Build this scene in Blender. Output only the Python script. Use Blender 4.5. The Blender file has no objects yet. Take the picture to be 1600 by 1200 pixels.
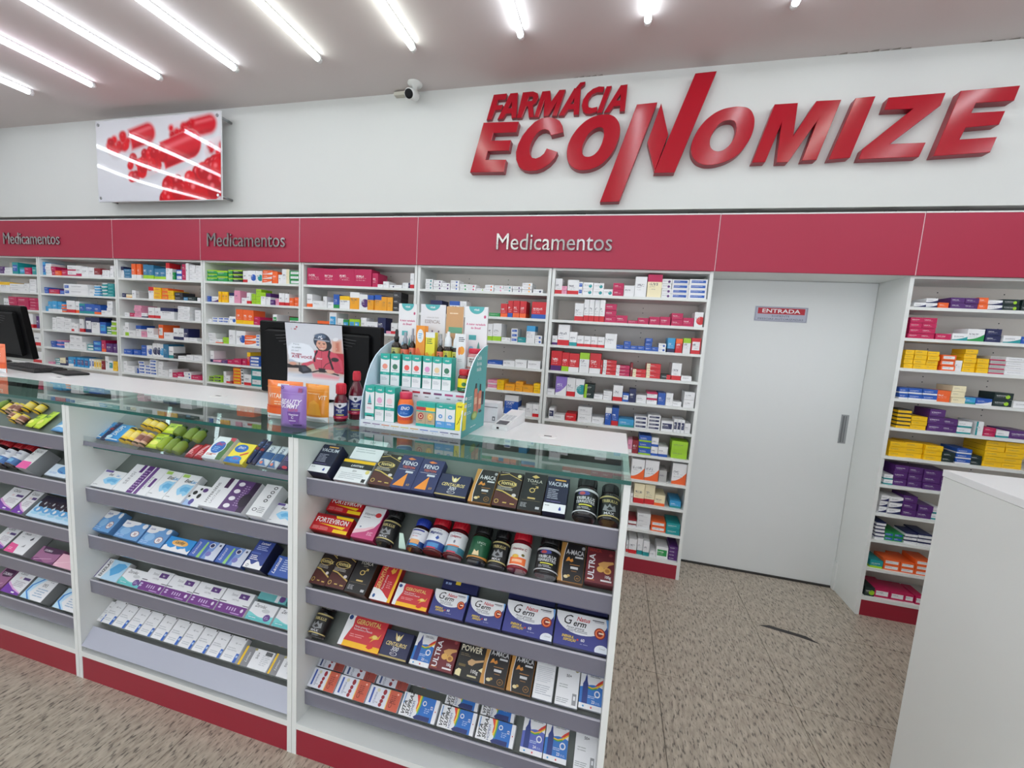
import bpy, math, random
import numpy as np
from mathutils import Matrix, Vector
random.seed(7)
SC = bpy.context.scene
COL = SC.collection

# ---------------------------------------------------------------- camera, sky, exposure
cam_d = bpy.data.cameras.new('camera')
cam_d.sensor_width = 36.0
cam_d.lens = 642.9553 / 1600 * 36
cam_d.clip_start = 0.02
cam = bpy.data.objects.new('camera', cam_d)
COL.objects.link(cam)
def cam_matrix(pos, yaw, pitch, roll):
    cy, sy, cp, sp, cr, sr = math.cos(yaw), math.sin(yaw), math.cos(pitch), math.sin(pitch), math.cos(roll), math.sin(roll)
    fwd = Vector((sy*cp, cy*cp, sp)); right = Vector((cy, -sy, 0)); up = right.cross(fwd)
    r2 = right*cr + up*sr; u2 = up*cr - right*sr
    m = Matrix((r2, u2, -fwd)).transposed().to_4x4()
    m.translation = pos
    return m
cam.matrix_world = cam_matrix(Vector((0.5372, -2.9209, 1.5898)), -0.2413, -0.109, 0.0645)
SC.camera = cam
SC.view_settings.view_transform = 'Standard'
SC.view_settings.look = 'None'
SC.view_settings.gamma = 1.0
SC.view_settings.use_curve_mapping = False
SC.view_settings.exposure = 0.62
SC.cycles.use_denoising = True
SC.cycles.max_bounces = 8
SC.cycles.diffuse_bounces = 5
SC.cycles.caustics_reflective = False
SC.cycles.caustics_refractive = False
SC.cycles.sample_clamp_indirect = 6.0
SC.cycles.transparent_max_bounces = 32
W = bpy.data.worlds.new('daylight'); SC.world = W; W.use_nodes = True
W.node_tree.nodes['Background'].inputs[0].default_value = (0.86, 0.93, 1.0, 1)
W.node_tree.nodes['Background'].inputs[1].default_value = 1.5
TUBE_POWER = 9.0

# ---------------------------------------------------------------- materials
def lin(c):
    c = c / 255.0
    return c / 12.92 if c <= 0.04045 else ((c + 0.055) / 1.055) ** 2.4
def rgb(t): return (lin(t[0]), lin(t[1]), lin(t[2]), 1.0)
MATS = {}
def mat(c, rough=0.5, metal=0.0, key=None, **kw):
    k = key or ('%02x%02x%02x_%.2f_%.1f' % (int(c[0]), int(c[1]), int(c[2]), rough, metal) + ''.join('%s%s' % i for i in sorted(kw.items())))
    if k in MATS: return MATS[k]
    m = bpy.data.materials.new(k); m.use_nodes = True
    b = m.node_tree.nodes['Principled BSDF']
    b.inputs['Base Color'].default_value = rgb(c)
    b.inputs['Roughness'].default_value = rough
    b.inputs['Metallic'].default_value = metal
    for kk, v in kw.items(): b.inputs[kk].default_value = v
    MATS[k] = m
    return m
class NT:
    def __init__(s, name):
        s.m = bpy.data.materials.new(name); s.m.use_nodes = True; s.t = s.m.node_tree; s.b = s.t.nodes['Principled BSDF']
    def n(s, typ, **kw):
        x = s.t.nodes.new(typ)
        for k, v in kw.items(): setattr(x, k, v)
        return x
    def put(s, sock, v):
        if hasattr(v, 'is_linked') or isinstance(v, bpy.types.NodeSocket): s.t.links.new(v, sock)
        else: sock.default_value = v
    def ma(s, op, a, b=0.0, c=0.0):
        x = s.n('ShaderNodeMath', operation=op)
        s.put(x.inputs[0], a); s.put(x.inputs[1], b)
        if op in ('COMPARE', 'MULTIPLY_ADD', 'SMOOTH_MIN'): s.put(x.inputs[2], c)
        return x.outputs[0]
    def mix(s, f, a, b):
        x = s.n('ShaderNodeMix', data_type='RGBA')
        s.put(x.inputs[0], f); s.put(x.inputs[6], a); s.put(x.inputs[7], b)
        return x.outputs[2]
def speckled(name, c, rough, amount=0.05, scale=6.0, bump=0.0):
    q = NT(name); q.b.inputs['Roughness'].default_value = rough
    g = q.n('ShaderNodeNewGeometry'); nz = q.n('ShaderNodeTexNoise'); nz.inputs['Scale'].default_value = scale; nz.inputs['Detail'].default_value = 4
    q.t.links.new(g.outputs['Position'], nz.inputs['Vector'])
    a = [rgb(c)[i] * (1 - amount) for i in range(3)] + [1]; b = [min(1, rgb(c)[i] * (1 + amount)) for i in range(3)] + [1]
    q.put(q.b.inputs['Base Color'], q.mix(nz.outputs[0], a, b))
    return q.m
M_LAM = speckled('white_laminate', (226, 228, 226), 0.38, 0.02, 3)
M_LAMD = speckled('shelf_back_laminate', (234, 225, 217), 0.5, 0.02, 3)
M_TOP = speckled('worktop_laminate', (233, 234, 235), 0.28, 0.015, 5)
M_WALL = speckled('painted_wall', (212, 213, 211), 0.75, 0.02, 1.5)
M_CEIL = speckled('painted_ceiling', (214, 206, 205), 0.85, 0.03, 0.8)
M_DOOR = speckled('door_laminate', (224, 226, 226), 0.35, 0.015, 2)
M_FASC = speckled('crimson_fascia', (168, 30, 64), 0.42, 0.03, 2)
M_BASE = speckled('crimson_plinth', (150, 28, 50), 0.4, 0.03, 3)
M_RED = mat((166, 14, 34), 0.17, 0.0, 'sign_red')
M_REDS = mat((150, 40, 55), 0.35, 0.0, 'sign_red_sides')
M_CHROME = mat((178, 174, 176), 0.16, 1.0, 'chrome')
M_STEEL = mat((170, 172, 175), 0.3, 1.0, 'steel')
M_DARK = mat((22, 22, 24), 0.5)
M_BLACK = mat((8, 8, 10), 0.45, 0.0, 'black_plastic', **{'Specular IOR Level': 0.18})
M_LIP = mat((116, 115, 129), 0.22, 0.0, 'grey_acrylic_lip', **{'Coat Weight': 0.4})
M_TRAY = mat((112, 118, 114), 0.3, 0.0, 'grey_tray')  # opaque grey stands in for the darkness seen through sloping glass
def glass_mat(name, col, rough=0.0, ior=1.5):
    m = mat(col, rough, 0, name, **{'Transmission Weight': 1.0, 'IOR': ior})
    return m
def thin_glass(name, tint, refl):
    q = NT(name); t = q.t; t.nodes.remove(q.b); out = [x for x in t.nodes if x.type == 'OUTPUT_MATERIAL'][0]
    tr = q.n('ShaderNodeBsdfTransparent'); tr.inputs[0].default_value = tint
    gl = q.n('ShaderNodeBsdfGlossy'); gl.inputs['Roughness'].default_value = 0.01; gl.inputs[0].default_value = (1, 1, 1, 1)
    fr = q.n('ShaderNodeFresnel'); fr.inputs[0].default_value = refl
    mx = q.n('ShaderNodeMixShader'); gm = q.n('ShaderNodeNewGeometry'); t.links.new(q.ma('MULTIPLY', fr.outputs[0], q.ma('SUBTRACT', 1.0, gm.outputs['Backfacing'])), mx.inputs[0]); t.links.new(tr.outputs[0], mx.inputs[1]); t.links.new(gl.outputs[0], mx.inputs[2])
    t.links.new(mx.outputs[0], out.inputs[0])
    return q.m
M_GLASS = thin_glass('counter_glass', (0.80, 0.90, 0.87, 1), 1.55)
M_GEDGE = mat((16, 88, 82), 0.12, 0.0, 'green_glass_edge', **{'Coat Weight': 0.5})
M_ACRY = thin_glass('clear_acrylic', (0.93, 0.94, 0.95, 1), 1.45)

# granite with dark flecks drawn out along the depth of the shop
q = NT('granite'); q.b.inputs['Roughness'].default_value = 0.28
g = q.n('ShaderNodeNewGeometry'); mp = q.n('ShaderNodeMapping'); q.t.links.new(g.outputs['Position'], mp.inputs[0])
mp.inputs['Scale'].default_value = (118, 34, 10); mp.inputs['Rotation'].default_value = (0, 0, 0.12)
n1 = q.n('ShaderNodeTexNoise'); n1.inputs['Scale'].default_value = 1; n1.inputs['Detail'].default_value = 3; q.t.links.new(mp.outputs[0], n1.inputs['Vector'])
mp2 = q.n('ShaderNodeMapping'); q.t.links.new(g.outputs['Position'], mp2.inputs[0]); mp2.inputs['Scale'].default_value = (60, 17, 4); mp2.inputs['Rotation'].default_value = (0, 0, 0.2)
n2 = q.n('ShaderNodeTexNoise'); n2.inputs['Detail'].default_value = 3; n2.inputs['Scale'].default_value = 1; q.t.links.new(mp2.outputs[0], n2.inputs['Vector'])
n3 = q.n('ShaderNodeTexNoise'); n3.inputs['Scale'].default_value = 1.3; n3.inputs['Detail'].default_value = 2; q.t.links.new(g.outputs['Position'], n3.inputs['Vector'])
c0 = q.mix(q.ma('MULTIPLY_ADD', n2.outputs[0], 2.0, -0.5), rgb((146, 134, 120)), rgb((204, 195, 178)))
c0 = q.mix(q.ma('MULTIPLY', n3.outputs[0], 0.5), c0, rgb((170, 152, 138)))
fl = q.n('ShaderNodeValToRGB'); fl.color_ramp.elements[0].position = 0.53; fl.color_ramp.elements[1].position = 0.68
q.t.links.new(n1.outputs[0], fl.inputs[0])
c1 = q.mix(q.ma('MULTIPLY', fl.outputs[0], 0.85), c0, rgb((62, 56, 54)))
q.put(q.b.inputs['Base Color'], c1)
M_GRAN = q.m

# printed carton: colours and layout come from face attributes
q = NT('printed_carton'); q.b.inputs['Roughness'].default_value = 0.38
def attr(nm):
    x = q.n('ShaderNodeAttribute'); x.attribute_name = nm; return x
A1, A2, PR = attr('c1'), attr('c2'), attr('par')
uvn = q.n('ShaderNodeUVMap'); uvn.uv_map = 'UVMap'
sx = q.n('ShaderNodeSeparateXYZ'); q.t.links.new(uvn.outputs[0], sx.inputs[0]); U, V = sx.outputs[0], sx.outputs[1]
sp = q.n('ShaderNodeSeparateXYZ'); q.t.links.new(PR.outputs['Vector'], sp.inputs[0]); ST, SEED, ASP = sp.outputs
gt = lambda a, b: q.ma('GREATER_THAN', a, b); lt = lambda a, b: q.ma('LESS_THAN', a, b); mul = lambda a, b: q.ma('MULTIPLY', a, b)
masks = {1: lt(V, 0.26), 2: gt(V, 0.68),
         3: mul(lt(q.ma('ABSOLUTE', q.ma('SUBTRACT', U, 0.5)), 0.4), lt(q.ma('ABSOLUTE', q.ma('SUBTRACT', V, 0.5)), 0.27)),
         5: lt(U, 0.26), 7: gt(U, 0.6)}
du = mul(q.ma('SUBTRACT', U, 0.72), ASP); dv = q.ma('SUBTRACT', V, 0.42)
masks[4] = lt(q.ma('ADD', mul(du, du), mul(dv, dv)), 0.075)
masks[6] = lt(V, q.ma('MULTIPLY_ADD', mul(U, U), 0.45, 0.14))
M2 = None
for k, m in masks.items():
    s = mul(q.ma('COMPARE', ST, float(k), 0.2), m)
    M2 = s if M2 is None else q.ma('ADD', M2, s)
cb = q.mix(M2, A1.outputs['Color'], A2.outputs['Color'])
lum = q.n('ShaderNodeRGBToBW'); q.t.links.new(cb, lum.inputs[0])
wn = q.n('ShaderNodeTexWhiteNoise', noise_dimensions='2D'); cv = q.n('ShaderNodeCombineXYZ')
q.put(cv.inputs[0], q.ma('FLOOR', mul(mul(U, ASP), 34.0))); q.put(cv.inputs[1], q.ma('ADD', mul(SEED, 57.0), q.ma('FLOOR', mul(V, 26.0)))); q.t.links.new(cv.outputs[0], wn.inputs['Vector'])
let = gt(wn.outputs['Value'], 0.42)
t1 = mul(mul(gt(V, 0.52), lt(V, 0.64)), mul(gt(U, 0.1), lt(U, q.ma('MULTIPLY_ADD', SEED, 0.4, 0.4))))
fv = q.ma('FRACT', mul(V, 9.0))
t2 = mul(mul(mul(gt(V, 0.28), lt(V, 0.5)), lt(fv, 0.4)), mul(gt(U, 0.12), lt(U, q.ma('SUBTRACT', 0.8, mul(SEED, 0.3)))))
tm = mul(q.ma('ADD', mul(t1, 0.85), mul(t2, 0.45)), mul(let, gt(SEED, 0.001)))
ink = q.mix(gt(lum.outputs[0], 0.30), (0.9, 0.9, 0.9, 1), (0.09, 0.09, 0.13, 1))
q.put(q.b.inputs['Base Color'], q.mix(mul(tm, 0.8), cb, ink))
M_CARTON = q.m
# flat print held as colours on a fine mesh
q = NT('photo_print'); q.b.inputs['Roughness'].default_value = 0.03; q.b.inputs['Coat Weight'].default_value = 0.0
a = q.n('ShaderNodeAttribute'); a.attribute_name = 'pic'; q.t.links.new(a.outputs['Color'], q.b.inputs['Base Color']); M_PHOTO_GLOSS = q.m
q = NT('paper_print'); q.b.inputs['Roughness'].default_value = 0.55
a = q.n('ShaderNodeAttribute'); a.attribute_name = 'pic'; q.t.links.new(a.outputs['Color'], q.b.inputs['Base Color']); M_PHOTO = q.m

# ---------------------------------------------------------------- mesh helpers
def mk(name, verts, faces, m, parent=None, mi=None, smooth=False):
    me = bpy.data.meshes.new(name); me.from_pydata([tuple(v) for v in verts], [], faces); me.update()
    for x in (m if isinstance(m, (list, tuple)) else [m]): me.materials.append(x)
    if mi: me.polygons.foreach_set('material_index', mi)
    if smooth: me.polygons.foreach_set('use_smooth', [True] * len(me.polygons))
    return link(name, me, parent)
def link(name, me, parent=None):
    o = bpy.data.objects.new(name, me); COL.objects.link(o)
    if parent: o.parent = parent
    return o
def tag(o, label=None, cat=None, group=None, kind=None):
    if label: o['label'] = label
    if cat: o['category'] = cat
    if group: o['group'] = group
    if kind: o['kind'] = kind
    return o
def empty(name, loc=(0, 0, 0), rot=(0, 0, 0)):
    o = bpy.data.objects.new(name, None); o.empty_display_size = 0.05; COL.objects.link(o); o.location = loc; o.rotation_euler = rot
    return o
class MB:
    def __init__(s): s.v = []; s.f = []; s.mi = []; s.sm = []
    def add(s, vs, fs, mi=0, sm=False):
        b = len(s.v); s.v += [tuple(v) for v in vs]; s.f += [tuple(i + b for i in f) for f in fs]; s.mi += [mi] * len(fs); s.sm += [sm] * len(fs); return s
    def box(s, x0, x1, y0, y1, z0, z1, mi=0, bev=0.0):
        if bev <= 0:
            vs = [(x0, y0, z0), (x1, y0, z0), (x1, y1, z0), (x0, y1, z0), (x0, y0, z1), (x1, y0, z1), (x1, y1, z1), (x0, y1, z1)]
            return s.add(vs, [(0, 3, 2, 1), (4, 5, 6, 7), (0, 1, 5, 4), (1, 2, 6, 5), (2, 3, 7, 6), (3, 0, 4, 7)], mi)
        b = bev
        def ring(z, i): return [(x0 + i, y0 + i, z), (x1 - i, y0 + i, z), (x1 - i, y1 - i, z), (x0 + i, y1 - i, z)]
        vs = ring(z0, b) + ring(z0 + b, 0) + ring(z1 - b, 0) + ring(z1, b)
        fs = [(0, 3, 2, 1), (12, 13, 14, 15)]
        for k in range(3):
            for j in range(4): fs.append((k*4 + j, k*4 + (j + 1) % 4, k*4 + 4 + (j + 1) % 4, k*4 + 4 + j))
        return s.add(vs, fs, mi)
    def lathe(s, prof, n=20, axis='z', mi=0, c=(0, 0, 0), sx=1.0, caps=True):
        vs = []
        for r, h in prof:
            for k in range(n):
                a = 2 * math.pi * k / n; p = (r * math.cos(a) * sx, r * math.sin(a), h)
                if axis == 'y': p = (p[0], h, -p[1])
                if axis == 'x': p = (h, p[0], p[1])
                vs.append((p[0] + c[0], p[1] + c[1], p[2] + c[2]))
        fs = []
        for i in range(len(prof) - 1):
            for k in range(n): fs.append((i*n + k, i*n + (k + 1) % n, (i + 1)*n + (k + 1) % n, (i + 1)*n + k))
        s.add(vs, fs, mi, True)
        if caps:
            b = len(s.v) - len(vs)
            s.f += [tuple(b + k for k in reversed(range(n))), tuple(b + (len(prof) - 1)*n + k for k in range(n))]; s.mi += [mi, mi]; s.sm += [False, False]
        return s
    def prism(s, poly, h0, h1, axis='y', mi=0):
        n = len(poly)
        def P(p, h): return (p[0], h, p[1]) if axis == 'y' else (h, p[0], p[1]) if axis == 'x' else (p[0], p[1], h)
        s.add([P(p, h0) for p in poly] + [P(p, h1) for p in poly], [tuple(range(n)), tuple(range(2*n - 1, n - 1, -1))] + [(i, i + n, (i + 1) % n + n, (i + 1) % n) for i in range(n)], mi); return s
    def tube(s, pts, r, n=8, mi=0):
        pts = [Vector(p) for p in pts]; vs = []
        for i, p in enumerate(pts):
            d = (pts[min(i + 1, len(pts) - 1)] - pts[max(i - 1, 0)]).normalized(); u = d.orthogonal().normalized(); w = d.cross(u)
            for k in range(n): a = 2*math.pi*k/n; vs.append(p + u*r*math.cos(a) + w*r*math.sin(a))
        fs = [(i*n + k, i*n + (k + 1) % n, (i + 1)*n + (k + 1) % n, (i + 1)*n + k) for i in range(len(pts) - 1) for k in range(n)]
        s.add(vs, fs, mi, True); return s
    def build(s, name, m, parent=None):
        o = mk(name, s.v, s.f, m, parent, s.mi); o.data.polygons.foreach_set('use_smooth', s.sm)
        bm_fix(o.data); return o
def bm_fix(me):
    import bmesh
    b = bmesh.new(); b.from_mesh(me); bmesh.ops.recalc_face_normals(b, faces=b.faces); b.to_mesh(me); b.free()
def boxo(name, x0, x1, y0, y1, z0, z1, m, parent=None, bev=0.0):
    c = ((x0 + x1)/2, (y0 + y1)/2, z0)
    o = MB().box(x0 - c[0], x1 - c[0], y0 - c[1], y1 - c[1], 0, z1 - z0, 0, bev).build(name, m, parent); o.location = c
    return o

# ---------------------------------------------------------------- lettering
_T = {}
def text(s, bold=False, it=False):
    k = (s, bold, it)
    if k in _T: return _T[k]
    c = bpy.data.curves.new('lettering', 'FONT'); c.body = s; c.size = 1.0; c.resolution_u = 2
    if bold: c.offset = 0.018
    if it: c.shear = 0.3
    o = bpy.data.objects.new('lettering', c); COL.objects.link(o)
    me = bpy.data.meshes.new_from_object(o.evaluated_get(bpy.context.evaluated_depsgraph_get()))
    vs = np.array([(v.co.x, v.co.y) for v in me.vertices]).reshape(-1, 2); fs = [tuple(p.vertices) for p in me.polygons]
    bpy.data.objects.remove(o); bpy.data.curves.remove(c); bpy.data.meshes.remove(me)
    if len(vs):
        vs[:, 0] -= vs[:, 0].min()
        vs /= 0.73
    _T[k] = (vs, fs, float(vs[:, 0].max()) if len(vs) else 0.0)
    return _T[k]
def cut(P, x0, x1, y0, y1):
    for ax, lim, sg in ((0, x0, 1), (0, x1, -1), (1, y0, 1), (1, y1, -1)):
        Q = []
        for i in range(len(P)):
            a, b = P[i - 1], P[i]; da, db = (a[ax] - lim)*sg, (b[ax] - lim)*sg
            if (da < 0) != (db < 0): t = da/(da - db); Q.append((a[0] + (b[0] - a[0])*t, a[1] + (b[1] - a[1])*t))
            if db >= 0: Q.append(b)
        P = Q
        if not P: break
    return P
def print_mesh(name, decor, Wd, Hd, z, parent, radius=None, span=None, rough=0.4, z0=0.0, clip=True, grid=None):
    """flat inked shapes and letters lying on a carton's front (or wrapped round a bottle's label)"""
    vs, fs, mi, ms, mk_ = [], [], [], [], {}
    def ink(c, kind=''):
        k = tuple(c) + (kind,)
        if k not in mk_:
            mk_[k] = len(ms); ms.append(mat(c, 0.25, 0.85, None) if kind == 'g' else mat(c, rough))
        return mk_[k]
    lay = [0]
    if radius and not grid: grid = (max(4, int(Wd / (radius*0.16))), 1)
    def refine(P, F):
        NP, NF = [], []
        for f in F:
            q = [P[i] for i in f]; xs = [p[0] for p in q]; ys = [p[1] for p in q]; cw, ch = Wd/grid[0], Hd/grid[1]
            if max(xs) - min(xs) < cw and max(ys) - min(ys) < ch*1.01 + 1e-6: NF.append(tuple(range(len(NP), len(NP) + len(q)))); NP += q; continue
            for i in range(int((min(xs) + Wd/2)//cw), int((max(xs) + Wd/2)//cw) + 1):
                for j in range(int((min(ys) - z0)//ch), int((max(ys) - z0)//ch) + 1):
                    k = cut(q, -Wd/2 + i*cw, -Wd/2 + (i + 1)*cw, z0 + j*ch, z0 + (j + 1)*ch)
                    if len(k) > 2: NF.append(tuple(range(len(NP), len(NP) + len(k)))); NP += k
        return NP, NF
    def put(P, F, c, kind=''):
        lay[0] += 1; off = z + 0.00012 * lay[0]; b = len(vs)
        if clip and len(F) == 1 and len(P) > 2 and kind != 'txt':
            P = cut([P[i] for i in F[0]], -Wd/2, Wd/2, z0, z0 + Hd)
            if len(P) < 3: return
            F = [tuple(range(len(P)))]
        if grid: P, F = refine(P, F)
        for x, y in P:
            if radius: a = x / radius; vs.append((math.sin(a) * (radius + off), y, math.cos(a) * (radius + off)))
            else: vs.append((x, y, off))
        for f in F: fs.append(tuple(i + b for i in f)); mi.append(ink(c, kind))
    X = lambda u: (u - 0.5) * Wd
    Y = lambda v: z0 + v * Hd
    for d in decor:
        k = d[0]
        if k == 'r':
            _, u0, v0, u1, v1, c = d[:6]; n = 10 if radius else 1
            P = []; F = []
            for i in range(n + 1):
                x = X(u0 + (u1 - u0) * i / n); P += [(x, Y(v0)), (x, Y(v1))]
                if i: j = 2*i; F.append((j - 2, j, j + 1, j - 1))
            put(P, F, c, d[6] if len(d) > 6 else '')
        elif k == 'e':
            _, u, v, ru, rv, c = d[:6]; n = 20
            put([(X(u) + ru*Wd*math.cos(2*math.pi*i/n), Y(v) + rv*Hd*math.sin(2*math.pi*i/n)) for i in range(n)], [tuple(range(n))], c, d[6] if len(d) > 6 else '')
        elif k == 'o':     # ring
            _, u, v, ru, rv, t, c = d[:7]; n = 20; P = []; F = []
            for i in range(n):
                a = 2*math.pi*i/n; P += [(X(u) + ru*Wd*math.cos(a), Y(v) + rv*Hd*math.sin(a)), (X(u) + ru*t*Wd*math.cos(a), Y(v) + rv*t*Hd*math.sin(a))]
                j = 2*i; F.append((j, (j + 2) % (2*n), (j + 3) % (2*n), j + 1))
            put(P, F, c)
        elif k == 'p': put([(X(u), Y(v)) for u, v in d[1]], [tuple(range(len(d[1])))], d[2], d[3] if len(d) > 3 else '')
        elif k == 'w':     # area under a curve sampled over u, from v0 up to the list
            _, v0, hs, c = d[:4]; n = len(hs) - 1; P = []; F = []
            for i, h in enumerate(hs):
                P += [(X(i/n), Y(v0)), (X(i/n), Y(h))]
                if i: j = 2*i; F.append((j - 2, j, j + 1, j - 1))
            put(P, F, c)
        elif k == 'l':     # block of small print
            _, u0, v, u1, n, dv, c = d[:7]; rr = random.Random(int(u0*997 + v*331)); P = []; F = []
            for i in range(n):
                e = u1 - (u1 - u0) * rr.uniform(0, 0.35); h = dv * 0.42
                seg = [(u0, u0 + (e - u0)*rr.uniform(0.25, 0.5))]; seg.append((seg[0][1] + 0.02, e))
                for a, b in seg:
                    j = len(P); P += [(X(a), Y(v - i*dv)), (X(b), Y(v - i*dv)), (X(b), Y(v - i*dv + h)), (X(a), Y(v - i*dv + h))]; F.append((j, j + 1, j + 2, j + 3))
            put(P, F, c)
        elif k == 't':
            _, s, u, v, h, c = d[:6]; fl = d[6] if len(d) > 6 else ''; mx = d[7] if len(d) > 7 else None
            tv, tf, tw = text(s, 'b' in fl, 'i' in fl); hh = h * (Wd if 'v' in fl else Hd); sxx = hh
            if mx: sxx = min(hh, mx * (Hd if 'v' in fl else Wd) / tw) if 'f' not in fl else mx * (Hd if 'v' in fl else Wd) / tw
            if 'v' in fl: P = [(X(u) - y*hh, Y(v) + x*sxx) for x, y in tv]
            else: P = [(X(u) + x*sxx - (tw*sxx/2 if 'c' in fl else 0), Y(v) + y*hh) for x, y in tv]
            put(P, tf, c, 'g' if 'g' in fl else '')
    o = mk(name, vs, fs, ms, parent, mi)
    return o
def carton(name, W_, H_, D_, side, faces_col=None, rough=0.38):
    c0 = mat(side, rough); ms = [c0, mat(faces_col or side, rough)]
    b = min(0.0008, W_*0.02)
    o = MB(); o.box(-W_/2, W_/2, 0, H_, 0, D_, 0, b)
    o.mi = [1 if i == 1 else 0 for i in range(len(o.f))]
    return o.build(name, ms)

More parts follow.
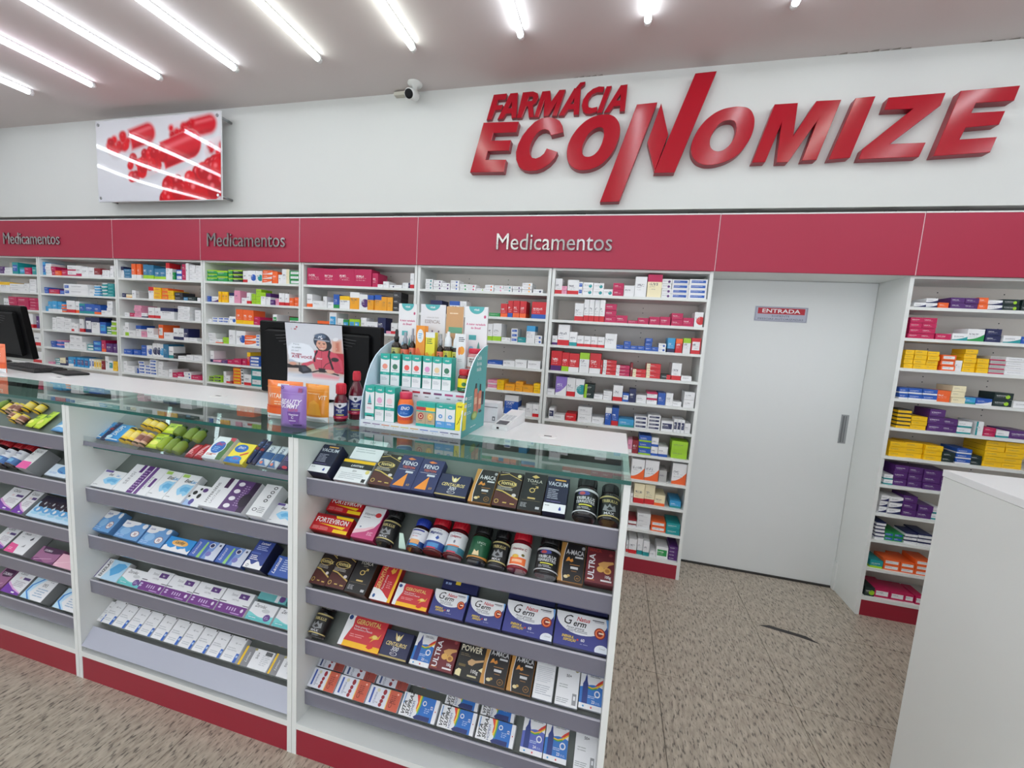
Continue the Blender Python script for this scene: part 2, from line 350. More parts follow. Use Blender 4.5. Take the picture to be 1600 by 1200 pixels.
# ================================================================ measured tables (metres, millimetres in the tables of small goods)
# bay shelf x0 x1 height style count-high count-across own-object
WALLDATA = """
0 1 -5758 -5691 73 u- 2 1 0
0 1 -5688 -5552 66 w- 2 1 0
0 1 -5549 -5463 118 tbm 1 1 1
0 1 -5460 -5361 70 tcm 1 1 0
0 1 -5359 -5267 68 m- 2 1 0
0 1 -5265 -5198 78 t- 1 1 0
0 2 -5778 -5623 96 wyt 1 1 1
0 2 -5620 -5403 83 w- 2 1 0
0 2 -5396 -5331 92 w- 2 1 0
0 2 -5328 -5228 136 w- 3 1 0
0 3 -5732 -5636 106 w- 1 1 1
0 3 -5633 -5504 125 m- 3 1 0
0 3 -5501 -5333 126 m- 2 1 1
0 3 -5331 -5190 122 m- 4 1 0
0 4 -5457 -5293 144 wrb 1 2 1
0 4 -5246 -5192 124 u- 1 1 0
0 5 -5379 -5300 90 w- 2 1 0
0 5 -5297 -5189 129 wrb 1 1 1
0 6 -5323 -5167 113 wrb 1 1 1
1 1 -5118 -5081 130 cbm 1 1 0
1 1 -5080 -4996 118 w- 4 1 0
1 1 -4992 -4929 88 m- 2 1 0
1 1 -4927 -4854 48 o- 1 1 0
1 1 -4852 -4768 58 m- 1 1 0
1 1 -4767 -4643 104 wmb 2 1 0
1 1 -4642 -4569 103 wmb 1 1 0
1 1 -4567 -4394 90 w- 1 2 0
1 1 -4392 -4303 83 Rwb 1 1 0
1 1 -4302 -4199 70 w- 2 2 0
1 1 -4198 -4149 109 wk- 2 1 0
1 2 -5103 -5043 61 b- 2 1 0
1 2 -5041 -4898 46 mrb 1 1 0
1 2 -4897 -4819 39 b- 1 1 0
1 2 -4818 -4741 102 wbm 2 1 0
1 2 -4740 -4485 104 w- 2 1 1
1 2 -4484 -4407 61 w- 1 1 0
1 2 -4405 -4331 101 cwt 4 1 0
1 2 -4306 -4237 127 twt 4 1 0
1 2 -4236 -4152 124 t- 4 1 0
1 3 -5110 -5053 49 c- 1 1 0
1 3 -5051 -4992 100 cwb 1 1 0
1 3 -4990 -4923 105 cwb 1 1 0
1 3 -4921 -4862 100 cwb 1 1 0
1 3 -4861 -4806 86 oct 3 1 0
1 3 -4804 -4687 119 wrb 1 1 1
1 3 -4685 -4628 114 wob 1 1 0
1 3 -4626 -4547 96 tbm 1 1 0
1 3 -4546 -4417 96 btb 1 1 1
1 3 -4416 -4330 90 bob 1 1 0
1 3 -4329 -4253 42 w- 1 1 0
1 3 -4249 -4176 135 w- 2 1 0
1 4 -5021 -4965 124 w- 3 1 0
1 4 -4963 -4858 134 w- 3 1 0
1 4 -4857 -4753 123 w- 3 1 0
1 4 -4751 -4700 85 wrb 1 1 0
1 4 -4699 -4647 77 w- 1 1 0
1 4 -4640 -4581 128 wrb 1 1 0
1 4 -4559 -4473 148 nwm 1 1 1
1 4 -4471 -4361 153 wnt 1 1 1
1 4 -4360 -4279 111 bcm 1 1 1
1 4 -4278 -4209 74 Gwm 3 1 0
1 4 -4208 -4145 132 lwt 3 1 0
1 5 -5051 -4975 61 b- 2 1 0
1 5 -4973 -4862 75 bpt 2 1 0
1 5 -4861 -4796 59 w- 1 1 0
1 5 -4794 -4691 137 wr- 2 1 0
1 5 -4689 -4602 135 w- 2 1 0
1 5 -4600 -4546 76 w- 1 1 0
1 5 -4545 -4455 59 twm 2 1 0
1 5 -4454 -4347 100 bcm 2 1 0
1 5 -4346 -4290 113 mob 1 1 0
1 5 -4288 -4198 86 u- 1 1 0
1 5 -4196 -4147 86 ut- 1 1 0
1 6 -5100 -5030 23 p- 1 1 0
1 6 -5018 -4946 62 twm 3 1 0
1 6 -4944 -4862 74 enb 1 1 0
1 6 -4860 -4808 84 n- 1 1 0
1 6 -4807 -4733 94 cwb 1 1 0
1 6 -4731 -4532 94 cum 1 7 0
1 6 -4531 -4451 93 wbm 1 4 0
1 6 -4450 -4357 89 eym 1 3 0
1 6 -4356 -4313 84 R- 1 1 0
1 6 -4311 -4263 135 w- 1 1 0
1 6 -4261 -4206 97 wtm 1 1 0
1 6 -4202 -4142 91 y- 2 1 0
2 1 -4058 -4023 107 wnt 1 1 0
2 1 -4021 -3915 85 B- 3 1 0
2 1 -3908 -3857 133 owb 1 1 0
2 1 -3855 -3800 134 owb 1 1 1
2 1 -3776 -3712 131 Blb 1 1 1
2 1 -3711 -3647 127 Blb 1 1 1
2 1 -3646 -3573 98 Blb 1 1 1
2 1 -3572 -3505 100 Blb 1 1 0
2 1 -3501 -3456 151 wrt 1 1 1
2 1 -3455 -3420 97 w- 1 1 0
2 1 -3418 -3392 68 G- 1 1 0
2 1 -3389 -3320 94 bwm 2 1 0
2 1 -3317 -3268 144 m- 2 1 0
2 1 -3265 -3229 151 w- 1 1 0
2 1 -3226 -3092 135 wr- 4 2 0
2 2 -4058 -4006 40 n- 1 1 0
2 2 -4005 -3932 32 eab 1 1 0
2 2 -3931 -3883 71 w- 1 1 0
2 2 -3882 -3840 62 g- 1 1 0
2 2 -3725 -3644 109 wrt 1 1 1
2 2 -3643 -3556 104 yam 3 1 0
2 2 -3555 -3479 104 oam 3 1 0
2 2 -3478 -3408 82 y- 2 1 0
2 2 -3404 -3309 70 k- 2 1 0
2 2 -3307 -3242 30 B- 1 1 0
2 2 -3241 -3144 36 d- 1 1 0
2 2 -3138 -3099 31 w- 1 1 0
2 3 -4026 -3963 36 w- 1 1 0
2 3 -3961 -3899 36 m- 1 1 0
2 3 -3897 -3807 110 p- 4 1 0
2 3 -3806 -3736 43 wnb 1 1 0
2 3 -3733 -3655 99 wrb 1 1 1
2 3 -3654 -3583 99 wrb 1 1 1
2 3 -3582 -3417 102 wnt 1 1 1
2 3 -3367 -3299 125 w- 4 1 0
2 3 -3298 -3223 123 w- 4 1 0
2 3 -3168 -3100 98 w- 2 1 0
2 4 -4058 -4025 97 wb- 1 1 0
2 4 -4024 -3975 126 wlb 1 1 0
2 4 -3974 -3886 55 w- 1 1 0
2 4 -3885 -3819 105 wbt 1 1 0
2 4 -3817 -3751 53 p- 1 1 0
2 4 -3750 -3668 89 wk- 1 1 1
2 4 -3666 -3604 30 w- 1 1 0
2 4 -3602 -3546 127 owm 1 1 1
2 4 -3544 -3431 60 wo- 1 1 0
2 4 -3430 -3367 106 wnb 1 1 0
2 4 -3365 -3298 107 wnb 1 1 1
2 4 -3297 -3241 108 nwb 1 1 0
2 4 -3237 -3140 27 w- 1 1 0
2 5 -4058 -4012 46 b- 1 1 0
2 5 -4011 -3937 48 b- 1 1 0
2 5 -3935 -3843 49 b- 1 1 0
2 5 -3839 -3761 97 b- 2 1 0
2 5 -3758 -3693 102 wbc 1 1 0
2 5 -3692 -3641 125 wnc 1 1 0
2 5 -3640 -3599 128 wnc 1 1 0
2 5 -3597 -3555 123 wcc 1 1 0
2 5 -3554 -3494 126 B- 1 1 1
2 5 -3493 -3435 109 wtb 1 1 0
2 5 -3428 -3376 51 k- 1 1 0
2 5 -3375 -3276 31 w- 1 1 0
2 5 -3275 -3196 47 wb- 1 1 0
2 5 -3195 -3099 49 wb- 1 1 0
2 6 -4058 -4008 107 w- 2 1 0
2 6 -4006 -3912 64 w- 2 1 0
2 6 -3898 -3878 48 b- 1 1 0
2 6 -3876 -3800 122 wbm 4 1 0
2 6 -3798 -3719 90 wbm 3 1 0
2 6 -3717 -3635 147 wbm 5 1 0
2 6 -3633 -3574 134 w- 3 1 0
2 6 -3571 -3497 58 w- 2 1 0
2 6 -3496 -3456 70 w- 1 1 0
2 6 -3455 -3382 43 m- 1 1 0
2 6 -3381 -3315 54 mwb 1 1 0
2 6 -3314 -3225 61 wbc 2 1 0
2 6 -3224 -3097 39 m- 1 1 0
3 1 -3022 -2910 99 Glt 3 1 0
3 1 -2909 -2794 94 Glt 2 1 0
3 1 -2793 -2748 104 Glt 3 1 0
3 1 -2746 -2645 105 dlt 3 1 0
3 1 -2638 -2580 99 wrb 1 1 1
3 1 -2578 -2491 101 wbc 1 1 1
3 1 -2490 -2428 100 wtc 1 1 1
3 1 -2427 -2329 110 owx 3 1 0
3 1 -2328 -2273 101 o- 1 1 1
3 1 -2271 -2231 76 w- 1 1 0
3 1 -2229 -2155 122 weh 1 1 1
3 1 -2154 -2055 111 Gwm 3 1 0
3 2 -3022 -2983 50 b- 2 1 0
3 2 -2981 -2900 50 wux 1 1 0
3 2 -2899 -2799 95 yam 1 3 0
3 2 -2792 -2724 90 wnt 1 1 1
3 2 -2722 -2657 109 p- 1 1 1
3 2 -2652 -2595 51 w- 1 1 0
3 2 -2592 -2551 96 wrb 1 1 0
3 2 -2550 -2505 87 l- 2 1 0
3 2 -2504 -2448 129 l- 3 1 0
3 2 -2447 -2397 102 wlt 1 1 0
3 2 -2394 -2345 98 wut 1 1 0
3 2 -2344 -2300 44 u- 1 1 0
3 2 -2298 -2254 56 p- 2 1 0
3 2 -2253 -2195 103 wrb 1 1 1
3 2 -2194 -2152 100 wrb 1 1 0
3 2 -2149 -2105 67 o- 1 1 0
3 2 -2103 -2051 74 o- 2 1 0
3 3 -3022 -2979 27 w- 1 1 0
3 3 -2978 -2916 44 wbm 2 1 0
3 3 -2913 -2854 46 wbm 2 1 0
3 3 -2851 -2789 47 wbm 2 1 0
3 3 -2787 -2713 60 wbc 1 1 0
3 3 -2712 -2636 127 oyb 1 1 1
3 3 -2634 -2574 125 oyb 1 1 1
3 3 -2573 -2516 122 oyb 1 1 1
3 3 -2515 -2451 70 m- 2 1 0
3 3 -2324 -2281 100 wGm 1 1 0
3 3 -2161 -2153 91 R- 1 1 0
3 3 -2151 -2058 83 wGt 1 1 1
3 4 -3022 -2937 86 w- 2 1 0
3 4 -2936 -2859 35 wob 1 1 0
3 4 -2857 -2790 56 l- 2 1 0
3 4 -2788 -2719 125 w- 1 1 1
3 4 -2718 -2617 122 wbc 1 1 1
3 4 -2615 -2493 89 owx 2 1 0
3 4 -2492 -2455 100 wbm 4 1 0
3 5 -3008 -2966 103 wnb 1 1 0
3 5 -2964 -2876 24 pub 1 1 0
3 5 -2874 -2808 27 u- 1 1 0
3 5 -2806 -2737 38 m- 1 1 0
3 5 -2736 -2653 52 m- 1 1 0
3 5 -2651 -2600 54 m- 1 1 0
3 5 -2599 -2563 117 ryt 1 1 0
3 5 -2561 -2455 86 bwm 3 1 0
3 6 -3022 -2962 46 ldm 2 1 0
3 6 -2960 -2873 58 ldm 2 1 0
3 6 -2863 -2832 102 wr- 1 1 0
3 6 -2830 -2787 68 wrb 1 1 0
3 6 -2786 -2753 22 R- 1 1 0
3 6 -2752 -2666 145 oym 5 1 0
3 6 -2664 -2635 144 wkm 5 1 0
3 6 -2632 -2546 97 wrb 1 1 1
3 6 -2545 -2429 151 twm 2 1 1
4 1 -1984 -1829 138 m- 1 1 1
4 1 -1828 -1688 135 m- 1 1 1
4 1 -1687 -1535 138 m- 1 1 1
4 1 -1534 -1378 137 m- 1 1 1
4 1 -1376 -1324 109 m- 1 1 1
4 1 -1323 -1276 24 w- 1 1 0
4 1 -1276 -1225 48 w- 1 1 0
4 1 -1223 -1177 24 wnc 1 1 0
4 1 -1176 -1115 24 w- 1 1 0
4 1 -1114 -1063 45 w- 1 1 0
4 1 -1062 -1047 43 n- 1 1 0
4 1 -1045 -1012 116 wrb 1 1 1
4 2 -1978 -1924 106 wob 1 1 1
4 2 -1924 -1822 54 w- 1 1 1
4 2 -1819 -1785 92 w- 1 1 0
4 2 -1784 -1728 49 w- 1 1 0
4 2 -1723 -1669 112 bGb 1 1 1
4 2 -1668 -1573 102 wyt 1 1 1
4 2 -1571 -1485 135 awt 1 1 1
4 2 -1483 -1408 121 wuc 1 1 1
4 2 -1407 -1354 117 abt 1 1 1
4 2 -1353 -1290 122 abt 1 1 1
4 2 -1289 -1239 109 a- 1 1 1
4 2 -1237 -1187 108 a- 1 1 1
4 2 -1183 -1114 147 k- 3 1 0
4 3 -1882 -1761 70 owb 1 1 1
4 3 -1759 -1691 143 wcm 1 1 1
4 3 -1687 -1629 98 wc- 1 1 1
4 3 -1627 -1576 91 Gcm 1 1 1
4 3 -1574 -1476 99 lcm 1 2 1
4 3 -1473 -1421 115 w- 1 1 1
4 3 -1420 -1317 87 wyb 1 1 1
4 3 -1315 -1244 123 n- 1 1 1
4 3 -1242 -1200 22 p- 1 1 0
4 3 -1198 -1142 88 wrb 1 1 1
5 1 -914 -852 76 wtc 3 1 0
5 1 -851 -780 71 wuc 3 1 0
5 1 -777 -712 51 wuc 2 1 0
5 1 -710 -641 72 wbc 3 1 0
5 1 -639 -577 49 wGc 2 1 0
5 1 -576 -506 46 wmc 2 1 0
5 1 -505 -435 20 wlc 1 1 0
5 1 -435 -368 48 woc 2 1 0
5 1 -367 -298 46 wpc 2 1 0
5 1 -296 -228 45 wtc 2 1 0
5 1 -227 -159 44 wuc 2 1 0
5 1 -158 -84 70 wac 3 1 0
5 1 -76 -4 28 wnc 1 1 0
5 2 -867 -771 100 n- 1 1 1
5 2 -711 -628 100 wbt 1 1 1
5 2 -626 -573 101 wb- 1 1 1
5 2 -394 -310 27 G- 1 1 0
5 2 -307 -254 97 rob 1 1 1
5 2 -253 -215 120 rbb 1 1 1
5 2 -215 -166 122 rob 1 1 1
5 2 -165 -117 121 rob 1 1 1
5 2 -77 30 120 rbb 1 1 1
5 3 -397 -359 123 wlb 1 1 1
5 3 -358 -291 129 wlb 1 1 1
5 3 -290 -248 31 w- 1 1 0
5 3 -248 -219 30 wb- 1 1 0
5 3 -217 -168 99 wbm 3 1 0
5 3 -165 -105 39 t- 1 1 0
5 3 -102 -38 124 wct 1 1 1
5 3 -37 13 59 wbc 2 1 0
5 4 -383 -270 38 bwb 1 1 1
5 4 -267 -176 45 w- 1 1 1
5 4 -174 -84 58 w- 1 1 1
5 4 -79 16 57 w- 1 1 1
5 5 -378 -302 68 pwb 2 1 0
5 5 -299 -245 74 y- 2 1 0
5 5 -244 -165 49 a- 1 1 1
5 5 -162 -105 72 a- 2 1 0
5 5 -104 -24 51 a- 1 1 1
5 5 -22 28 70 y- 2 1 0
5 6 -276 -238 34 w- 1 1 0
5 6 -235 -130 143 bwt 1 1 1
5 6 -129 -72 56 w- 2 1 0
5 6 -71 -20 92 w- 1 1 1
5 6 -18 30 95 wrb 1 1 1
6 1 80 131 107 wrb 1 1 1
6 1 131 168 56 p- 2 1 0
6 1 168 247 101 wrb 1 1 1
6 1 247 275 88 wbm 2 1 0
6 1 275 345 86 wtc 2 1 0
6 1 345 417 85 wtc 2 1 1
6 1 417 480 45 wtc 1 1 0
6 1 480 552 87 m- 2 1 1
6 1 552 622 74 w- 1 1 1
6 1 622 698 134 w- 1 1 1
6 1 701 794 151 emt 1 1 1
6 1 794 856 125 wuc 4 1 0
6 1 856 962 124 wbm 4 1 1
6 1 962 1073 127 wbm 4 1 1
6 2 232 294 122 wrb 1 1 1
6 2 294 439 151 wrb 1 4 1
6 2 439 517 127 m- 3 1 1
6 2 517 594 53 m- 1 1 1
6 2 596 661 22 m- 1 1 0
6 2 661 732 43 m- 1 1 1
6 2 735 802 53 m- 1 1 1
6 2 803 871 57 m- 1 1 1
6 2 874 946 84 m- 2 1 1
6 2 946 1013 57 m- 1 1 1
6 2 1016 1070 97 wrc 1 1 1
6 3 87 126 66 wub 1 1 0
6 3 126 209 146 wrb 1 1 1
6 3 209 264 99 wtb 1 1 1
6 3 264 455 76 wrb 1 4 1
6 3 456 536 102 w- 1 1 1
6 3 536 585 29 b- 1 1 0
6 3 585 631 57 b- 2 1 0
6 3 631 677 29 b- 1 1 0
6 3 677 724 31 b- 1 1 0
6 3 724 769 86 b- 3 1 0
6 3 769 812 30 b- 1 1 0
6 3 812 860 57 wbc 2 1 0
6 3 867 915 97 cnb 1 1 1
6 3 917 960 95 rot 1 1 1
6 3 964 1012 101 wlt 1 1 1
6 3 1014 1073 105 rwm 1 1 1
6 4 90 168 141 rub 1 1 1
6 4 168 220 134 rlb 1 1 1
6 4 220 292 131 rwb 1 1 1
6 4 294 363 141 wlt 1 1 1
6 4 364 442 142 rwb 1 1 1
6 4 442 456 98 r- 1 1 0
6 4 458 549 102 rws 4 1 0
6 4 549 641 73 mws 3 1 0
6 4 643 660 95 R- 1 1 0
6 4 660 748 54 res 2 1 0
6 4 749 842 99 res 3 1 1
6 4 843 908 33 drh 1 1 0
6 4 911 972 115 wrb 1 1 1
6 4 973 1039 34 w- 1 1 0
6 5 80 134 40 w- 1 1 0
6 5 137 217 136 vwx 1 1 1
6 5 217 279 133 wrb 1 1 1
6 5 280 341 131 wtc 1 1 1
6 5 343 413 99 dls 2 1 1
6 5 413 474 33 w- 1 1 0
6 5 476 538 62 w- 2 1 0
6 5 542 607 109 wrb 1 1 1
6 5 608 652 59 bwm 1 1 0
6 5 652 697 94 n- 1 1 1
6 5 699 768 56 w- 1 1 1
6 5 770 839 82 wmt 2 1 1
6 5 841 891 82 b- 1 1 1
6 5 892 938 86 w- 1 1 1
6 5 938 995 33 w- 1 1 0
6 5 1006 1072 106 w- 2 1 1
6 6 103 142 80 wnm 1 1 1
6 6 143 221 37 w- 1 1 0
6 6 225 303 53 r- 1 1 1
6 6 311 410 110 w- 2 1 1
6 6 412 498 45 w- 1 1 1
6 6 503 546 123 bwt 1 1 1
6 6 547 595 126 brb 1 1 1
6 6 596 701 55 ctb 1 1 1
6 6 703 789 84 wnm 3 1 0
6 6 790 874 101 wnm 4 1 0
6 6 879 958 71 wnm 1 1 1
6 6 960 1029 90 wnm 1 3 0
6 6 1030 1068 69 w- 1 1 0
6 7 674 705 93 pwb 1 1 1
6 7 706 746 94 Rw- 1 1 1
6 7 746 828 134 blb 3 1 1
6 7 829 876 127 wbb 2 1 1
6 7 877 940 71 wbb 1 1 1
6 7 961 1065 120 l- 2 1 1
6 8 714 802 143 wox 1 1 1
6 8 804 897 145 wox 1 1 1
6 8 900 952 83 g- 1 1 1
6 8 983 1076 146 wox 1 1 1
6 9 728 745 64 wr- 1 1 0
6 9 747 818 141 erb 1 1 1
6 9 819 887 142 erb 1 1 1
6 9 887 957 78 eob 1 1 1
6 9 989 1063 51 ctb 1 1 1
6 10 728 785 61 wRt 2 1 0
6 10 787 877 114 w- 3 1 1
6 10 881 981 70 owm 2 1 1
6 10 983 1072 79 t- 2 1 1
6 11 731 746 91 wrb 1 1 0
6 11 747 803 108 wrb 1 1 1
6 11 805 844 117 wtb 1 1 1
6 11 845 888 110 wtb 1 1 1
6 11 890 934 43 w- 1 1 0
6 11 934 1014 85 wGm 1 1 1
6 11 1016 1076 103 u- 4 1 0
7 1 2194 2254 27 wnx 1 1 0
7 1 2255 2313 55 wnx 2 1 0
7 1 2314 2364 32 o- 1 1 0
7 1 2365 2432 62 u- 2 1 1
7 1 2433 2497 62 u- 2 1 1
7 1 2497 2543 67 o- 2 1 0
7 1 2545 2613 56 wnx 2 1 1
7 1 2613 2691 63 dlc 2 1 1
7 1 2692 2753 63 d- 2 1 1
7 2 2194 2256 122 m- 4 1 1
7 2 2257 2327 123 m- 4 1 1
7 2 2327 2401 35 m- 1 1 1
7 2 2403 2477 41 wtx 1 1 1
7 2 2478 2559 71 wGx 1 1 1
7 2 2561 2632 76 n- 2 1 1
7 2 2636 2716 42 wtx 1 1 1
7 2 2716 2782 40 b- 1 1 1
7 3 2197 2242 109 y- 4 1 0
7 3 2243 2305 110 y- 4 1 0
7 3 2306 2364 107 y- 4 1 0
7 3 2376 2445 92 owm 3 1 1
7 3 2446 2481 64 wb- 1 1 1
7 3 2482 2542 132 y- 5 1 0
7 3 2543 2598 83 y- 3 1 0
7 3 2599 2671 101 gmb 4 1 1
7 3 2671 2806 100 wk- 4 1 1
7 4 2195 2241 66 bwb 2 1 0
7 4 2243 2312 67 bwb 2 1 1
7 4 2313 2385 68 bwb 2 1 1
7 4 2386 2451 67 o- 1 1 1
7 4 2452 2518 101 e- 3 1 1
7 4 2519 2574 38 ctb 1 1 0
7 4 2575 2651 39 bwx 1 1 1
7 4 2652 2740 80 dlc 2 1 1
7 4 2740 2839 39 w- 1 1 1
7 5 2207 2277 115 ykt 5 1 0
7 5 2278 2357 80 y- 3 1 1
7 5 2361 2438 131 u- 3 1 1
7 5 2438 2510 82 u- 2 1 1
7 5 2510 2577 74 wtb 2 1 1
7 5 2594 2630 81 wts 1 1 1
7 5 2631 2688 51 m- 2 1 0
7 5 2690 2750 40 wtb 1 1 1
7 5 2751 2868 48 u- 1 1 1
7 6 2193 2277 90 y- 3 1 1
7 6 2278 2368 93 y- 3 1 1
7 6 2369 2457 91 y- 3 1 1
7 6 2458 2521 59 d- 2 1 0
7 6 2524 2597 89 bwb 3 1 1
7 6 2597 2654 56 d- 2 1 0
7 6 2656 2747 152 y- 5 1 1
7 6 2748 2840 153 y- 5 1 1
7 7 2194 2242 63 wtb 2 1 0
7 7 2243 2314 127 u- 3 1 1
7 7 2315 2388 125 u- 3 1 1
7 7 2390 2477 121 u- 3 1 1
7 7 2478 2519 119 u- 3 1 0
7 8 2198 2240 110 wnx 3 1 0
7 8 2241 2309 110 wnx 3 1 1
7 8 2311 2384 126 u- 3 1 1
7 8 2386 2462 82 u- 2 1 1
7 8 2463 2514 73 wtb 2 1 1
7 9 2194 2245 111 wnt 5 1 0
7 9 2246 2345 51 Gbm 2 2 0
7 9 2346 2412 70 wnt 3 1 0
7 9 2413 2483 75 wnt 3 1 0
7 9 2484 2507 51 wo- 1 1 0
7 10 2192 2262 50 tlb 1 1 1
7 10 2263 2349 69 owm 2 1 1
7 10 2350 2425 65 owm 2 1 1
7 10 2426 2514 93 owm 3 1 1
7 11 2190 2244 58 dlc 1 1 1
7 11 2245 2327 56 mwm 1 1 1
7 11 2328 2406 53 mwm 1 1 1
7 11 2407 2455 50 mwm 1 1 1
7 11 2457 2509 53 mwm 1 1 1
"""
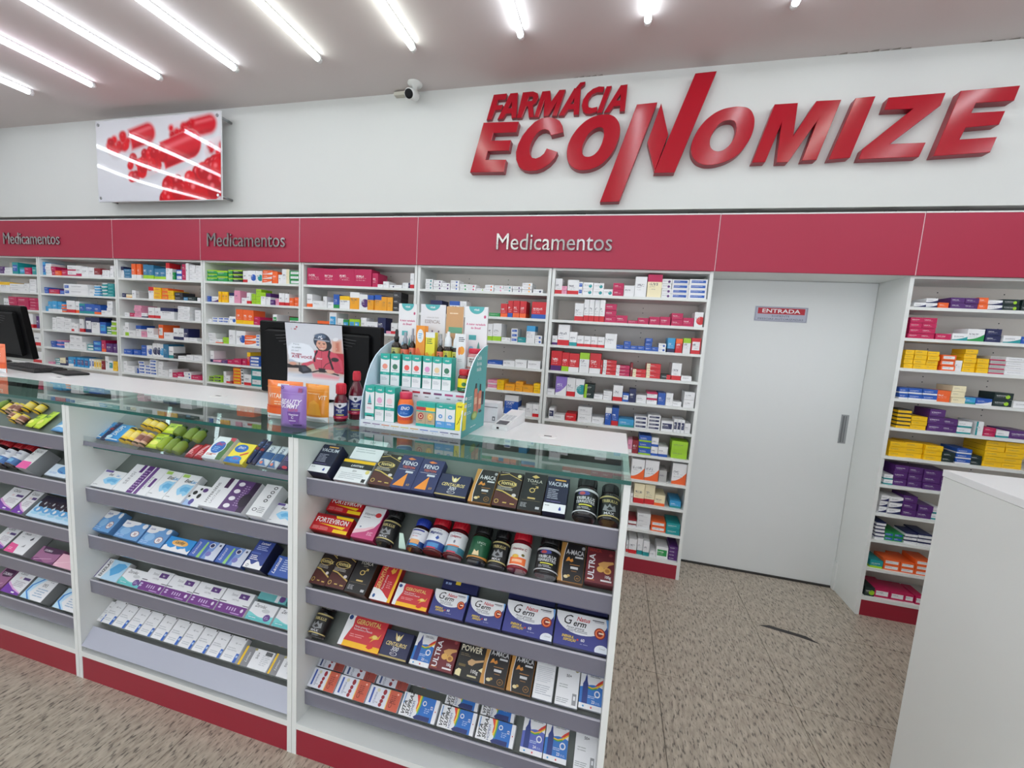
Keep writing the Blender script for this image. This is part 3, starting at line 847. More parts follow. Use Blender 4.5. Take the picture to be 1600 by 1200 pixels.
# (front plane y, depth, outlines in x,z; 1 = smooth curve)
LETTERS = [(-0.056, 0.056, [([(-0.4888, 3.0604), (-0.2407, 3.053), (-0.2521, 2.989), (-0.4156, 2.992), (-0.4286, 2.94), (-0.288, 2.936), (-0.2974, 2.8731), (-0.4491, 2.8747), (-0.4635, 2.816), (-0.3156, 2.8102), (-0.3251, 2.7325), (-0.5693, 2.7389)], 0)]), (-0.056, 0.056, [([(0.0683, 2.9704), (0.0601, 3.0087), (0.039, 3.0414), (0.0038, 3.061), (-0.0382, 3.0692), (-0.0834, 3.0649), (-0.1277, 3.0442), (-0.1712, 3.004), (-0.207, 2.9593), (-0.231, 2.91), (-0.2434, 2.8599), (-0.2384, 2.8087), (-0.2172, 2.7641), (-0.1841, 2.7411), (-0.1445, 2.7339), (-0.0978, 2.7346), (-0.0525, 2.7475), (-0.0086, 2.7747), (0.0229, 2.8092), (0.0389, 2.8462), (-0.0325, 2.8707), (-0.0479, 2.8407), (-0.0732, 2.8202), (-0.1032, 2.8092), (-0.1307, 2.8153), (-0.1479, 2.8377), (-0.1525, 2.8704), (-0.1472, 2.9061), (-0.1319, 2.9412), (-0.1075, 2.9756), (-0.0782, 2.9939), (-0.0517, 2.9967), (-0.0283, 2.9869), (-0.0157, 2.9707), (-0.0101, 2.9562)], 0)]), (-0.056, 0.056, [([(0.3349, 3.0632), (0.378, 3.0537), (0.412, 3.0259), (0.4308, 2.9876), (0.4352, 2.9466), (0.4268, 2.8994), (0.407, 2.8455), (0.3725, 2.7953), (0.3328, 2.7586), (0.2842, 2.7359), (0.2339, 2.7271), (0.1896, 2.73), (0.1513, 2.7475), (0.1229, 2.7769), (0.1086, 2.8164), (0.107, 2.8659), (0.1194, 2.9145), (0.1451, 2.9621), (0.1819, 3.0052), (0.2297, 3.0403), (0.2855, 3.0595)], 1), ([(0.3057, 2.9899), (0.328, 2.9797), (0.3375, 2.9518), (0.3354, 2.9107), (0.3232, 2.87), (0.3012, 2.8329), (0.2706, 2.8112), (0.2383, 2.8069), (0.2157, 2.8155), (0.2027, 2.8406), (0.2023, 2.8721), (0.2118, 2.9065), (0.2306, 2.9437), (0.2538, 2.9687), (0.2777, 2.9832)], 1)]), (-0.056, 0.056, [([(0.5285, 3.1095), (0.6467, 3.1135), (0.4685, 2.5238), (0.35, 2.5217)], 0)]), (-0.056, 0.056, [([(0.6729, 3.1019), (0.7309, 2.9214), (0.6725, 2.7133), (0.6139, 2.88)], 0)]), (-0.056, 0.056, [([(0.8568, 3.2649), (0.9729, 3.2673), (0.7916, 2.694), (0.6719, 2.6955)], 0)]), (-0.056, 0.056, [([(1.1323, 3.0561), (1.1755, 3.0424), (1.204, 3.0047), (1.2139, 2.961), (1.2088, 2.9035), (1.1875, 2.8465), (1.1515, 2.7932), (1.1023, 2.7583), (1.0471, 2.7381), (0.9899, 2.7312), (0.9375, 2.7422), (0.9013, 2.7699), (0.881, 2.8085), (0.8778, 2.8537), (0.8908, 2.9055), (0.9214, 2.9633), (0.9669, 3.0122), (1.0208, 3.0439), (1.0762, 3.0562)], 1), ([(1.0698, 2.9862), (1.1025, 2.9784), (1.1195, 2.952), (1.1209, 2.9082), (1.1081, 2.8649), (1.0837, 2.8293), (1.0502, 2.8086), (1.014, 2.8102), (0.988, 2.83), (0.9782, 2.8602), (0.9825, 2.9008), (1.0031, 2.9439), (1.0319, 2.9753)], 1)]), (-0.056, 0.056, [([(1.3138, 3.0563), (1.431, 3.0561), (1.4293, 2.8687), (1.5282, 3.0598), (1.6479, 3.0581), (1.5664, 2.7391), (1.495, 2.7386), (1.5496, 2.9674), (1.4208, 2.7323), (1.3625, 2.7329), (1.3624, 2.9656), (1.298, 2.737), (1.2306, 2.7368)], 0)]), (-0.056, 0.056, [([(1.7224, 3.0615), (1.8127, 3.0651), (1.7329, 2.7451), (1.632, 2.7386)], 0)]), (-0.056, 0.056, [([(1.8803, 3.0531), (2.1361, 3.0591), (2.1226, 2.9975), (1.9143, 2.8067), (2.0825, 2.8063), (2.0628, 2.7362), (1.7805, 2.7344), (1.7934, 2.7883), (2.006, 2.9904), (1.869, 2.9936)], 0)]), (-0.056, 0.056, [([(2.2061, 3.0635), (2.4539, 3.0705), (2.4405, 3.0018), (2.2789, 3.0004), (2.2649, 2.9478), (2.4102, 2.9486), (2.3949, 2.8853), (2.2525, 2.8777), (2.2333, 2.8146), (2.3955, 2.8195), (2.378, 2.7462), (2.1318, 2.7369)], 0)]), (-0.03, 0.03, [([(-0.4344, 3.2525), (-0.345, 3.2536), (-0.3498, 3.2186), (-0.4048, 3.2174), (-0.4141, 3.1818), (-0.369, 3.1832), (-0.3765, 3.1559), (-0.4224, 3.1525), (-0.445, 3.0952), (-0.477, 3.0938)], 0)]), (-0.03, 0.03, [([(-0.3165, 3.2521), (-0.2673, 3.2529), (-0.2673, 3.096), (-0.2969, 3.0946), (-0.3012, 3.1271), (-0.3417, 3.1265), (-0.3632, 3.0935), (-0.397, 3.0929)], 0), ([(-0.3016, 3.2075), (-0.3011, 3.1574), (-0.3316, 3.1568)], 0)]), (-0.03, 0.03, [([(-0.2288, 3.252), (-0.1596, 3.2531), (-0.1277, 3.2394), (-0.1204, 3.2137), (-0.1339, 3.1831), (-0.157, 3.1688), (-0.1446, 3.0916), (-0.1759, 3.0917), (-0.1879, 3.1645), (-0.2018, 3.1636), (-0.2284, 3.0936), (-0.26, 3.093)], 0), ([(-0.1851, 3.2234), (-0.161, 3.2242), (-0.1533, 3.2129), (-0.1623, 3.1945), (-0.1954, 3.1924)], 0)]), (-0.03, 0.03, [([(-0.0942, 3.2482), (-0.0434, 3.2488), (-0.0325, 3.176), (0.0204, 3.2489), (0.0584, 3.2485), (0.0124, 3.0914), (-0.0167, 3.0913), (0.0117, 3.1886), (-0.0453, 3.0937), (-0.074, 3.0936), (-0.0748, 3.1978), (-0.1101, 3.0908), (-0.139, 3.0907)], 0)]), (-0.03, 0.03, [([(0.1194, 3.2519), (0.1587, 3.2519), (0.1588, 3.0897), (0.1278, 3.0904), (0.1264, 3.1247), (0.0854, 3.1243), (0.0614, 3.0902), (0.0279, 3.0904)], 0), ([(0.1237, 3.1992), (0.1239, 3.1559), (0.0976, 3.1546)], 0)]), (-0.03, 0.03, [([(0.1321, 3.2571), (0.156, 3.2846), (0.185, 3.2866), (0.1828, 3.2745), (0.1552, 3.254)], 0)]), (-0.03, 0.03, [([(0.3102, 3.2463), (0.278, 3.2506), (0.2406, 3.2395), (0.2072, 3.2146), (0.1841, 3.1794), (0.1774, 3.1429), (0.1867, 3.1083), (0.2077, 3.0915), (0.2403, 3.0894), (0.2749, 3.0995), (0.2758, 3.1265), (0.2441, 3.1212), (0.2209, 3.1277), (0.2126, 3.1498), (0.2165, 3.1802), (0.2369, 3.2063), (0.2679, 3.2192), (0.3052, 3.2164)], 0)]), (-0.03, 0.03, [([(0.3279, 3.2468), (0.3575, 3.2475), (0.3095, 3.0924), (0.2801, 3.0918)], 0)]), (-0.03, 0.03, [([(0.417, 3.247), (0.4559, 3.2488), (0.4529, 3.091), (0.4247, 3.0917), (0.4248, 3.1262), (0.381, 3.1243), (0.3555, 3.0913), (0.3257, 3.0901)], 0), ([(0.4223, 3.2016), (0.422, 3.1565), (0.3908, 3.1557)], 0)])]
GROMMETS = [(0.309, -1.353), (-2.401, -1.351), (-1.322, -1.339)]
# unit row kind design x0 x1 s0 s1 thickness name|label
ITEMS = """
R 1 box vacium -484 -404 -4 112 55 supplement_box|dark navy upright box with white base, beside the yellow-striped box, top counter shelf
R 1 box lavback -379 -257 88 175 25 supplement_box|white box half hidden behind the yellow-striped white and black box
R 1 box lavitan -388 -260 -7 80 30 supplement_box|white and black box with yellow stripe lying on the top counter shelf
R 1 box iomax -251 -166 -5 122 35 supplement_box|black and brown supplement box with gold swirl beside the navy orange-triangle boxes
R 1 box feno -170 -89 -3 127 35 supplement_box|navy box with orange triangle, next to the gold-swirl brown box
R 1 box feno -89 -6 -3 124 35 supplement_box|navy box with orange triangle, next to the low navy box with gold emblem
R 1 box cent -6 105 0 81 30 supplement_box|low navy box with gold winged emblem on the top counter shelf
R 1 box amaca 116 193 -8 114 35 supplement_box|black box with kraft edge and ginger root on the top counter shelf
R 1 box iomax 196 277 -8 119 35 supplement_box|black and brown box with gold swirl between two plain black boxes
R 1 box toala 279 357 -8 127 35 supplement_box|black box with gold male symbol on the top counter shelf
R 1 box vacium 361 431 -8 115 50 supplement_box|navy box with white base standing next to two black tubs
R 1 bot black1 452 523 -8 127 36 supplement_bottle|black tub with white lettering, larger one at the top shelf end
R 1 bot black2 529 590 -6 117 31 supplement_bottle|black tub with gold rings at the very end of the top counter shelf
R 2 box forte -466 -321 77 138 30 supplement_box|red and yellow box lying behind the same box on the second counter shelf
R 2 box forte -484 -331 -3 58 35 supplement_box|red and yellow box with white lettering in front on the second counter shelf
R 2 box pinky -310 -221 -5 114 40 supplement_box|white and pink box with red round mark beside the red-yellow box
R 2 bot black2 -212 -148 -8 115 32 supplement_bottle|black silver-printed tub standing beside the white and pink box
R 2 bot blue -96 -36 -7 101 30 supplement_bottle|blue-capped supplement bottle with white label
R 2 bot redblue -32 37 -8 115 35 supplement_bottle|red-capped bottle with white and blue label beside the blue-capped bottle
R 2 bot redteal 39 107 -8 114 34 supplement_bottle|red-capped bottle with white and teal label beside the green bottle
R 2 bot green 123 189 -8 116 33 supplement_bottle|black-capped bottle with dark green label
R 2 bot black2 195 253 -8 114 29 supplement_bottle|black bottle with gold lettering between the green bottle and a red-capped bottle
R 2 bot redorange 260 327 -8 116 34 supplement_bottle|red-capped bottle with white and orange label
R 2 bot black1 348 422 -8 118 37 supplement_bottle|black tub with white lettering beside the kraft-edged black box on the second shelf
R 2 box amaca 422 501 -8 114 35 supplement_box|black box with kraft edge and ginger root at the end of the second counter shelf
R 2 box ultra 505 592 3 111 40 supplement_box|maroon box with white vertical lettering at the end of the second counter shelf
R 3 box iomax -484 -417 -3 124 35 supplement_box|brown gold-swirl box at the far end of the third counter shelf
R 3 box iomax -416 -338 -2 125 35 supplement_box|brown gold-swirl box between its twin and a black box, third counter shelf
R 3 box toala -327 -243 -7 127 50 supplement_box|black box with gold male symbol on the third counter shelf
R 3 box geroV -231 -150 -8 120 35 supplement_box|narrow red box with sideways gold lettering and yellow edge
R 3 box gero -142 -11 -8 65 35 supplement_box|wide red box with gold lettering and yellow base on the third counter shelf
R 3 box ngback 11 144 78 163 25 supplement_box|dark navy box lying behind the first white-domed navy box
R 3 box ngs -3 121 -8 71 35 supplement_box|small navy and white box with round red mark beside the wide red box
R 3 box ngs 130 253 -8 70 35 supplement_box|small navy and white box with round red mark, beside the two larger ones
R 3 box ngback 253 415 95 180 20 supplement_box|dark navy box edge showing behind the larger navy and white box
R 3 box ngb 257 421 -8 87 35 supplement_box|large navy and white box with round red mark, between the small and the last one
R 3 box ngback 421 589 101 186 20 supplement_box|dark navy box edge showing behind the last navy and white box
R 3 box ngb 425 592 -8 89 35 supplement_box|large navy and white box with round red mark at the end of the third shelf
R 4 bot black2 -482 -416 -8 114 33 supplement_bottle|black tub lying in the dark far end of the fourth counter shelf
R 4 box gero -356 -190 -8 98 35 supplement_box|wide red box with gold lettering and yellow base on the fourth counter shelf
R 4 box cent -191 -81 -8 77 30 supplement_box|navy box with gold winged emblem on the fourth counter shelf
R 4 box homem -67 6 -8 96 35 supplement_box|blue and white box with rainbow band beside the maroon box
R 4 box ultra 6 93 -6 102 35 supplement_box|maroon box with white vertical lettering on the fourth counter shelf
R 4 box power 98 194 -8 114 35 supplement_box|black box with wooden spoon picture on the fourth counter shelf
R 4 box amaca 192 280 -8 114 35 supplement_box|black kraft-edged box beside the wooden spoon box
R 4 box amaca 285 367 -8 114 35 supplement_box|black kraft-edged box beside the plain white box of the fourth shelf
R 4 box white2 372 437 -8 104 35 supplement_box|plain white box with faint grey print on the fourth counter shelf
R 4 box fifty 445 518 -8 100 35 supplement_box|white box marked 50+ on the fourth counter shelf
R 4 box homem 520 592 -1 103 35 supplement_box|blue and white box with rainbow band at the end of the fourth shelf
R 5 box vitback -484 -371 58 124 30 supplement_box|white and copper vitamin box behind the first of its row, bottom counter shelf
R 5 box vitback -364 -231 56 122 30 supplement_box|white and copper vitamin box behind the second of its row, bottom counter shelf
R 5 box vitback -225 -99 57 123 30 supplement_box|white and copper vitamin box behind the third of its row, bottom counter shelf
R 5 box vit -484 -371 -8 54 35 supplement_box|white and copper vitamin box, first of three in front on the bottom shelf
R 5 box vit -367 -240 -8 54 35 supplement_box|white and copper vitamin box, middle of three in front on the bottom shelf
R 5 box vit -236 -108 -8 51 35 supplement_box|white and copper vitamin box, last of three in front on the bottom shelf
R 5 box supraz -101 38 -8 59 35 supplement_box|white and blue box with rainbow strip, beside the copper vitamin boxes
R 5 box suprazback 53 176 58 130 30 supplement_box|white and blue box lying behind the middle rainbow-strip box
R 5 box suprazback 188 309 57 129 30 supplement_box|white and blue box lying behind the third rainbow-strip box
R 5 box supraz 47 180 -8 54 35 supplement_box|white and blue box with rainbow strip, middle of the three lying sideways
R 5 box supraz 188 321 -8 54 35 supplement_box|white and blue box with rainbow strip, third of the three lying sideways
R 5 box mulher 344 420 -8 96 35 supplement_box|violet-blue box with rainbow band marked 24 on the bottom counter shelf
R 5 box homem 422 499 -8 96 35 supplement_box|blue box with rainbow band marked 23 on the bottom counter shelf
R 5 box fifty 521 592 -8 100 35 supplement_box|white box marked 50+ at the end of the bottom counter shelf
M 1 pou blue -1586 -1552 10 100 12 sachet|light blue sachet leaning at the start of the middle unit's clear tray
M 1 pou navy -1560 -1529 6 102 16 sachet|narrow navy sachet between two light blue sachets
M 1 pou blue -1544 -1454 8 96 12 sachet|light blue sachet beside the banded yellow rolls in the clear tray
M 1 rol yellow -1432 -1394 7 74 19 candy_roll|yellow roll at the front beside the light blue sachet
M 1 rol yellow -1394 -1359 6 74 18 candy_roll|yellow roll, second along the front of the clear tray
M 1 rol pinkroll -1359 -1326 4 65 17 candy_roll|pinkish yellow roll beside the second front yellow roll
M 1 rol pinkroll -1329 -1302 5 66 14 candy_roll|pinkish yellow roll next to the lime sachet
M 1 rol yellow -1402 -1363 88 132 19 candy_roll|yellow roll at the back of the clear tray, nearest the blue sachet
M 1 rol yellow -1362 -1327 85 129 18 candy_roll|yellow roll in the middle of the back row of the clear tray
M 1 rol yellow -1324 -1289 82 125 18 candy_roll|yellow roll at the back beside the rear lime sachet
M 1 pou lime -1304 -1234 7 79 14 sachet|lime green sachet lying at the front of the clear tray
M 1 pou lime -1294 -1224 85 136 14 sachet|lime green sachet lying at the back of the clear tray
M 1 rol limeb -1224 -1185 1 72 20 candy_roll|bright lime bottle lying beside the front lime sachet
M 1 rol greenb -1182 -1141 -2 69 20 candy_roll|green bottle lying second in the front row
M 1 rol greenb -1136 -1095 -4 60 21 candy_roll|green bottle lying third in the front row beside the red packs
M 1 rol greenb -1209 -1168 74 123 21 candy_roll|dark green bottle at the back beside the rear lime sachet
M 1 rol greenb -1144 -1102 62 127 21 candy_roll|green bottle in the middle of the back row
M 1 rol greenb -1098 -1059 61 120 20 candy_roll|green bottle at the end of the back row
M 1 pou redpack -1079 -1039 -8 55 18 sachet|red packet beside the green bottles
M 1 pou redpack -1038 -990 -8 62 18 sachet|red packet beside the antacid bottle
M 1 box enolie -977 -889 -8 95 30 antacid_box|tall white, green and red pack with blue oval lying in the clear tray
M 1 box enoyel -877 -787 -8 83 25 antacid_box|yellow and blue box with oval label lying in the clear tray
M 1 pou navy -797 -772 7 121 20 sachet|dark navy sachet with red mark, beside the yellow oval-labelled box
M 1 pou navy -770 -746 6 116 20 sachet|dark navy sachet beside the white and blue sticks
M 1 pou stick -749 -697 6 102 15 sachet|white and blue stick sachet nearest the navy sachets
M 1 pou stick -694 -651 3 103 15 sachet|white and blue stick sachet beside the purple one
M 1 pou purple -652 -600 6 77 15 sachet|dark purple sachet at the end of the clear tray
M 2 box enzi -1586 -1461 -8 74 30 lactase_box|white box with blue splash at the start of the second tray, middle unit
M 2 box senswide -1452 -1271 -8 119 35 lactase_box|white box with broad purple band lying beside the blue splash box
M 2 box enzi -1271 -1182 -8 116 35 lactase_box|narrow white box with blue splash and green top, beside the purple-banded box
M 2 box enzi -1181 -1084 -8 115 35 lactase_box|narrow white box with blue splash and green top, beside the speckled box
M 2 box cow -1094 -1005 -8 82 25 lactase_box|small speckled black and white box with lilac corner
M 2 box hylak -986 -777 -5 123 50 lactase_box|large white and purple box with white ovals in the second tray
M 2 box whitebox -747 -674 -8 122 60 lactase_box|narrow white box with row of small dark rings beside the large purple box
M 2 box enzi -692 -572 -8 73 25 lactase_box|white box with blue splash at the end of the second tray, middle unit
M 3 box babyblue -1586 -1492 1 92 40 lactase_box|pale blue box with white cloud and round mark at the start of the third tray
M 3 box babyblue -1463 -1330 -4 69 35 lactase_box|pale blue box with round mark, second in the third tray
M 3 box babyblue -1321 -1199 -8 69 35 lactase_box|pale blue box with round mark, beside the bright blue splash box
M 3 box lacday -1197 -1059 -8 48 30 lactase_box|bright blue box with white splash in the third tray
M 3 box lacto -1055 -926 -8 62 30 lactase_box|mid blue box with green stripe, beside the bright blue splash box
M 3 box lacto -921 -795 -8 61 30 lactase_box|mid blue box with green stripe, beside the tall dark blue box
M 3 box lactosil -764 -684 -8 97 60 lactase_box|tall dark blue and white box in the third tray
M 3 box lact -667 -563 -8 66 30 lactase_box|royal blue box at the end of the third tray, middle unit
M 4 box enziside -1586 -1454 -8 73 35 lactase_box|white box with blue splash and sideways lettering in the fourth tray
M 4 box zerback -775 -640 67 139 30 lactase_box|teal box lying behind the teal and white boxes at the end of the fourth tray
M 4 box zero -1455 -1336 -8 58 30 lactase_box|teal and white box beside the sideways-lettered blue splash box
M 4 box sens -1348 -1213 -8 77 30 lactase_box|white and purple box, first of four in the fourth tray
M 4 box sens -1210 -1070 -8 74 30 lactase_box|white and purple box, second of four in the fourth tray
M 4 box sens -1066 -932 -8 75 30 lactase_box|white and purple box, third of four in the fourth tray
M 4 box sens -927 -787 -8 76 30 lactase_box|white and purple box, last of four in the fourth tray
M 4 box zero -777 -659 -8 56 30 lactase_box|teal and white box beside the last purple box of the fourth tray
M 4 box zero -651 -535 -8 57 30 lactase_box|teal and white box at the end of the fourth tray, cut by the divider
M 5 box thin -1586 -1556 -7 73 30 test_kit_box|white box with blue corner, first in the bottom tray of the middle unit
M 5 box thin -1567 -1497 -7 82 30 test_kit_box|white box with blue corner, second in the bottom tray of the middle unit
M 5 box thin -1494 -1422 -7 80 30 test_kit_box|white box with blue corner, third in the bottom tray of the middle unit
M 5 box thin -1420 -1349 -7 80 30 test_kit_box|white box with blue corner, fourth in the bottom tray of the middle unit
M 5 box thin -1347 -1274 -8 80 30 test_kit_box|white box with blue corner, fifth in the bottom tray of the middle unit
M 5 box thin -1271 -1201 -8 80 30 test_kit_box|white box with blue corner, sixth in the bottom tray of the middle unit
M 5 box thin -1198 -1125 -8 79 30 test_kit_box|white box with blue corner, seventh in the bottom tray of the middle unit
M 5 box thin -1122 -1052 -8 79 30 test_kit_box|white box with blue corner, eighth in the bottom tray of the middle unit
M 5 box thin -1049 -978 -8 78 30 test_kit_box|white box with blue corner, ninth in the bottom tray of the middle unit
M 5 box thin -975 -905 -8 77 30 test_kit_box|white box with blue corner, tenth in the bottom tray of the middle unit
M 5 box thin -902 -826 -8 77 30 test_kit_box|white box with blue corner beside the yellow-edged boxes of the bottom tray
M 5 box yeledge -814 -677 -8 58 30 test_kit_box|white and grey box with yellow edge beside the row of blue-cornered boxes
M 5 box yeledge -670 -550 -8 60 30 test_kit_box|white and grey box with yellow edge at the end of the bottom tray
L 1 rol greenb -2317 -2285 71 132 16 candy_roll|green bottle at the picture edge in the left unit's tray
L 1 rol yellow -2256 -2225 58 114 16 candy_roll|yellow roll at the back of the left unit's tray, beside the green bottle
L 1 rol pinkroll -2222 -2190 61 114 16 candy_roll|pinkish roll at the back of the left unit's tray
L 1 rol pinkroll -2192 -2161 64 115 15 candy_roll|pinkish roll at the back, beside the upright yellow roll of the left tray
L 1 rol yellow -2138 -2100 84 134 19 candy_roll|yellow roll at the back of the left tray, second from its end
L 1 rol yellow -2064 -2031 82 130 17 candy_roll|yellow roll at the back end of the left tray near the divider
L 1 rol pinkroll -2163 -2130 31 65 16 candy_roll|pinkish roll at the front of the left tray
L 1 rol yellow -2129 -2097 18 67 16 candy_roll|yellow roll at the front of the left tray
L 1 rol pinkroll -2085 -2051 19 58 17 candy_roll|pinkish roll at the front of the left tray beside the lime sachets
L 1 pou lime -2023 -1979 10 85 20 sachet|lime green sachet standing on edge in the left tray, nearest the rolls
L 1 pou lime -1970 -1927 9 106 20 sachet|lime green sachet standing on edge in the left tray, nearest the divider
L 1 pou bluewhite -1865 -1787 11 70 15 sachet|blue and white sachet at the divider end of the left tray
L 2 bot redcap -2352 -2284 2 118 34 supplement_bottle|red-capped white bottle lying at the picture edge in the left unit
L 2 bot redcap2 -2278 -2210 -2 114 35 supplement_bottle|red-capped bottle with blue label beside the white red-capped bottle, left unit
L 2 bot redcap2 -2206 -2136 -1 117 29 supplement_bottle|red-capped bottle with blue label, third of four in the left unit
L 2 bot redcap2 -2132 -2064 2 118 29 supplement_bottle|red-capped bottle with blue label beside the grey-sided box, left unit
L 2 box calgrey -1997 -1928 -8 94 70 calcium_box|tall white and pink box with grey side, beside the red-capped bottles
L 2 box bluebag -1894 -1762 2 60 20 calcium_box|white and blue box with dark top beside the grey-sided box, left unit
L 3 box calcio -2229 -2105 -5 101 40 calcium_box|white box with purple wave at the picture edge, third tray of left unit
L 3 box calcio -2095 -2020 -7 104 40 calcium_box|narrow white box with purple wave, third tray of left unit
L 3 box gums -2012 -1738 -4 98 30 calcium_box|pale blue box with row of dark ovals, third tray of left unit
L 4 box calcio -2283 -2183 1 102 40 calcium_box|white box with purple wave at the picture edge, fourth tray of left unit
L 4 box pinkcorner -2153 -2021 -5 96 50 calcium_box|white box with pink corner, fourth tray of left unit
L 4 box purplebox -1991 -1854 -7 57 30 calcium_box|mauve box with dark purple top, fourth tray of left unit
L 4 box pinkbox -1848 -1711 -8 46 30 calcium_box|pale pink box with dark top at the divider end, fourth tray of left unit
L 5 box purplebox -2318 -2231 -6 83 30 calcium_box|mauve box at the picture edge, bottom tray of left unit
L 5 box calcio -2206 -2087 -8 95 40 calcium_box|white box with purple wave, bottom tray of left unit
L 5 box dds -2056 -1917 -8 80 50 calcium_box|white and pale blue box with grey side, bottom tray of left unit
L 5 box dds -1854 -1708 -8 74 40 calcium_box|white and pale blue box at the divider end, bottom tray of left unit
"""
D_TIER2 = [(-0.3693, -0.3274, 0.1245, (240, 150, 130), 'tall white and teal box with coral dot at the end of the middle tier'), (-0.3242, -0.2836, 0.1266, (60, 120, 92), 'tall white and teal box with dark green dot, second on the middle tier'), (-0.2727, -0.2327, 0.1268, (240, 90, 84), 'tall white and teal box with red dot beside the dark green one'), (-0.2311, -0.1913, 0.1273, (238, 92, 86), 'tall white and teal box with red dot beside the pink one'), (-0.1847, -0.1458, 0.1272, (222, 150, 200), 'tall white and teal box with pink dot on the middle tier'), (-0.1438, -0.1054, 0.1268, (236, 206, 160), 'tall white and teal box with beige dot on the middle tier'), (-0.1031, -0.0647, 0.1274, (60, 120, 92), 'tall white and teal box with dark green dot beside the red-capped bottle')]
D_TIER1 = [(-0.3747, -0.3347, 0.1307, 'drop', 'tall white box with dropper picture at the end of the lowest tier'), (-0.3323, -0.2927, 0.1319, (232, 170, 206), 'tall white and teal box with pink dot on the lowest tier'), (-0.2904, -0.2499, 0.1317, (238, 206, 214), 'tall white and teal box with pale pink dot beside the orange flask')]
D_DUO, D_BLUE, D_YEL, D_ENO, D_RED, D_JAR = [-0.1594, -0.1212, -0.0834], [-0.0811, -0.0431, -0.005], [-0.0035, 0.0268], -0.2162, -0.0157, -0.0106
D_DROP = [(-0.3526, 0.02, 0.1401, (26, 26, 28), (196, 190, 110), 'black dropper bottle with green-gold label at the end of the top tier', 'drop'), (-0.3126, 0.0173, 0.1305, (200, 206, 220), (236, 120, 90), 'clear-capped spray bottle with coral label beside the black dropper', 'spray'), (-0.2793, 0.0137, 0.1472, (190, 196, 210), (236, 124, 96), 'clear-capped spray bottle with coral label beside the tall orange box', 'spray'), (-0.1545, 0.0141, 0.1325, (200, 204, 212), (236, 130, 100), 'small clear-capped spray bottle between the yellow box and a white-capped bottle', 'spray'), (-0.1214, 0.0184, 0.1431, (226, 228, 232), (206, 200, 70), 'white-capped dark bottle with green and yellow label on the top tier', 'cap'), (-0.0881, 0.0136, 0.1378, (226, 228, 232), (200, 196, 80), 'white-capped dark bottle half hidden behind the white box with orange picture', 'cap')]
D_TOP = [(-0.2578, -0.2175, 0.16, 'orange', 'tall orange box with white circle on the top display tier'), (-0.2144, -0.1736, 0.1356, 'yellow', 'yellow and white box with orange foot on the top display tier'), (-0.0805, -0.0411, 0.1368, 'white', 'white box with orange fruit picture on the top display tier')]
D_HEAD = [(-0.3835, -0.2976, 0.2514, 'drop', 'tall white header card with teal crest nearest the monitor'), (-0.2798, -0.166, 0.2527, 'ess', 'wide white header card lettered ESSENCIAL'), (-0.1621, -0.0851, 0.248, 'kraft', 'kraft-coloured header card between two white ones'), (-0.0794, 0.0199, 0.2521, 'drop', 'tall white header card with teal crest at the open end of the stand')]
POSTX = -0.893

# ================================================================ the room
XL, XR, YF, YB, ZC = -7.4, 4.9, -7.0, 0.32, 3.334
def structure(o): return tag(o, kind='structure')
fl = structure(boxo('floor', XL, XR, YF, YB, -0.1, -0.004, mat((70, 66, 62), 0.8)))
tile_me = None
TS = 0.6
i0, i1 = math.floor((XL - 0.87) / TS), math.ceil((XR - 0.87) / TS)
j0, j1 = math.floor((YF + 0.915) / TS), math.ceil((YB + 0.915) / TS)
for i in range(i0, i1):
    for j in range(j0, j1):
        xa, ya = 0.87 + TS*i, -0.915 + TS*j
        if ya + TS > YB + 0.3: continue
        if tile_me is None:
            t = MB().box(0.0012, TS - 0.0012, 0.0012, TS - 0.0012, 0, 0.0045, 0, 0.0008).build('tile', M_GRAN, fl); tile_me = t.data
        else: t = link('tile', tile_me, fl)
        t.location = (xa - (XL + XR)/2, ya - (YF + YB)/2, 0.096 - 0.0005)
# the light wedge of worn grout by the shelving end
g = MB(); g.prism([(1.50, -0.335), (1.56, -0.318), (1.74, -0.352), (1.79, -0.40), (1.70, -0.372)], 0.0042, 0.0052, 'z')
scuff = g.build('floor_scuff', mat((58, 56, 56), 0.7), fl); scuff.location = (-(XL + XR)/2, -(YF + YB)/2, 0.096)

structure(boxo('ceiling', XL, XR, YF, YB + 0.3, ZC, ZC + 0.12, M_CEIL))
w = MB(); w.box(XL, XR, 0.325, 0.40, 0, ZC); w.box(XL, XR, 0.0, 0.325, 2.487, ZC)
structure(w.build('wall_back', M_WALL))
structure(boxo('wall_left', XL - 0.1, XL, YF, YB + 0.1, 0, ZC, M_WALL))
structure(boxo('wall_right', XR, XR + 0.1, YF, YB + 0.1, 0, ZC, M_WALL))
w = MB(); w.box(XL, -4.8, YF - 0.1, YF, 0, ZC); w.box(3.9, XR, YF - 0.1, YF, 0, ZC); w.box(-4.8, 3.9, YF - 0.1, YF, 2.75, ZC)
structure(w.build('wall_front', M_WALL))
# crumbled edge of plaster where ceiling meets wall
cr = MB(); rr = random.Random(3)
for xa, xb, n in ((0.10, 0.30, 5), (1.52, 1.98, 9), (2.28, 2.52, 4)):
    for k in range(n):
        x = xa + (xb - xa)*k/n; d = rr.uniform(0.006, 0.022)
        cr.add([(x, -0.002, ZC - 0.001), (x + (xb - xa)/n*0.9, -0.002, ZC - 0.001), (x + (xb - xa)/n*0.8, -d, ZC - 0.0015), (x + 0.01, -d*0.6, ZC - 0.0015)], [(0, 1, 2, 3)])
structure(cr.build('trim_1', mat((160, 152, 146), 0.9)))

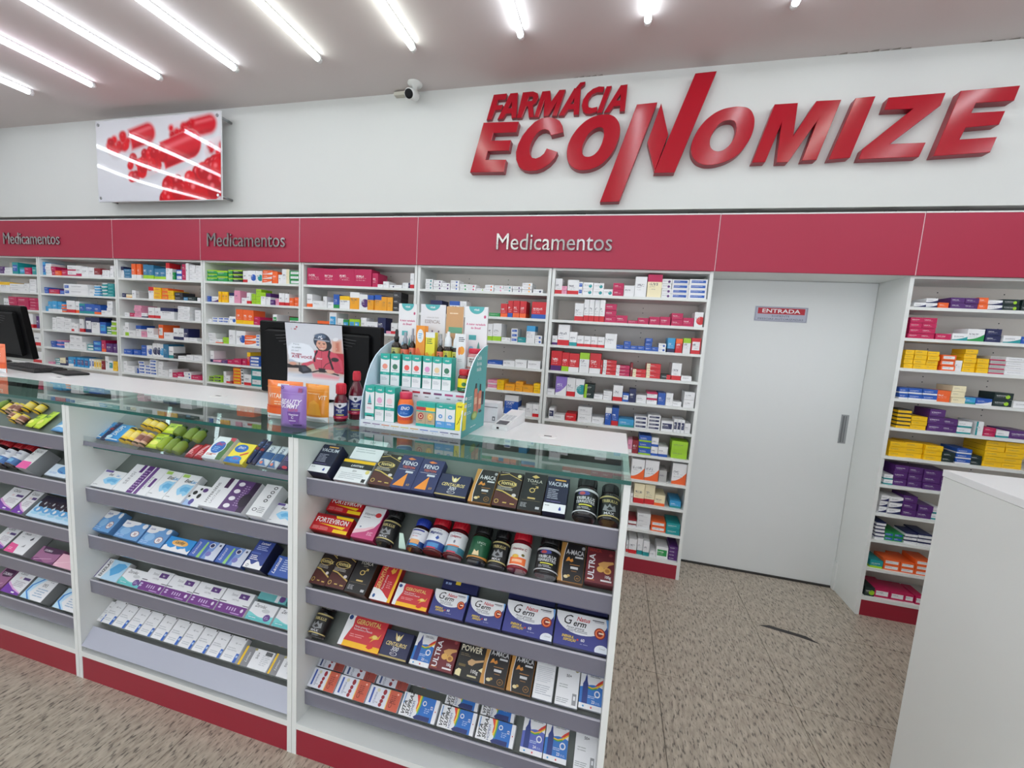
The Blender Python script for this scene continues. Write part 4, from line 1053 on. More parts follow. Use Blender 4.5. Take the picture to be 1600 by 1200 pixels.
# sliding door in its niche
dr = boxo('door_1', 1.0, 2.147, 0.296, 0.322, 0.012, 2.098, M_DOOR); structure(dr)
h = MB(); h.box(-0.0215, 0.0215, -0.004, 0.002, -0.0985, 0.0985, 0, 0.001); h.box(-0.014, -0.004, -0.007, -0.004, -0.09, 0.09, 1); h.box(0.003, 0.008, -0.006, -0.004, -0.09, 0.09, 1)
hb = h.build('handle', [mat((158, 160, 162), 0.45, 0.2), mat((112, 114, 117), 0.4, 0.2)], dr); hb.location = (2.074 - 1.5735, -0.0135, 1.127 - 0.012)
structure(boxo('door_gap_shade', 1.10, 2.147, 0.290, 0.324, 0.0, 0.011, mat((60, 58, 56), 0.6)))  # dark strip painted as the shade in the gap under the door
so = MB(); so.box(1.096, 2.149, 0.0, 0.324, 2.10, 2.13); structure(so.build('trim_2', M_LAM))
nt = MB(); nt.box(2.140, 2.149, 0.26, 0.296, 0.0, 0.20); structure(nt.build('trim_3', M_LAM))
sg = MB().box(-0.161, 0.161, 0, 0.003, 0, 0.101, 0, 0.0008).build('door_sign', mat((178, 180, 196), 0.35, 0.1)); sg.location = (1.606, 0.2925, 1.824)
tag(sg, 'small grey and red ENTRADA sign on the white sliding door', 'sign')
p = print_mesh('sign_print', [('r', 0.015, 0.04, 0.985, 0.06, (120, 120, 130)), ('r', 0.015, 0.94, 0.985, 0.96, (120, 120, 130)), ('r', 0.015, 0.04, 0.021, 0.96, (120, 120, 130)), ('r', 0.979, 0.04, 0.985, 0.96, (120, 120, 130)),
    ('r', 0.055, 0.50, 0.945, 0.90, (186, 30, 48)), ('t', 'ENTRADA', 0.5, 0.585, 0.26, (240, 238, 240), 'bcf', 0.72), ('t', 'SOMENTE', 0.5, 0.31, 0.12, (90, 90, 110), 'cf', 0.34), ('t', 'PESSOAS AUTORIZADAS', 0.5, 0.11, 0.12, (90, 90, 110), 'cf', 0.86)], 0.322, 0.101, 0.0002, sg)
p.rotation_euler = (math.pi/2, 0, 0)

# ================================================================ shelving bays along the back wall
SHZ = [1.925, 1.745, 1.568, 1.385, 1.208, 1.032, 0.853, 0.672, 0.502, 0.315]
BAYX = [(-6.19, -5.145), (-5.14, -4.085), (-4.08, -3.05), (-3.045, -2.025), (-2.02, -0.978), (-0.973, 0.053), (0.058, 1.098), (2.149, 3.20)]
bay_lab = ['white shelving bay at the far end, beside the black monitor with orange pouch', 'white shelving bay with stacked blue boxes, second from the far end', 'white shelving bay, third from the far end',
           'white shelving bay under the middle Medicamentos letters', 'white shelving bay behind the monitor carrying a poster', 'white shelving bay behind the teal cardboard display',
           'white shelving bay just before the white sliding door, down to the floor', 'white shelving bay beyond the white sliding door, stocked with yellow boxes']
PT = 0.021
for k, (xa, xb) in enumerate(BAYX):
    u = tag(empty('shelving_bay', ((xa + xb)/2, 0.15, 0)), bay_lab[k], 'shelving', 'shelving bays along the back wall')
    def part(nm, x0, x1, y0, y1, z0, z1, m):
        o = MB().box(x0 - (xa + xb)/2, x1 - (xa + xb)/2, y0 - 0.15, y1 - 0.15, z0, z1).build(nm, m, u); return o
    part('side_panel', xa, xa + PT, 0, 0.30, 0, 2.10, M_LAM); part('side_panel', xb - PT, xb, 0, 0.30, 0, 2.10, M_LAM)
    part('back_panel', xa + PT, xb - PT, 0.292, 0.30, 0.09, 2.10, M_LAMD)
    part('top_panel', xa + PT, xb - PT, 0.005, 0.29, 2.085, 2.10, M_LAM)
    for z in SHZ: part('shelf', xa + PT, xb - PT, 0.002, 0.292, z - 0.018, z, M_LAM)
    part('base_shelf', xa + PT, xb - PT, 0.0, 0.292, 0.103, 0.125, M_LAM)
    part('plinth', xa + PT, xb - PT, 0.002, 0.02, 0.0, 0.103, M_BASE)
    d = MB()
    for x in (xa + 0.30*(xb - xa), xa + 0.62*(xb - xa)):
        for z in [a - b for a in [2.10] + SHZ[:9] for b in (0.05, 0.085)]: d.lathe([(0.0035, 0.2905), (0.0035, 0.2925)], 6, 'y', 0, (x - (xa + xb)/2, -0.15, z))
    tag(d.build('pin_holes', M_DARK, u), kind='stuff')

# crimson fascia boards with raised chrome lettering
FX = [(-6.19, -4.087, 'M', -5.17), (-4.085, -3.049, '', 0), (-3.047, -2.024, 'M', -2.56), (-2.022, -0.977, '', 0), (-0.975, 1.099, 'M', 0.047), (1.101, 2.162, '', 0), (2.164, 3.20, '', 0)]
flab = ['crimson fascia board with Medicamentos lettering at the far end', 'short plain crimson fascia board beside the far Medicamentos board', 'short crimson fascia board with middle Medicamentos lettering',
        'plain crimson fascia board between two Medicamentos boards', 'long crimson fascia board with Medicamentos lettering before the door', 'plain crimson fascia board over the white sliding door', 'plain crimson fascia board beyond the white sliding door']
for k, (xa, xb, t, xm) in enumerate(FX):
    c = (xa + xb)/2
    f = MB().box(xa - c, xb - c, -0.016, 0.0, 0, 0.346, 0, 0.0015).build('fascia_board', M_FASC); f.location = (c, -0.0005, 2.10)
    tag(f, flab[k], 'fascia', 'crimson fascia boards above the shelves')
    MB().box(xa - c, xb - c, -0.017, 0.012, 0.346, 0.354).build('edge_band', M_LAM, f)
    MB().box(xb - c - 0.0035, xb - c, -0.0172, 0.0, 0.0, 0.346).build('edge_band', mat((225, 190, 195), 0.4), f)
    nh = 4 if xb - xa > 1.5 else 2
    for i in range(nh):
        x = xa - c + (xb - xa)*((i + 0.5)/nh + (0.18 if i % 2 else -0.18)/nh)
        MB().box(x - 0.03, x + 0.03, -0.016, 0.004, 0.354, 0.361, 0, 0.002).build('hinge', M_DARK, f)
    if t:
        tv, tf, tw = text('Medicamentos'); H = 0.118; sxx = 0.805 / tw
        n = len(tv); vs = [(x*sxx, 0, y*H) for x, y in tv]
        cu = bpy.data.curves.new('lettering', 'FONT'); cu.body = 'Medicamentos'; cu.size = 1; cu.resolution_u = 3; cu.extrude = 0.03; cu.bevel_depth = 0.004; cu.bevel_resolution = 0
        o = bpy.data.objects.new('lettering', cu); COL.objects.link(o); me = bpy.data.meshes.new_from_object(o.evaluated_get(bpy.context.evaluated_depsgraph_get()))
        bpy.data.objects.remove(o)
        xs = [v.co.x for v in me.vertices]; x0, x1 = min(xs), max(xs)
        for v in me.vertices: v.co = ((v.co.x - x0)*0.805/(x1 - x0), -0.0165 - 0.006 - v.co.z*0.18, v.co.y*H/0.73)
        me.materials.clear(); me.materials.append(M_CHROME)
        l = link('lettering', me, f); l.location = (xm - 0.4025 - c, 0, 0.116)
        l['label'] = 'raised chrome letters reading Medicamentos'

# ================================================================ medicine boxes on the shelves
PAL = dict(w=(232, 232, 234), g=(176, 174, 172), m=(190, 24, 84), r=(206, 34, 44), R=(140, 22, 36), o=(240, 102, 44), y=(244, 194, 18), a=(238, 164, 38), b=(38, 88, 178), n=(30, 36, 84), c=(58, 156, 210),
           t=(28, 146, 150), G=(36, 146, 76), l=(158, 204, 40), d=(24, 44, 44), p=(228, 150, 178), u=(84, 40, 112), k=(48, 46, 50), e=(238, 226, 190), B=(52, 120, 160), v=(140, 112, 196))
NAME = dict(w='white', g='grey', m='magenta', r='red', R='dark red', o='orange', y='yellow', a='amber', b='blue', n='navy', c='light blue', t='teal', G='green', l='lime', d='dark green', p='pink', u='purple', k='black', e='cream', B='steel blue', v='lavender')
STY = {'-': 0, 'b': 1, 't': 2, 'm': 3, 'c': 4, 's': 5, 'x': 6, 'h': 7}
def parse(st):
    base = st[0]
    if len(st) == 2: st = st[0] + st[1] + '-' if st[1] != '-' else st[0] + st[0] + '-'
    if st[1] in '-' : return base, base, '-'
    return base, st[1], st[2]
def box_mesh(name, boxes):
    """boxes: (x0,x1,y0,y1,z0,z1,style,seed) -> one mesh with the colours of the printed cartons on its faces"""
    V, F, C1, C2, P, UV = [], [], [], [], [], []
    for (x0, x1, y0, y1, z0, z1, st, seed) in boxes:
        b = len(V); V += [(x0, y0, z0), (x1, y0, z0), (x1, y1, z0), (x0, y1, z0), (x0, y0, z1), (x1, y0, z1), (x1, y1, z1), (x0, y1, z1)]
        F += [tuple(i + b for i in f) for f in ((0, 1, 5, 4), (1, 2, 6, 5), (2, 3, 7, 6), (3, 0, 4, 7), (4, 5, 6, 7), (0, 3, 2, 1))]
        ba, ac, s = parse(st); jit = 1 + (seed - 0.5)*0.10
        a = [min(1, v*jit) for v in rgb(PAL[ba])[:3]]; c = [min(1, v*jit) for v in rgb(PAL[ac])[:3]]
        S = STY[s]; asp = (x1 - x0)/max(0.001, z1 - z0)
        for f in range(6):
            C1.append(a + [1]); C2.append(c + [1])
            P.append((S if f == 0 or (S in (1, 2) and f < 4) else (2 if S == 2 and f == 4 else 0), seed if f == 0 else 0.0, asp))
            UV += [(0, 0), (1, 0), (1, 1), (0, 1)] if f != 4 else [(0, 0.9)]*4
    me = bpy.data.meshes.new(name); me.from_pydata(V, [], F); me.update(); me.materials.append(M_CARTON)
    for nm, dat in (('c1', C1), ('c2', C2)):
        at = me.attributes.new(nm, 'FLOAT_COLOR', 'FACE'); at.data.foreach_set('color', np.array(dat, 'f').ravel())
    at = me.attributes.new('par', 'FLOAT_VECTOR', 'FACE'); at.data.foreach_set('vector', np.array(P, 'f').ravel())
    ul = me.uv_layers.new(name='UVMap'); ul.data.foreach_set('uv', np.array(UV, 'f').ravel())
    return me
ORD = ['zeroth', 'first', 'second', 'third', 'fourth', 'fifth', 'sixth', 'seventh', 'eighth', 'ninth', 'tenth', 'eleventh', 'twelfth', 'thirteenth', 'fourteenth', 'fifteenth', 'sixteenth', 'seventeenth', 'eighteenth', 'nineteenth', 'twentieth'] + ['%dth' % i for i in range(21, 40)]
BAYN = ['far-end bay', 'bay second from far end', 'bay third from far end', 'bay under middle Medicamentos', 'bay behind poster monitor', 'bay behind cardboard display', 'bay before white door', 'bay beyond white door']
WALL = [w_.split() for w_ in WALLDATA.strip().split('\n')]
rb = random.Random(11); single = []; small = []; count = {}
for row in WALL:
    b, s = int(row[0]), int(row[1]); x0, x1, h = [float(v)/1000 for v in row[2:5]]; st = row[5]; n = int(row[6]); m_ = int(row[7]); big = row[8] == '1'
    zb = SHZ[s - 1] if s <= 10 else 0.125
    wd = (x1 - x0)/m_
    for i in range(m_):
        count[(b, s)] = count.get((b, s), 0) + 1; cidx = count[(b, s)]
        dep = rb.uniform(0.10, 0.16); yy = rb.uniform(0.012, 0.026); seed = 0.15 + 0.8*rb.random(); hh = h/n
        for j in range(n):
            jx, jy = (rb.uniform(-0.0015, 0.0015), rb.uniform(-0.004, 0.004)) if n > 1 else (0, 0)
            bx = (x0 + i*wd + 0.0010, x0 + (i + 1)*wd - 0.0010, yy + jy, yy + jy + dep, zb + j*hh + 0.0004, zb + (j + 1)*hh - 0.0010, st, seed, jx)
            (single if big else small).append((bx, b, s, cidx, j, n))
shared = {}
for (bx, b, s, cidx, j, n) in single:
    x0, x1, y0, y1, z0, z1, st, seed, jx = bx; w_, d_, h_ = x1 - x0, y1 - y0, z1 - z0
    k = (b, s, round(w_, 4), round(h_, 4), st, round(seed, 4))
    if k not in shared: shared[k] = box_mesh('medicine_box', [(-w_/2, w_/2, -d_/2, d_/2, 0, h_, st, seed)])
    o = link('medicine_box', shared[k]); o.location = ((x0 + x1)/2 + jx, (y0 + y1)/2, z0)
    ba, ac, sty = parse(st); cn = NAME[ba] if ac == ba else NAME[ba] + '-and-' + NAME[ac].replace(' ', '-')
    cn = cn.replace('dark red', 'dark-red')
    col = ('%s column' % ORD[cidx]) if n > 1 else ORD[cidx]
    lev = '' if n == 1 else (' lowest box' if j == 0 else ' topmost box' if j == n - 1 else ' %s box up' % ORD[j + 1])
    tag(o, '%s box,%s %s along %s shelf, %s' % (cn, lev, col, ORD[s] if s < 11 else 'floor', BAYN[b]), 'medicine box', 'medicine boxes on the wall shelves')
if small:
    o = link('small_medicine_boxes', box_mesh('small_medicine_boxes', [(a[0] + a[8], a[1] + a[8], a[2], a[3], a[4], a[5], a[6], a[7]) for a, *_ in small]))
    tag(o, 'the many smaller medicine boxes filling the gaps on the wall shelves', 'medicine boxes', kind='stuff')

# ================================================================ shop sign: red letters standing off the wall
sign = tag(empty('shop_sign', (1.0, -0.001, 2.9)), 'large red three-dimensional letters of the shop name high on the white wall', 'sign')
def letter(loops, depth, front):
    c = bpy.data.curves.new('letter', 'CURVE'); c.dimensions = '2D'; c.fill_mode = 'BOTH'; c.extrude = depth/2 - 0.002; c.bevel_depth = 0.002; c.bevel_resolution = 0; c.resolution_u = 6
    for lp, smooth in loops:
        s = c.splines.new('BEZIER' if smooth else 'POLY')
        if smooth:
            s.bezier_points.add(len(lp) - 1)
            for q_, p_ in zip(s.bezier_points, lp): q_.co = (p_[0], p_[1], 0); q_.handle_left_type = q_.handle_right_type = 'AUTO'
        else:
            s.points.add(len(lp) - 1)
            for q_, p_ in zip(s.points, lp): q_.co = (p_[0], p_[1], 0, 1)
        s.use_cyclic_u = True
    o = bpy.data.objects.new('letter', c); COL.objects.link(o); me = bpy.data.meshes.new_from_object(o.evaluated_get(bpy.context.evaluated_depsgraph_get()))
    bpy.data.objects.remove(o); bpy.data.curves.remove(c)
    for v in me.vertices: v.co = (v.co.x - 1.0, front + depth/2 - v.co.z, v.co.y - 2.9)
    me.materials.clear(); me.materials.append(M_RED); me.materials.append(M_REDS); me.update()
    me.polygons.foreach_set('material_index', [0 if abs(p_.normal.y) > 0.6 else 1 for p_ in me.polygons]); me.polygons.foreach_set('use_smooth', [False]*len(me.polygons))
    return link('letter', me, sign)
for front, depth, loops in LETTERS: letter(loops, depth, front)

# ================================================================ capsule picture on stand-offs
def cap_canvas(w_, h_, bg):
    return np.ones((h_, w_, 3))*np.array([lin(v) for v in bg])
def grid_uv(c):
    h_, w_ = c.shape[:2]; yy, xx = np.mgrid[0:h_, 0:w_]; return (xx + 0.5)/w_, 1 - (yy + 0.5)/h_
def over(c, a, col):
    a = np.clip(a, 0, 1)[..., None]; c[:] = c*(1 - a) + np.array(col)*a
def L(t): return np.array([lin(v) for v in t])
def ell(c, x, y, rx, ry, col, soft=0.1, rot=0.0, al=1.0, asp=1.0):
    X_, Y_ = grid_uv(c); dx, dy = (X_ - x)*asp, Y_ - y; ca, sa = math.cos(rot), math.sin(rot)
    d = np.sqrt(((dx*ca + dy*sa)/rx)**2 + ((-dx*sa + dy*ca)/ry)**2); over(c, al*(1 - d)/soft + 0.5*0, L(col)); return d
def poly(c, pts, col, soft=0.006, al=1.0):
    X_, Y_ = grid_uv(c); ins = np.zeros(X_.shape, bool); dist = np.full(X_.shape, 9.0); n = len(pts)
    for i in range(n):
        (xa, ya), (xb, yb) = pts[i], pts[(i + 1) % n]
        cond = ((ya > Y_) != (yb > Y_)); xi = (xb - xa)*(Y_ - ya)/((yb - ya) or 1e-9) + xa; ins ^= cond & (X_ < xi)
        ex, ey = xb - xa, yb - ya; t = np.clip(((X_ - xa)*ex + (Y_ - ya)*ey)/(ex*ex + ey*ey + 1e-12), 0, 1); dist = np.minimum(dist, np.hypot(X_ - xa - t*ex, Y_ - ya - t*ey))
    sd = np.where(ins, dist, -dist); over(c, al*(sd/soft + 0.5), L(col))
def stroke(c, pts, r, col, soft=0.006, al=1.0):
    X_, Y_ = grid_uv(c); dist = np.full(X_.shape, 9.0)
    for (xa, ya), (xb, yb) in zip(pts[:-1], pts[1:]):
        ex, ey = xb - xa, yb - ya; t = np.clip(((X_ - xa)*ex + (Y_ - ya)*ey)/(ex*ex + ey*ey + 1e-12), 0, 1); dist = np.minimum(dist, np.hypot(X_ - xa - t*ex, Y_ - ya - t*ey))
    over(c, al*((r - dist)/soft + 0.5), L(col))
def photo(name, c, fn, m, parent):
    """a colour grid as a mesh: fn(u, v) gives the point"""
    h_, w_ = c.shape[:2]; vs = [fn((i + 0.0)/(w_ - 1), 1 - j/(h_ - 1)) for j in range(h_) for i in range(w_)]
    fs = [(j*w_ + i, (j + 1)*w_ + i, (j + 1)*w_ + i + 1, j*w_ + i + 1) for j in range(h_ - 1) for i in range(w_ - 1)]
    o = mk(name, vs, fs, m, parent); at = o.data.attributes.new('pic', 'FLOAT_COLOR', 'POINT')
    at.data.foreach_set('color', np.concatenate([c.reshape(-1, 3), np.ones((w_*h_, 1))], 1).astype('f').ravel()); return o
pic = cap_canvas(180, 92, (214, 214, 220)); X_, Y_ = grid_uv(pic)
over(pic, (0.5 - Y_)*0.5, L((196, 200, 214)))
def capsule(x, y, ln, r, rot, soft, beads, seed, shell=True):
    """translucent half with red pellets on one side, red shell on the other; x is stretched by the panel's 2:1 shape"""
    A = 2.0; ca, sa = math.cos(rot), math.sin(rot); dx, dy = (X_ - x)*A, Y_ - y; t = dx*ca + dy*sa; n_ = -dx*sa + dy*ca
    body = np.hypot(np.maximum(np.abs(t) - (ln - r), 0), n_)
    over(pic, 0.25*np.minimum(1, r*1.25 - np.hypot(np.maximum(np.abs(t) - (ln - r), 0), n_ + r*0.35))/(r*0.5) if False else 0.22*np.clip((r*1.25 - np.hypot(np.maximum(np.abs(t) - (ln - r), 0), n_ + r*0.35))/(r*0.5), 0, 1), L((110, 100, 105)))
    over(pic, np.minimum(0.30, (r - body)/soft*0.5 + 0.3), L((236, 190, 196)))
    if shell: over(pic, np.minimum((r - body)/soft + 0.5, (t + 0.02)/soft + 0.5), L((206, 30, 46)))
    if shell: over(pic, 0.55*np.minimum(np.minimum((r - body)/soft, 1), (t)/soft)*np.exp(-((n_ - r*0.45)/(r*0.2))**2), L((244, 120, 130)))
    if shell: over(pic, 0.5*np.minimum((r - body)/soft, t/soft).clip(0, 1)*np.exp(-((n_ + r*0.75)/(r*0.3))**2), L((120, 10, 24)))
    rr_ = random.Random(seed)
    for k in range(beads):
        tt = -rr_.uniform(0.0, ln*0.95); nn = rr_.uniform(-0.7, 0.7)*r
        bx = x + (tt*ca - nn*sa)/A; by = y + tt*sa + nn*ca; br = r*rr_.uniform(0.30, 0.46)
        d = np.hypot((X_ - bx)*A, Y_ - by); over(pic, (br - d)/(soft*0.8) + 0.5, L((178 + rr_.randint(0, 40), 22, 36)))
        over(pic, 0.6*(br*0.4 - np.hypot((X_ - bx)*A + br*0.3, Y_ - by - br*0.3))/(soft), L((240, 110, 120)))
capsule(0.79, 0.83, 0.36, 0.11, 0.14, 0.05, 20, 1)
capsule(0.30, 0.75, 0.40, 0.125, 0.22, 0.045, 22, 2)
capsule(1.03, 0.62, 0.3, 0.10, 0.2, 0.05, 8, 6)
capsule(0.56, 0.54, 0.60, 0.165, 0.26, 0.025, 40, 3)
capsule(1.04, 0.30, 1.04, 0.25, 0.30, 0.018, 70, 4, False)
pp = tag(empty('capsule_picture', (-3.375, -0.02, 2.565)), 'glossy acrylic panel picturing red capsules, on steel stand-offs on the white wall', 'picture')
MB().box(-0.69, 0.69, -0.102, -0.094, 0, 0.685, 0, 0.001).build('acrylic_panel', mat((225, 226, 230), 0.1), pp)
photo('photo_print', pic, lambda u, v: (-0.685 + 1.37*u, -0.1045 - 0.0009*math.sin(u*7 + v*3) - 0.0009*math.sin(v*5 + 1), 0.005 + 0.675*v), M_PHOTO_GLOSS, pp)
for x in (-0.655, 0.655):
    for z in (0.035, 0.65):
        MB().lathe([(0.011, -0.094), (0.011, 0.02)], 12, 'y', 0, (x, 0, z)).build('standoff', M_STEEL, pp)
        MB().lathe([(0.012, -0.1095), (0.013, -0.108), (0.013, -0.1015)], 12, 'y', 0, (x, 0, z)).build('standoff_cap', M_STEEL, pp)

# ================================================================ tube lights and camera on the ceiling
M_TUBES = []
for nm, c in (('cool', (0.86, 0.95, 1.0)), ('violet', (0.92, 0.90, 1.0)), ('mint', (0.90, 1.0, 0.93))):
    q = NT('tube_glow_' + nm); q.b.inputs['Base Color'].default_value = (0.9, 0.9, 0.9, 1); q.b.inputs['Emission Color'].default_value = (*c, 1); q.b.inputs['Emission Strength'].default_value = TUBE_POWER; M_TUBES.append(q.m)
proto = None
TX = [-5.55, -4.88, -4.21, -3.52, -2.85, -2.165, -1.497, -0.825, -0.148, 0.545, 1.235, 1.92, 2.60, 3.28, 3.95]
TINT = [0, 0, 0, 1, 0, 0, 2, 2, 0, 0, 0, 2, 0, 1, 0]
nl = 0
for row, ya in enumerate((-0.45, -3.05)):
    for k, x in enumerate(TX):
        nl += 1
        u = empty('tube_light', (x, ya - 1.2, ZC))
        tag(u, 'white ceiling tube light, %s of the row along the shelves' % ORD[k + 1] if row == 0 else 'white ceiling tube light behind the viewer, %s of its row' % ORD[k + 1], 'ceiling light', 'ceiling tube lights')
        def tp(nm, fn, m):
            global proto
            if (nm, TINT[k] if nm == 'tube' else 0) in tubes: o = link(nm, tubes[(nm, TINT[k] if nm == 'tube' else 0)], u)
            else:
                o = fn().build(nm, m, u); tubes[(nm, TINT[k] if nm == 'tube' else 0)] = o.data
            return o
        tubes = globals().setdefault('TUBE_ME', {})
        tp('housing', lambda: MB().box(-0.015, 0.015, -1.2, 1.2, -0.012, -0.001, 0, 0.002), mat((215, 215, 218), 0.4))
        tp('tube', lambda: MB().lathe([(0.0175, -1.18), (0.0175, 1.18)], 10, 'y', 0, (0, 0, -0.026)), M_TUBES[TINT[k]])
        for yy in (-1.19, 1.19):
            e = tp('end_cap', lambda: MB().lathe([(0.0185, -0.012), (0.0185, 0.012)], 10, 'y', 0, (0, 0, -0.026)), mat((235, 238, 238), 0.4)); e.location = (0, yy, 0)

cm = tag(empty('security_camera', (-1.0, -0.10, ZC)), 'small white security camera under the ceiling edge above the shelves', 'camera')
MB().lathe([(0.05, 0), (0.052, -0.008), (0.046, -0.018), (0.018, -0.024), (0.016, -0.05)], 20).build('mount', mat((225, 226, 224), 0.35), cm)
cb_ = MB().lathe([(0.022, -0.062), (0.034, -0.060), (0.037, -0.05), (0.037, 0.05), (0.030, 0.062), (0.012, 0.066)], 20, 'y').build('camera_body', mat((222, 223, 222), 0.35), cm)
cb_.location = (-0.012, -0.012, -0.082); cb_.rotation_euler = (0.42, 0, 0.10)
ln_ = MB().lathe([(0.030, -0.0635), (0.024, -0.066), (0.008, -0.064)], 20, 'y').build('lens', M_BLACK, cb_)
MB().tube([(-0.03, 0.0, -0.06), (-0.07, 0.03, -0.03), (-0.13, 0.075, -0.018), (-0.20, 0.085, -0.02)], 0.006).build('cable', mat((150, 140, 115), 0.6), cm)
MB().box(-0.20, -0.10, 0.06, 0.098, -0.035, -0.008, 0, 0.003).build('cable_cover', mat((205, 202, 190), 0.5), cm)

# ================================================================ the display counter
YC, YG, YW, ZG = -1.7615, -1.4704, -1.1245, 1.2205
UN = {'R': (-0.504, 0.611), 'M': (-1.606, -0.506), 'L': (-2.712, -1.608), 'F': (-3.818, -2.714)}
ROWZ = {1: 1.056, 2: 0.851, 3: 0.641, 4: 0.436, 5: 0.23}
T40 = math.radians(40)
ulab = {'R': 'white counter unit with dark supplement boxes, at the open end of the counter', 'M': 'white counter unit with clear sweets tray and white-and-purple boxes, the middle one', 'L': 'white counter unit cut by the picture edge, holding calcium boxes', 'F': 'white counter unit next beyond the picture edge'}
def tray_point(x, s, d=0.0, row=1):
    """point on the tilted tray: s up the slope, d above it"""
    c, sn = math.cos(T40), math.sin(T40)
    return (x, -1.70 + 0.03*sn + s*c - d*sn, ROWZ[row] + 0.008 - 0.03*c + s*sn + d*c)
for key, (xa, xb) in UN.items():
    if key == 'F': continue
    c = (xa + xb)/2
    u = tag(empty('counter_unit', (c, -1.44, 0)), ulab[key], 'display counter', 'display counter units')
    def part(nm, x0, x1, y0, y1, z0, z1, m, bev=0): return MB().box(x0 - c, x1 - c, y0 + 1.44, y1 + 1.44, z0, z1, 0, bev).build(nm, m, u)
    prof = [(YC + 1.44, 0), (YW + 1.44, 0), (YW + 1.44, ZG - 0.0255), (YG + 1.44, ZG - 0.0255), (YG + 1.44, ZG - 0.0125), (YC + 1.44, ZG - 0.0125)]
    for px_ in (xa, xb - 0.019): MB().prism(prof, px_ - c, px_ + 0.019 - c, 'x').build('side_panel', M_LAM, u)
    part('plinth', xa + 0.019, xb - 0.019, YC + 0.002, YC + 0.02, 0, 0.105, M_BASE)
    part('base_shelf', xa + 0.019, xb - 0.019, YC, -1.36, 0.105, 0.128, M_LAM)
    part('back_panel', xa + 0.019, xb - 0.019, -1.375, -1.36, 0.128, ZG - 0.03, mat((124, 128, 124), 0.5))  # white panel coloured grey, the shade inside the unit put into its colour
    part('rear_panel', xa + 0.019, xb - 0.019, YW - 0.02, YW - 0.004, 0, ZG - 0.03, M_LAM)
    for r, z in ROWZ.items():
        # tray: a sloping board and an upright lip in front
        x0, x1 = xa + 0.020 - c, xb - 0.020 - c
        pts = []
        for s, d in ((-0.012, -0.001), (0.225, -0.001), (0.225, -0.006), (-0.012, -0.006)):
            p_ = tray_point(0, s, d, r); pts.append((p_[1] + 1.44, p_[2]))
        o = MB().prism(pts, x0, x1, 'x').build('tray', M_ACRY if (key == 'M' and r == 1) else M_TRAY, u)
        yl = -1.718 + 1.44
        if key == 'M' and r == 5:
            pr = [(yl, z - 0.014), (yl - 0.045, z - 0.075), (yl - 0.043, z - 0.077), (yl + 0.004, z - 0.018)]
        elif key == 'M' and r == 1:
            pr = [(yl - 0.002, z - 0.004), (yl - 0.004, z - 0.022), (yl + 0.004, z - 0.024), (yl + 0.004, z - 0.006)]
        else: pr = [(yl, z + 0.001), (yl - 0.003, z - 0.003), (yl - 0.001, z - 0.060), (yl + 0.004, z - 0.067), (yl + 0.007, z - 0.066), (yl + 0.004, z - 0.058), (yl + 0.003, z)]
        MB().prism(pr, x0, x1, 'x').build('price_lip', mat((176, 178, 192), 0.3) if (key == 'M' and r == 5) else M_LIP, u)
        if key == 'M' and r == 1:
            MB().prism([(yl - 0.001, z - 0.004), (yl - 0.001, z + 0.018), (yl + 0.001, z + 0.018), (yl + 0.001, z - 0.004)], x0, x1, 'x').build('clear_lip', M_ACRY, u)
            MB().box(x0, x1, yl + 0.03, yl + 0.04, z - 0.043, z - 0.036).build('glass_edge', M_GEDGE, u)
        elif r < 5 or key != 'M':
            MB().box(x0, x1, yl - 0.0042, yl - 0.0005, z - 0.0035, z + 0.0015).build('lip_rim', mat((196, 194, 204), 0.2), u)
    gl = MB(); gl.box(xa + 0.0008 - c, xb - 0.0008 - c, YC - 0.004 + 1.44, YG + 1.44, ZG - 0.012, ZG); gp = gl.build('glass_top', M_GLASS, u)
    ge = MB(); ge.box(xa + 0.0008 - c, xb - 0.0008 - c, YC - 0.0052 + 1.44, YC - 0.0042 + 1.44, ZG - 0.0122, ZG - 0.0006); ge.build('glass_edge', M_GEDGE, u)
wt = boxo('worktop', -4.9, 0.611, YG + 0.001, YW, ZG - 0.025, ZG, M_TOP, None, 0.001)
tag(wt, 'long white worktop running behind the glass of the counter', 'countertop')
for gx, gy in GROMMETS:
    g_ = MB().lathe([(0.036, 0.0), (0.036, 0.0012), (0.033, 0.0018)], 24).build('cable_grommet', mat((238, 238, 238), 0.3), wt); g_.location = (gx - (-4.9 + 0.611)/2, gy - (YG + 0.001 + YW)/2, 0.025)
    s_ = MB().box(-0.015, 0.015, -0.006, 0.006, 0.0016, 0.0022, 0, 0.0002).build('slot', mat((60, 60, 62), 0.6), g_)
# second counter block beyond the gap
u = tag(empty('side_counter', (2.7, -1.44, 0)), 'plain white counter block cut by the picture edge beyond the gap', 'counter')
MB().box(1.727 - 2.7, 3.7 - 2.7, YC + 1.44, YW + 1.44, 0, ZG - 0.026, 0, 0.0008).build('body', M_LAM, u)
MB().box(1.725 - 2.7, 3.702 - 2.7, YC + 1.438, YW + 1.442, ZG - 0.025, ZG, 0, 0.001).build('top_panel', M_TOP, u)

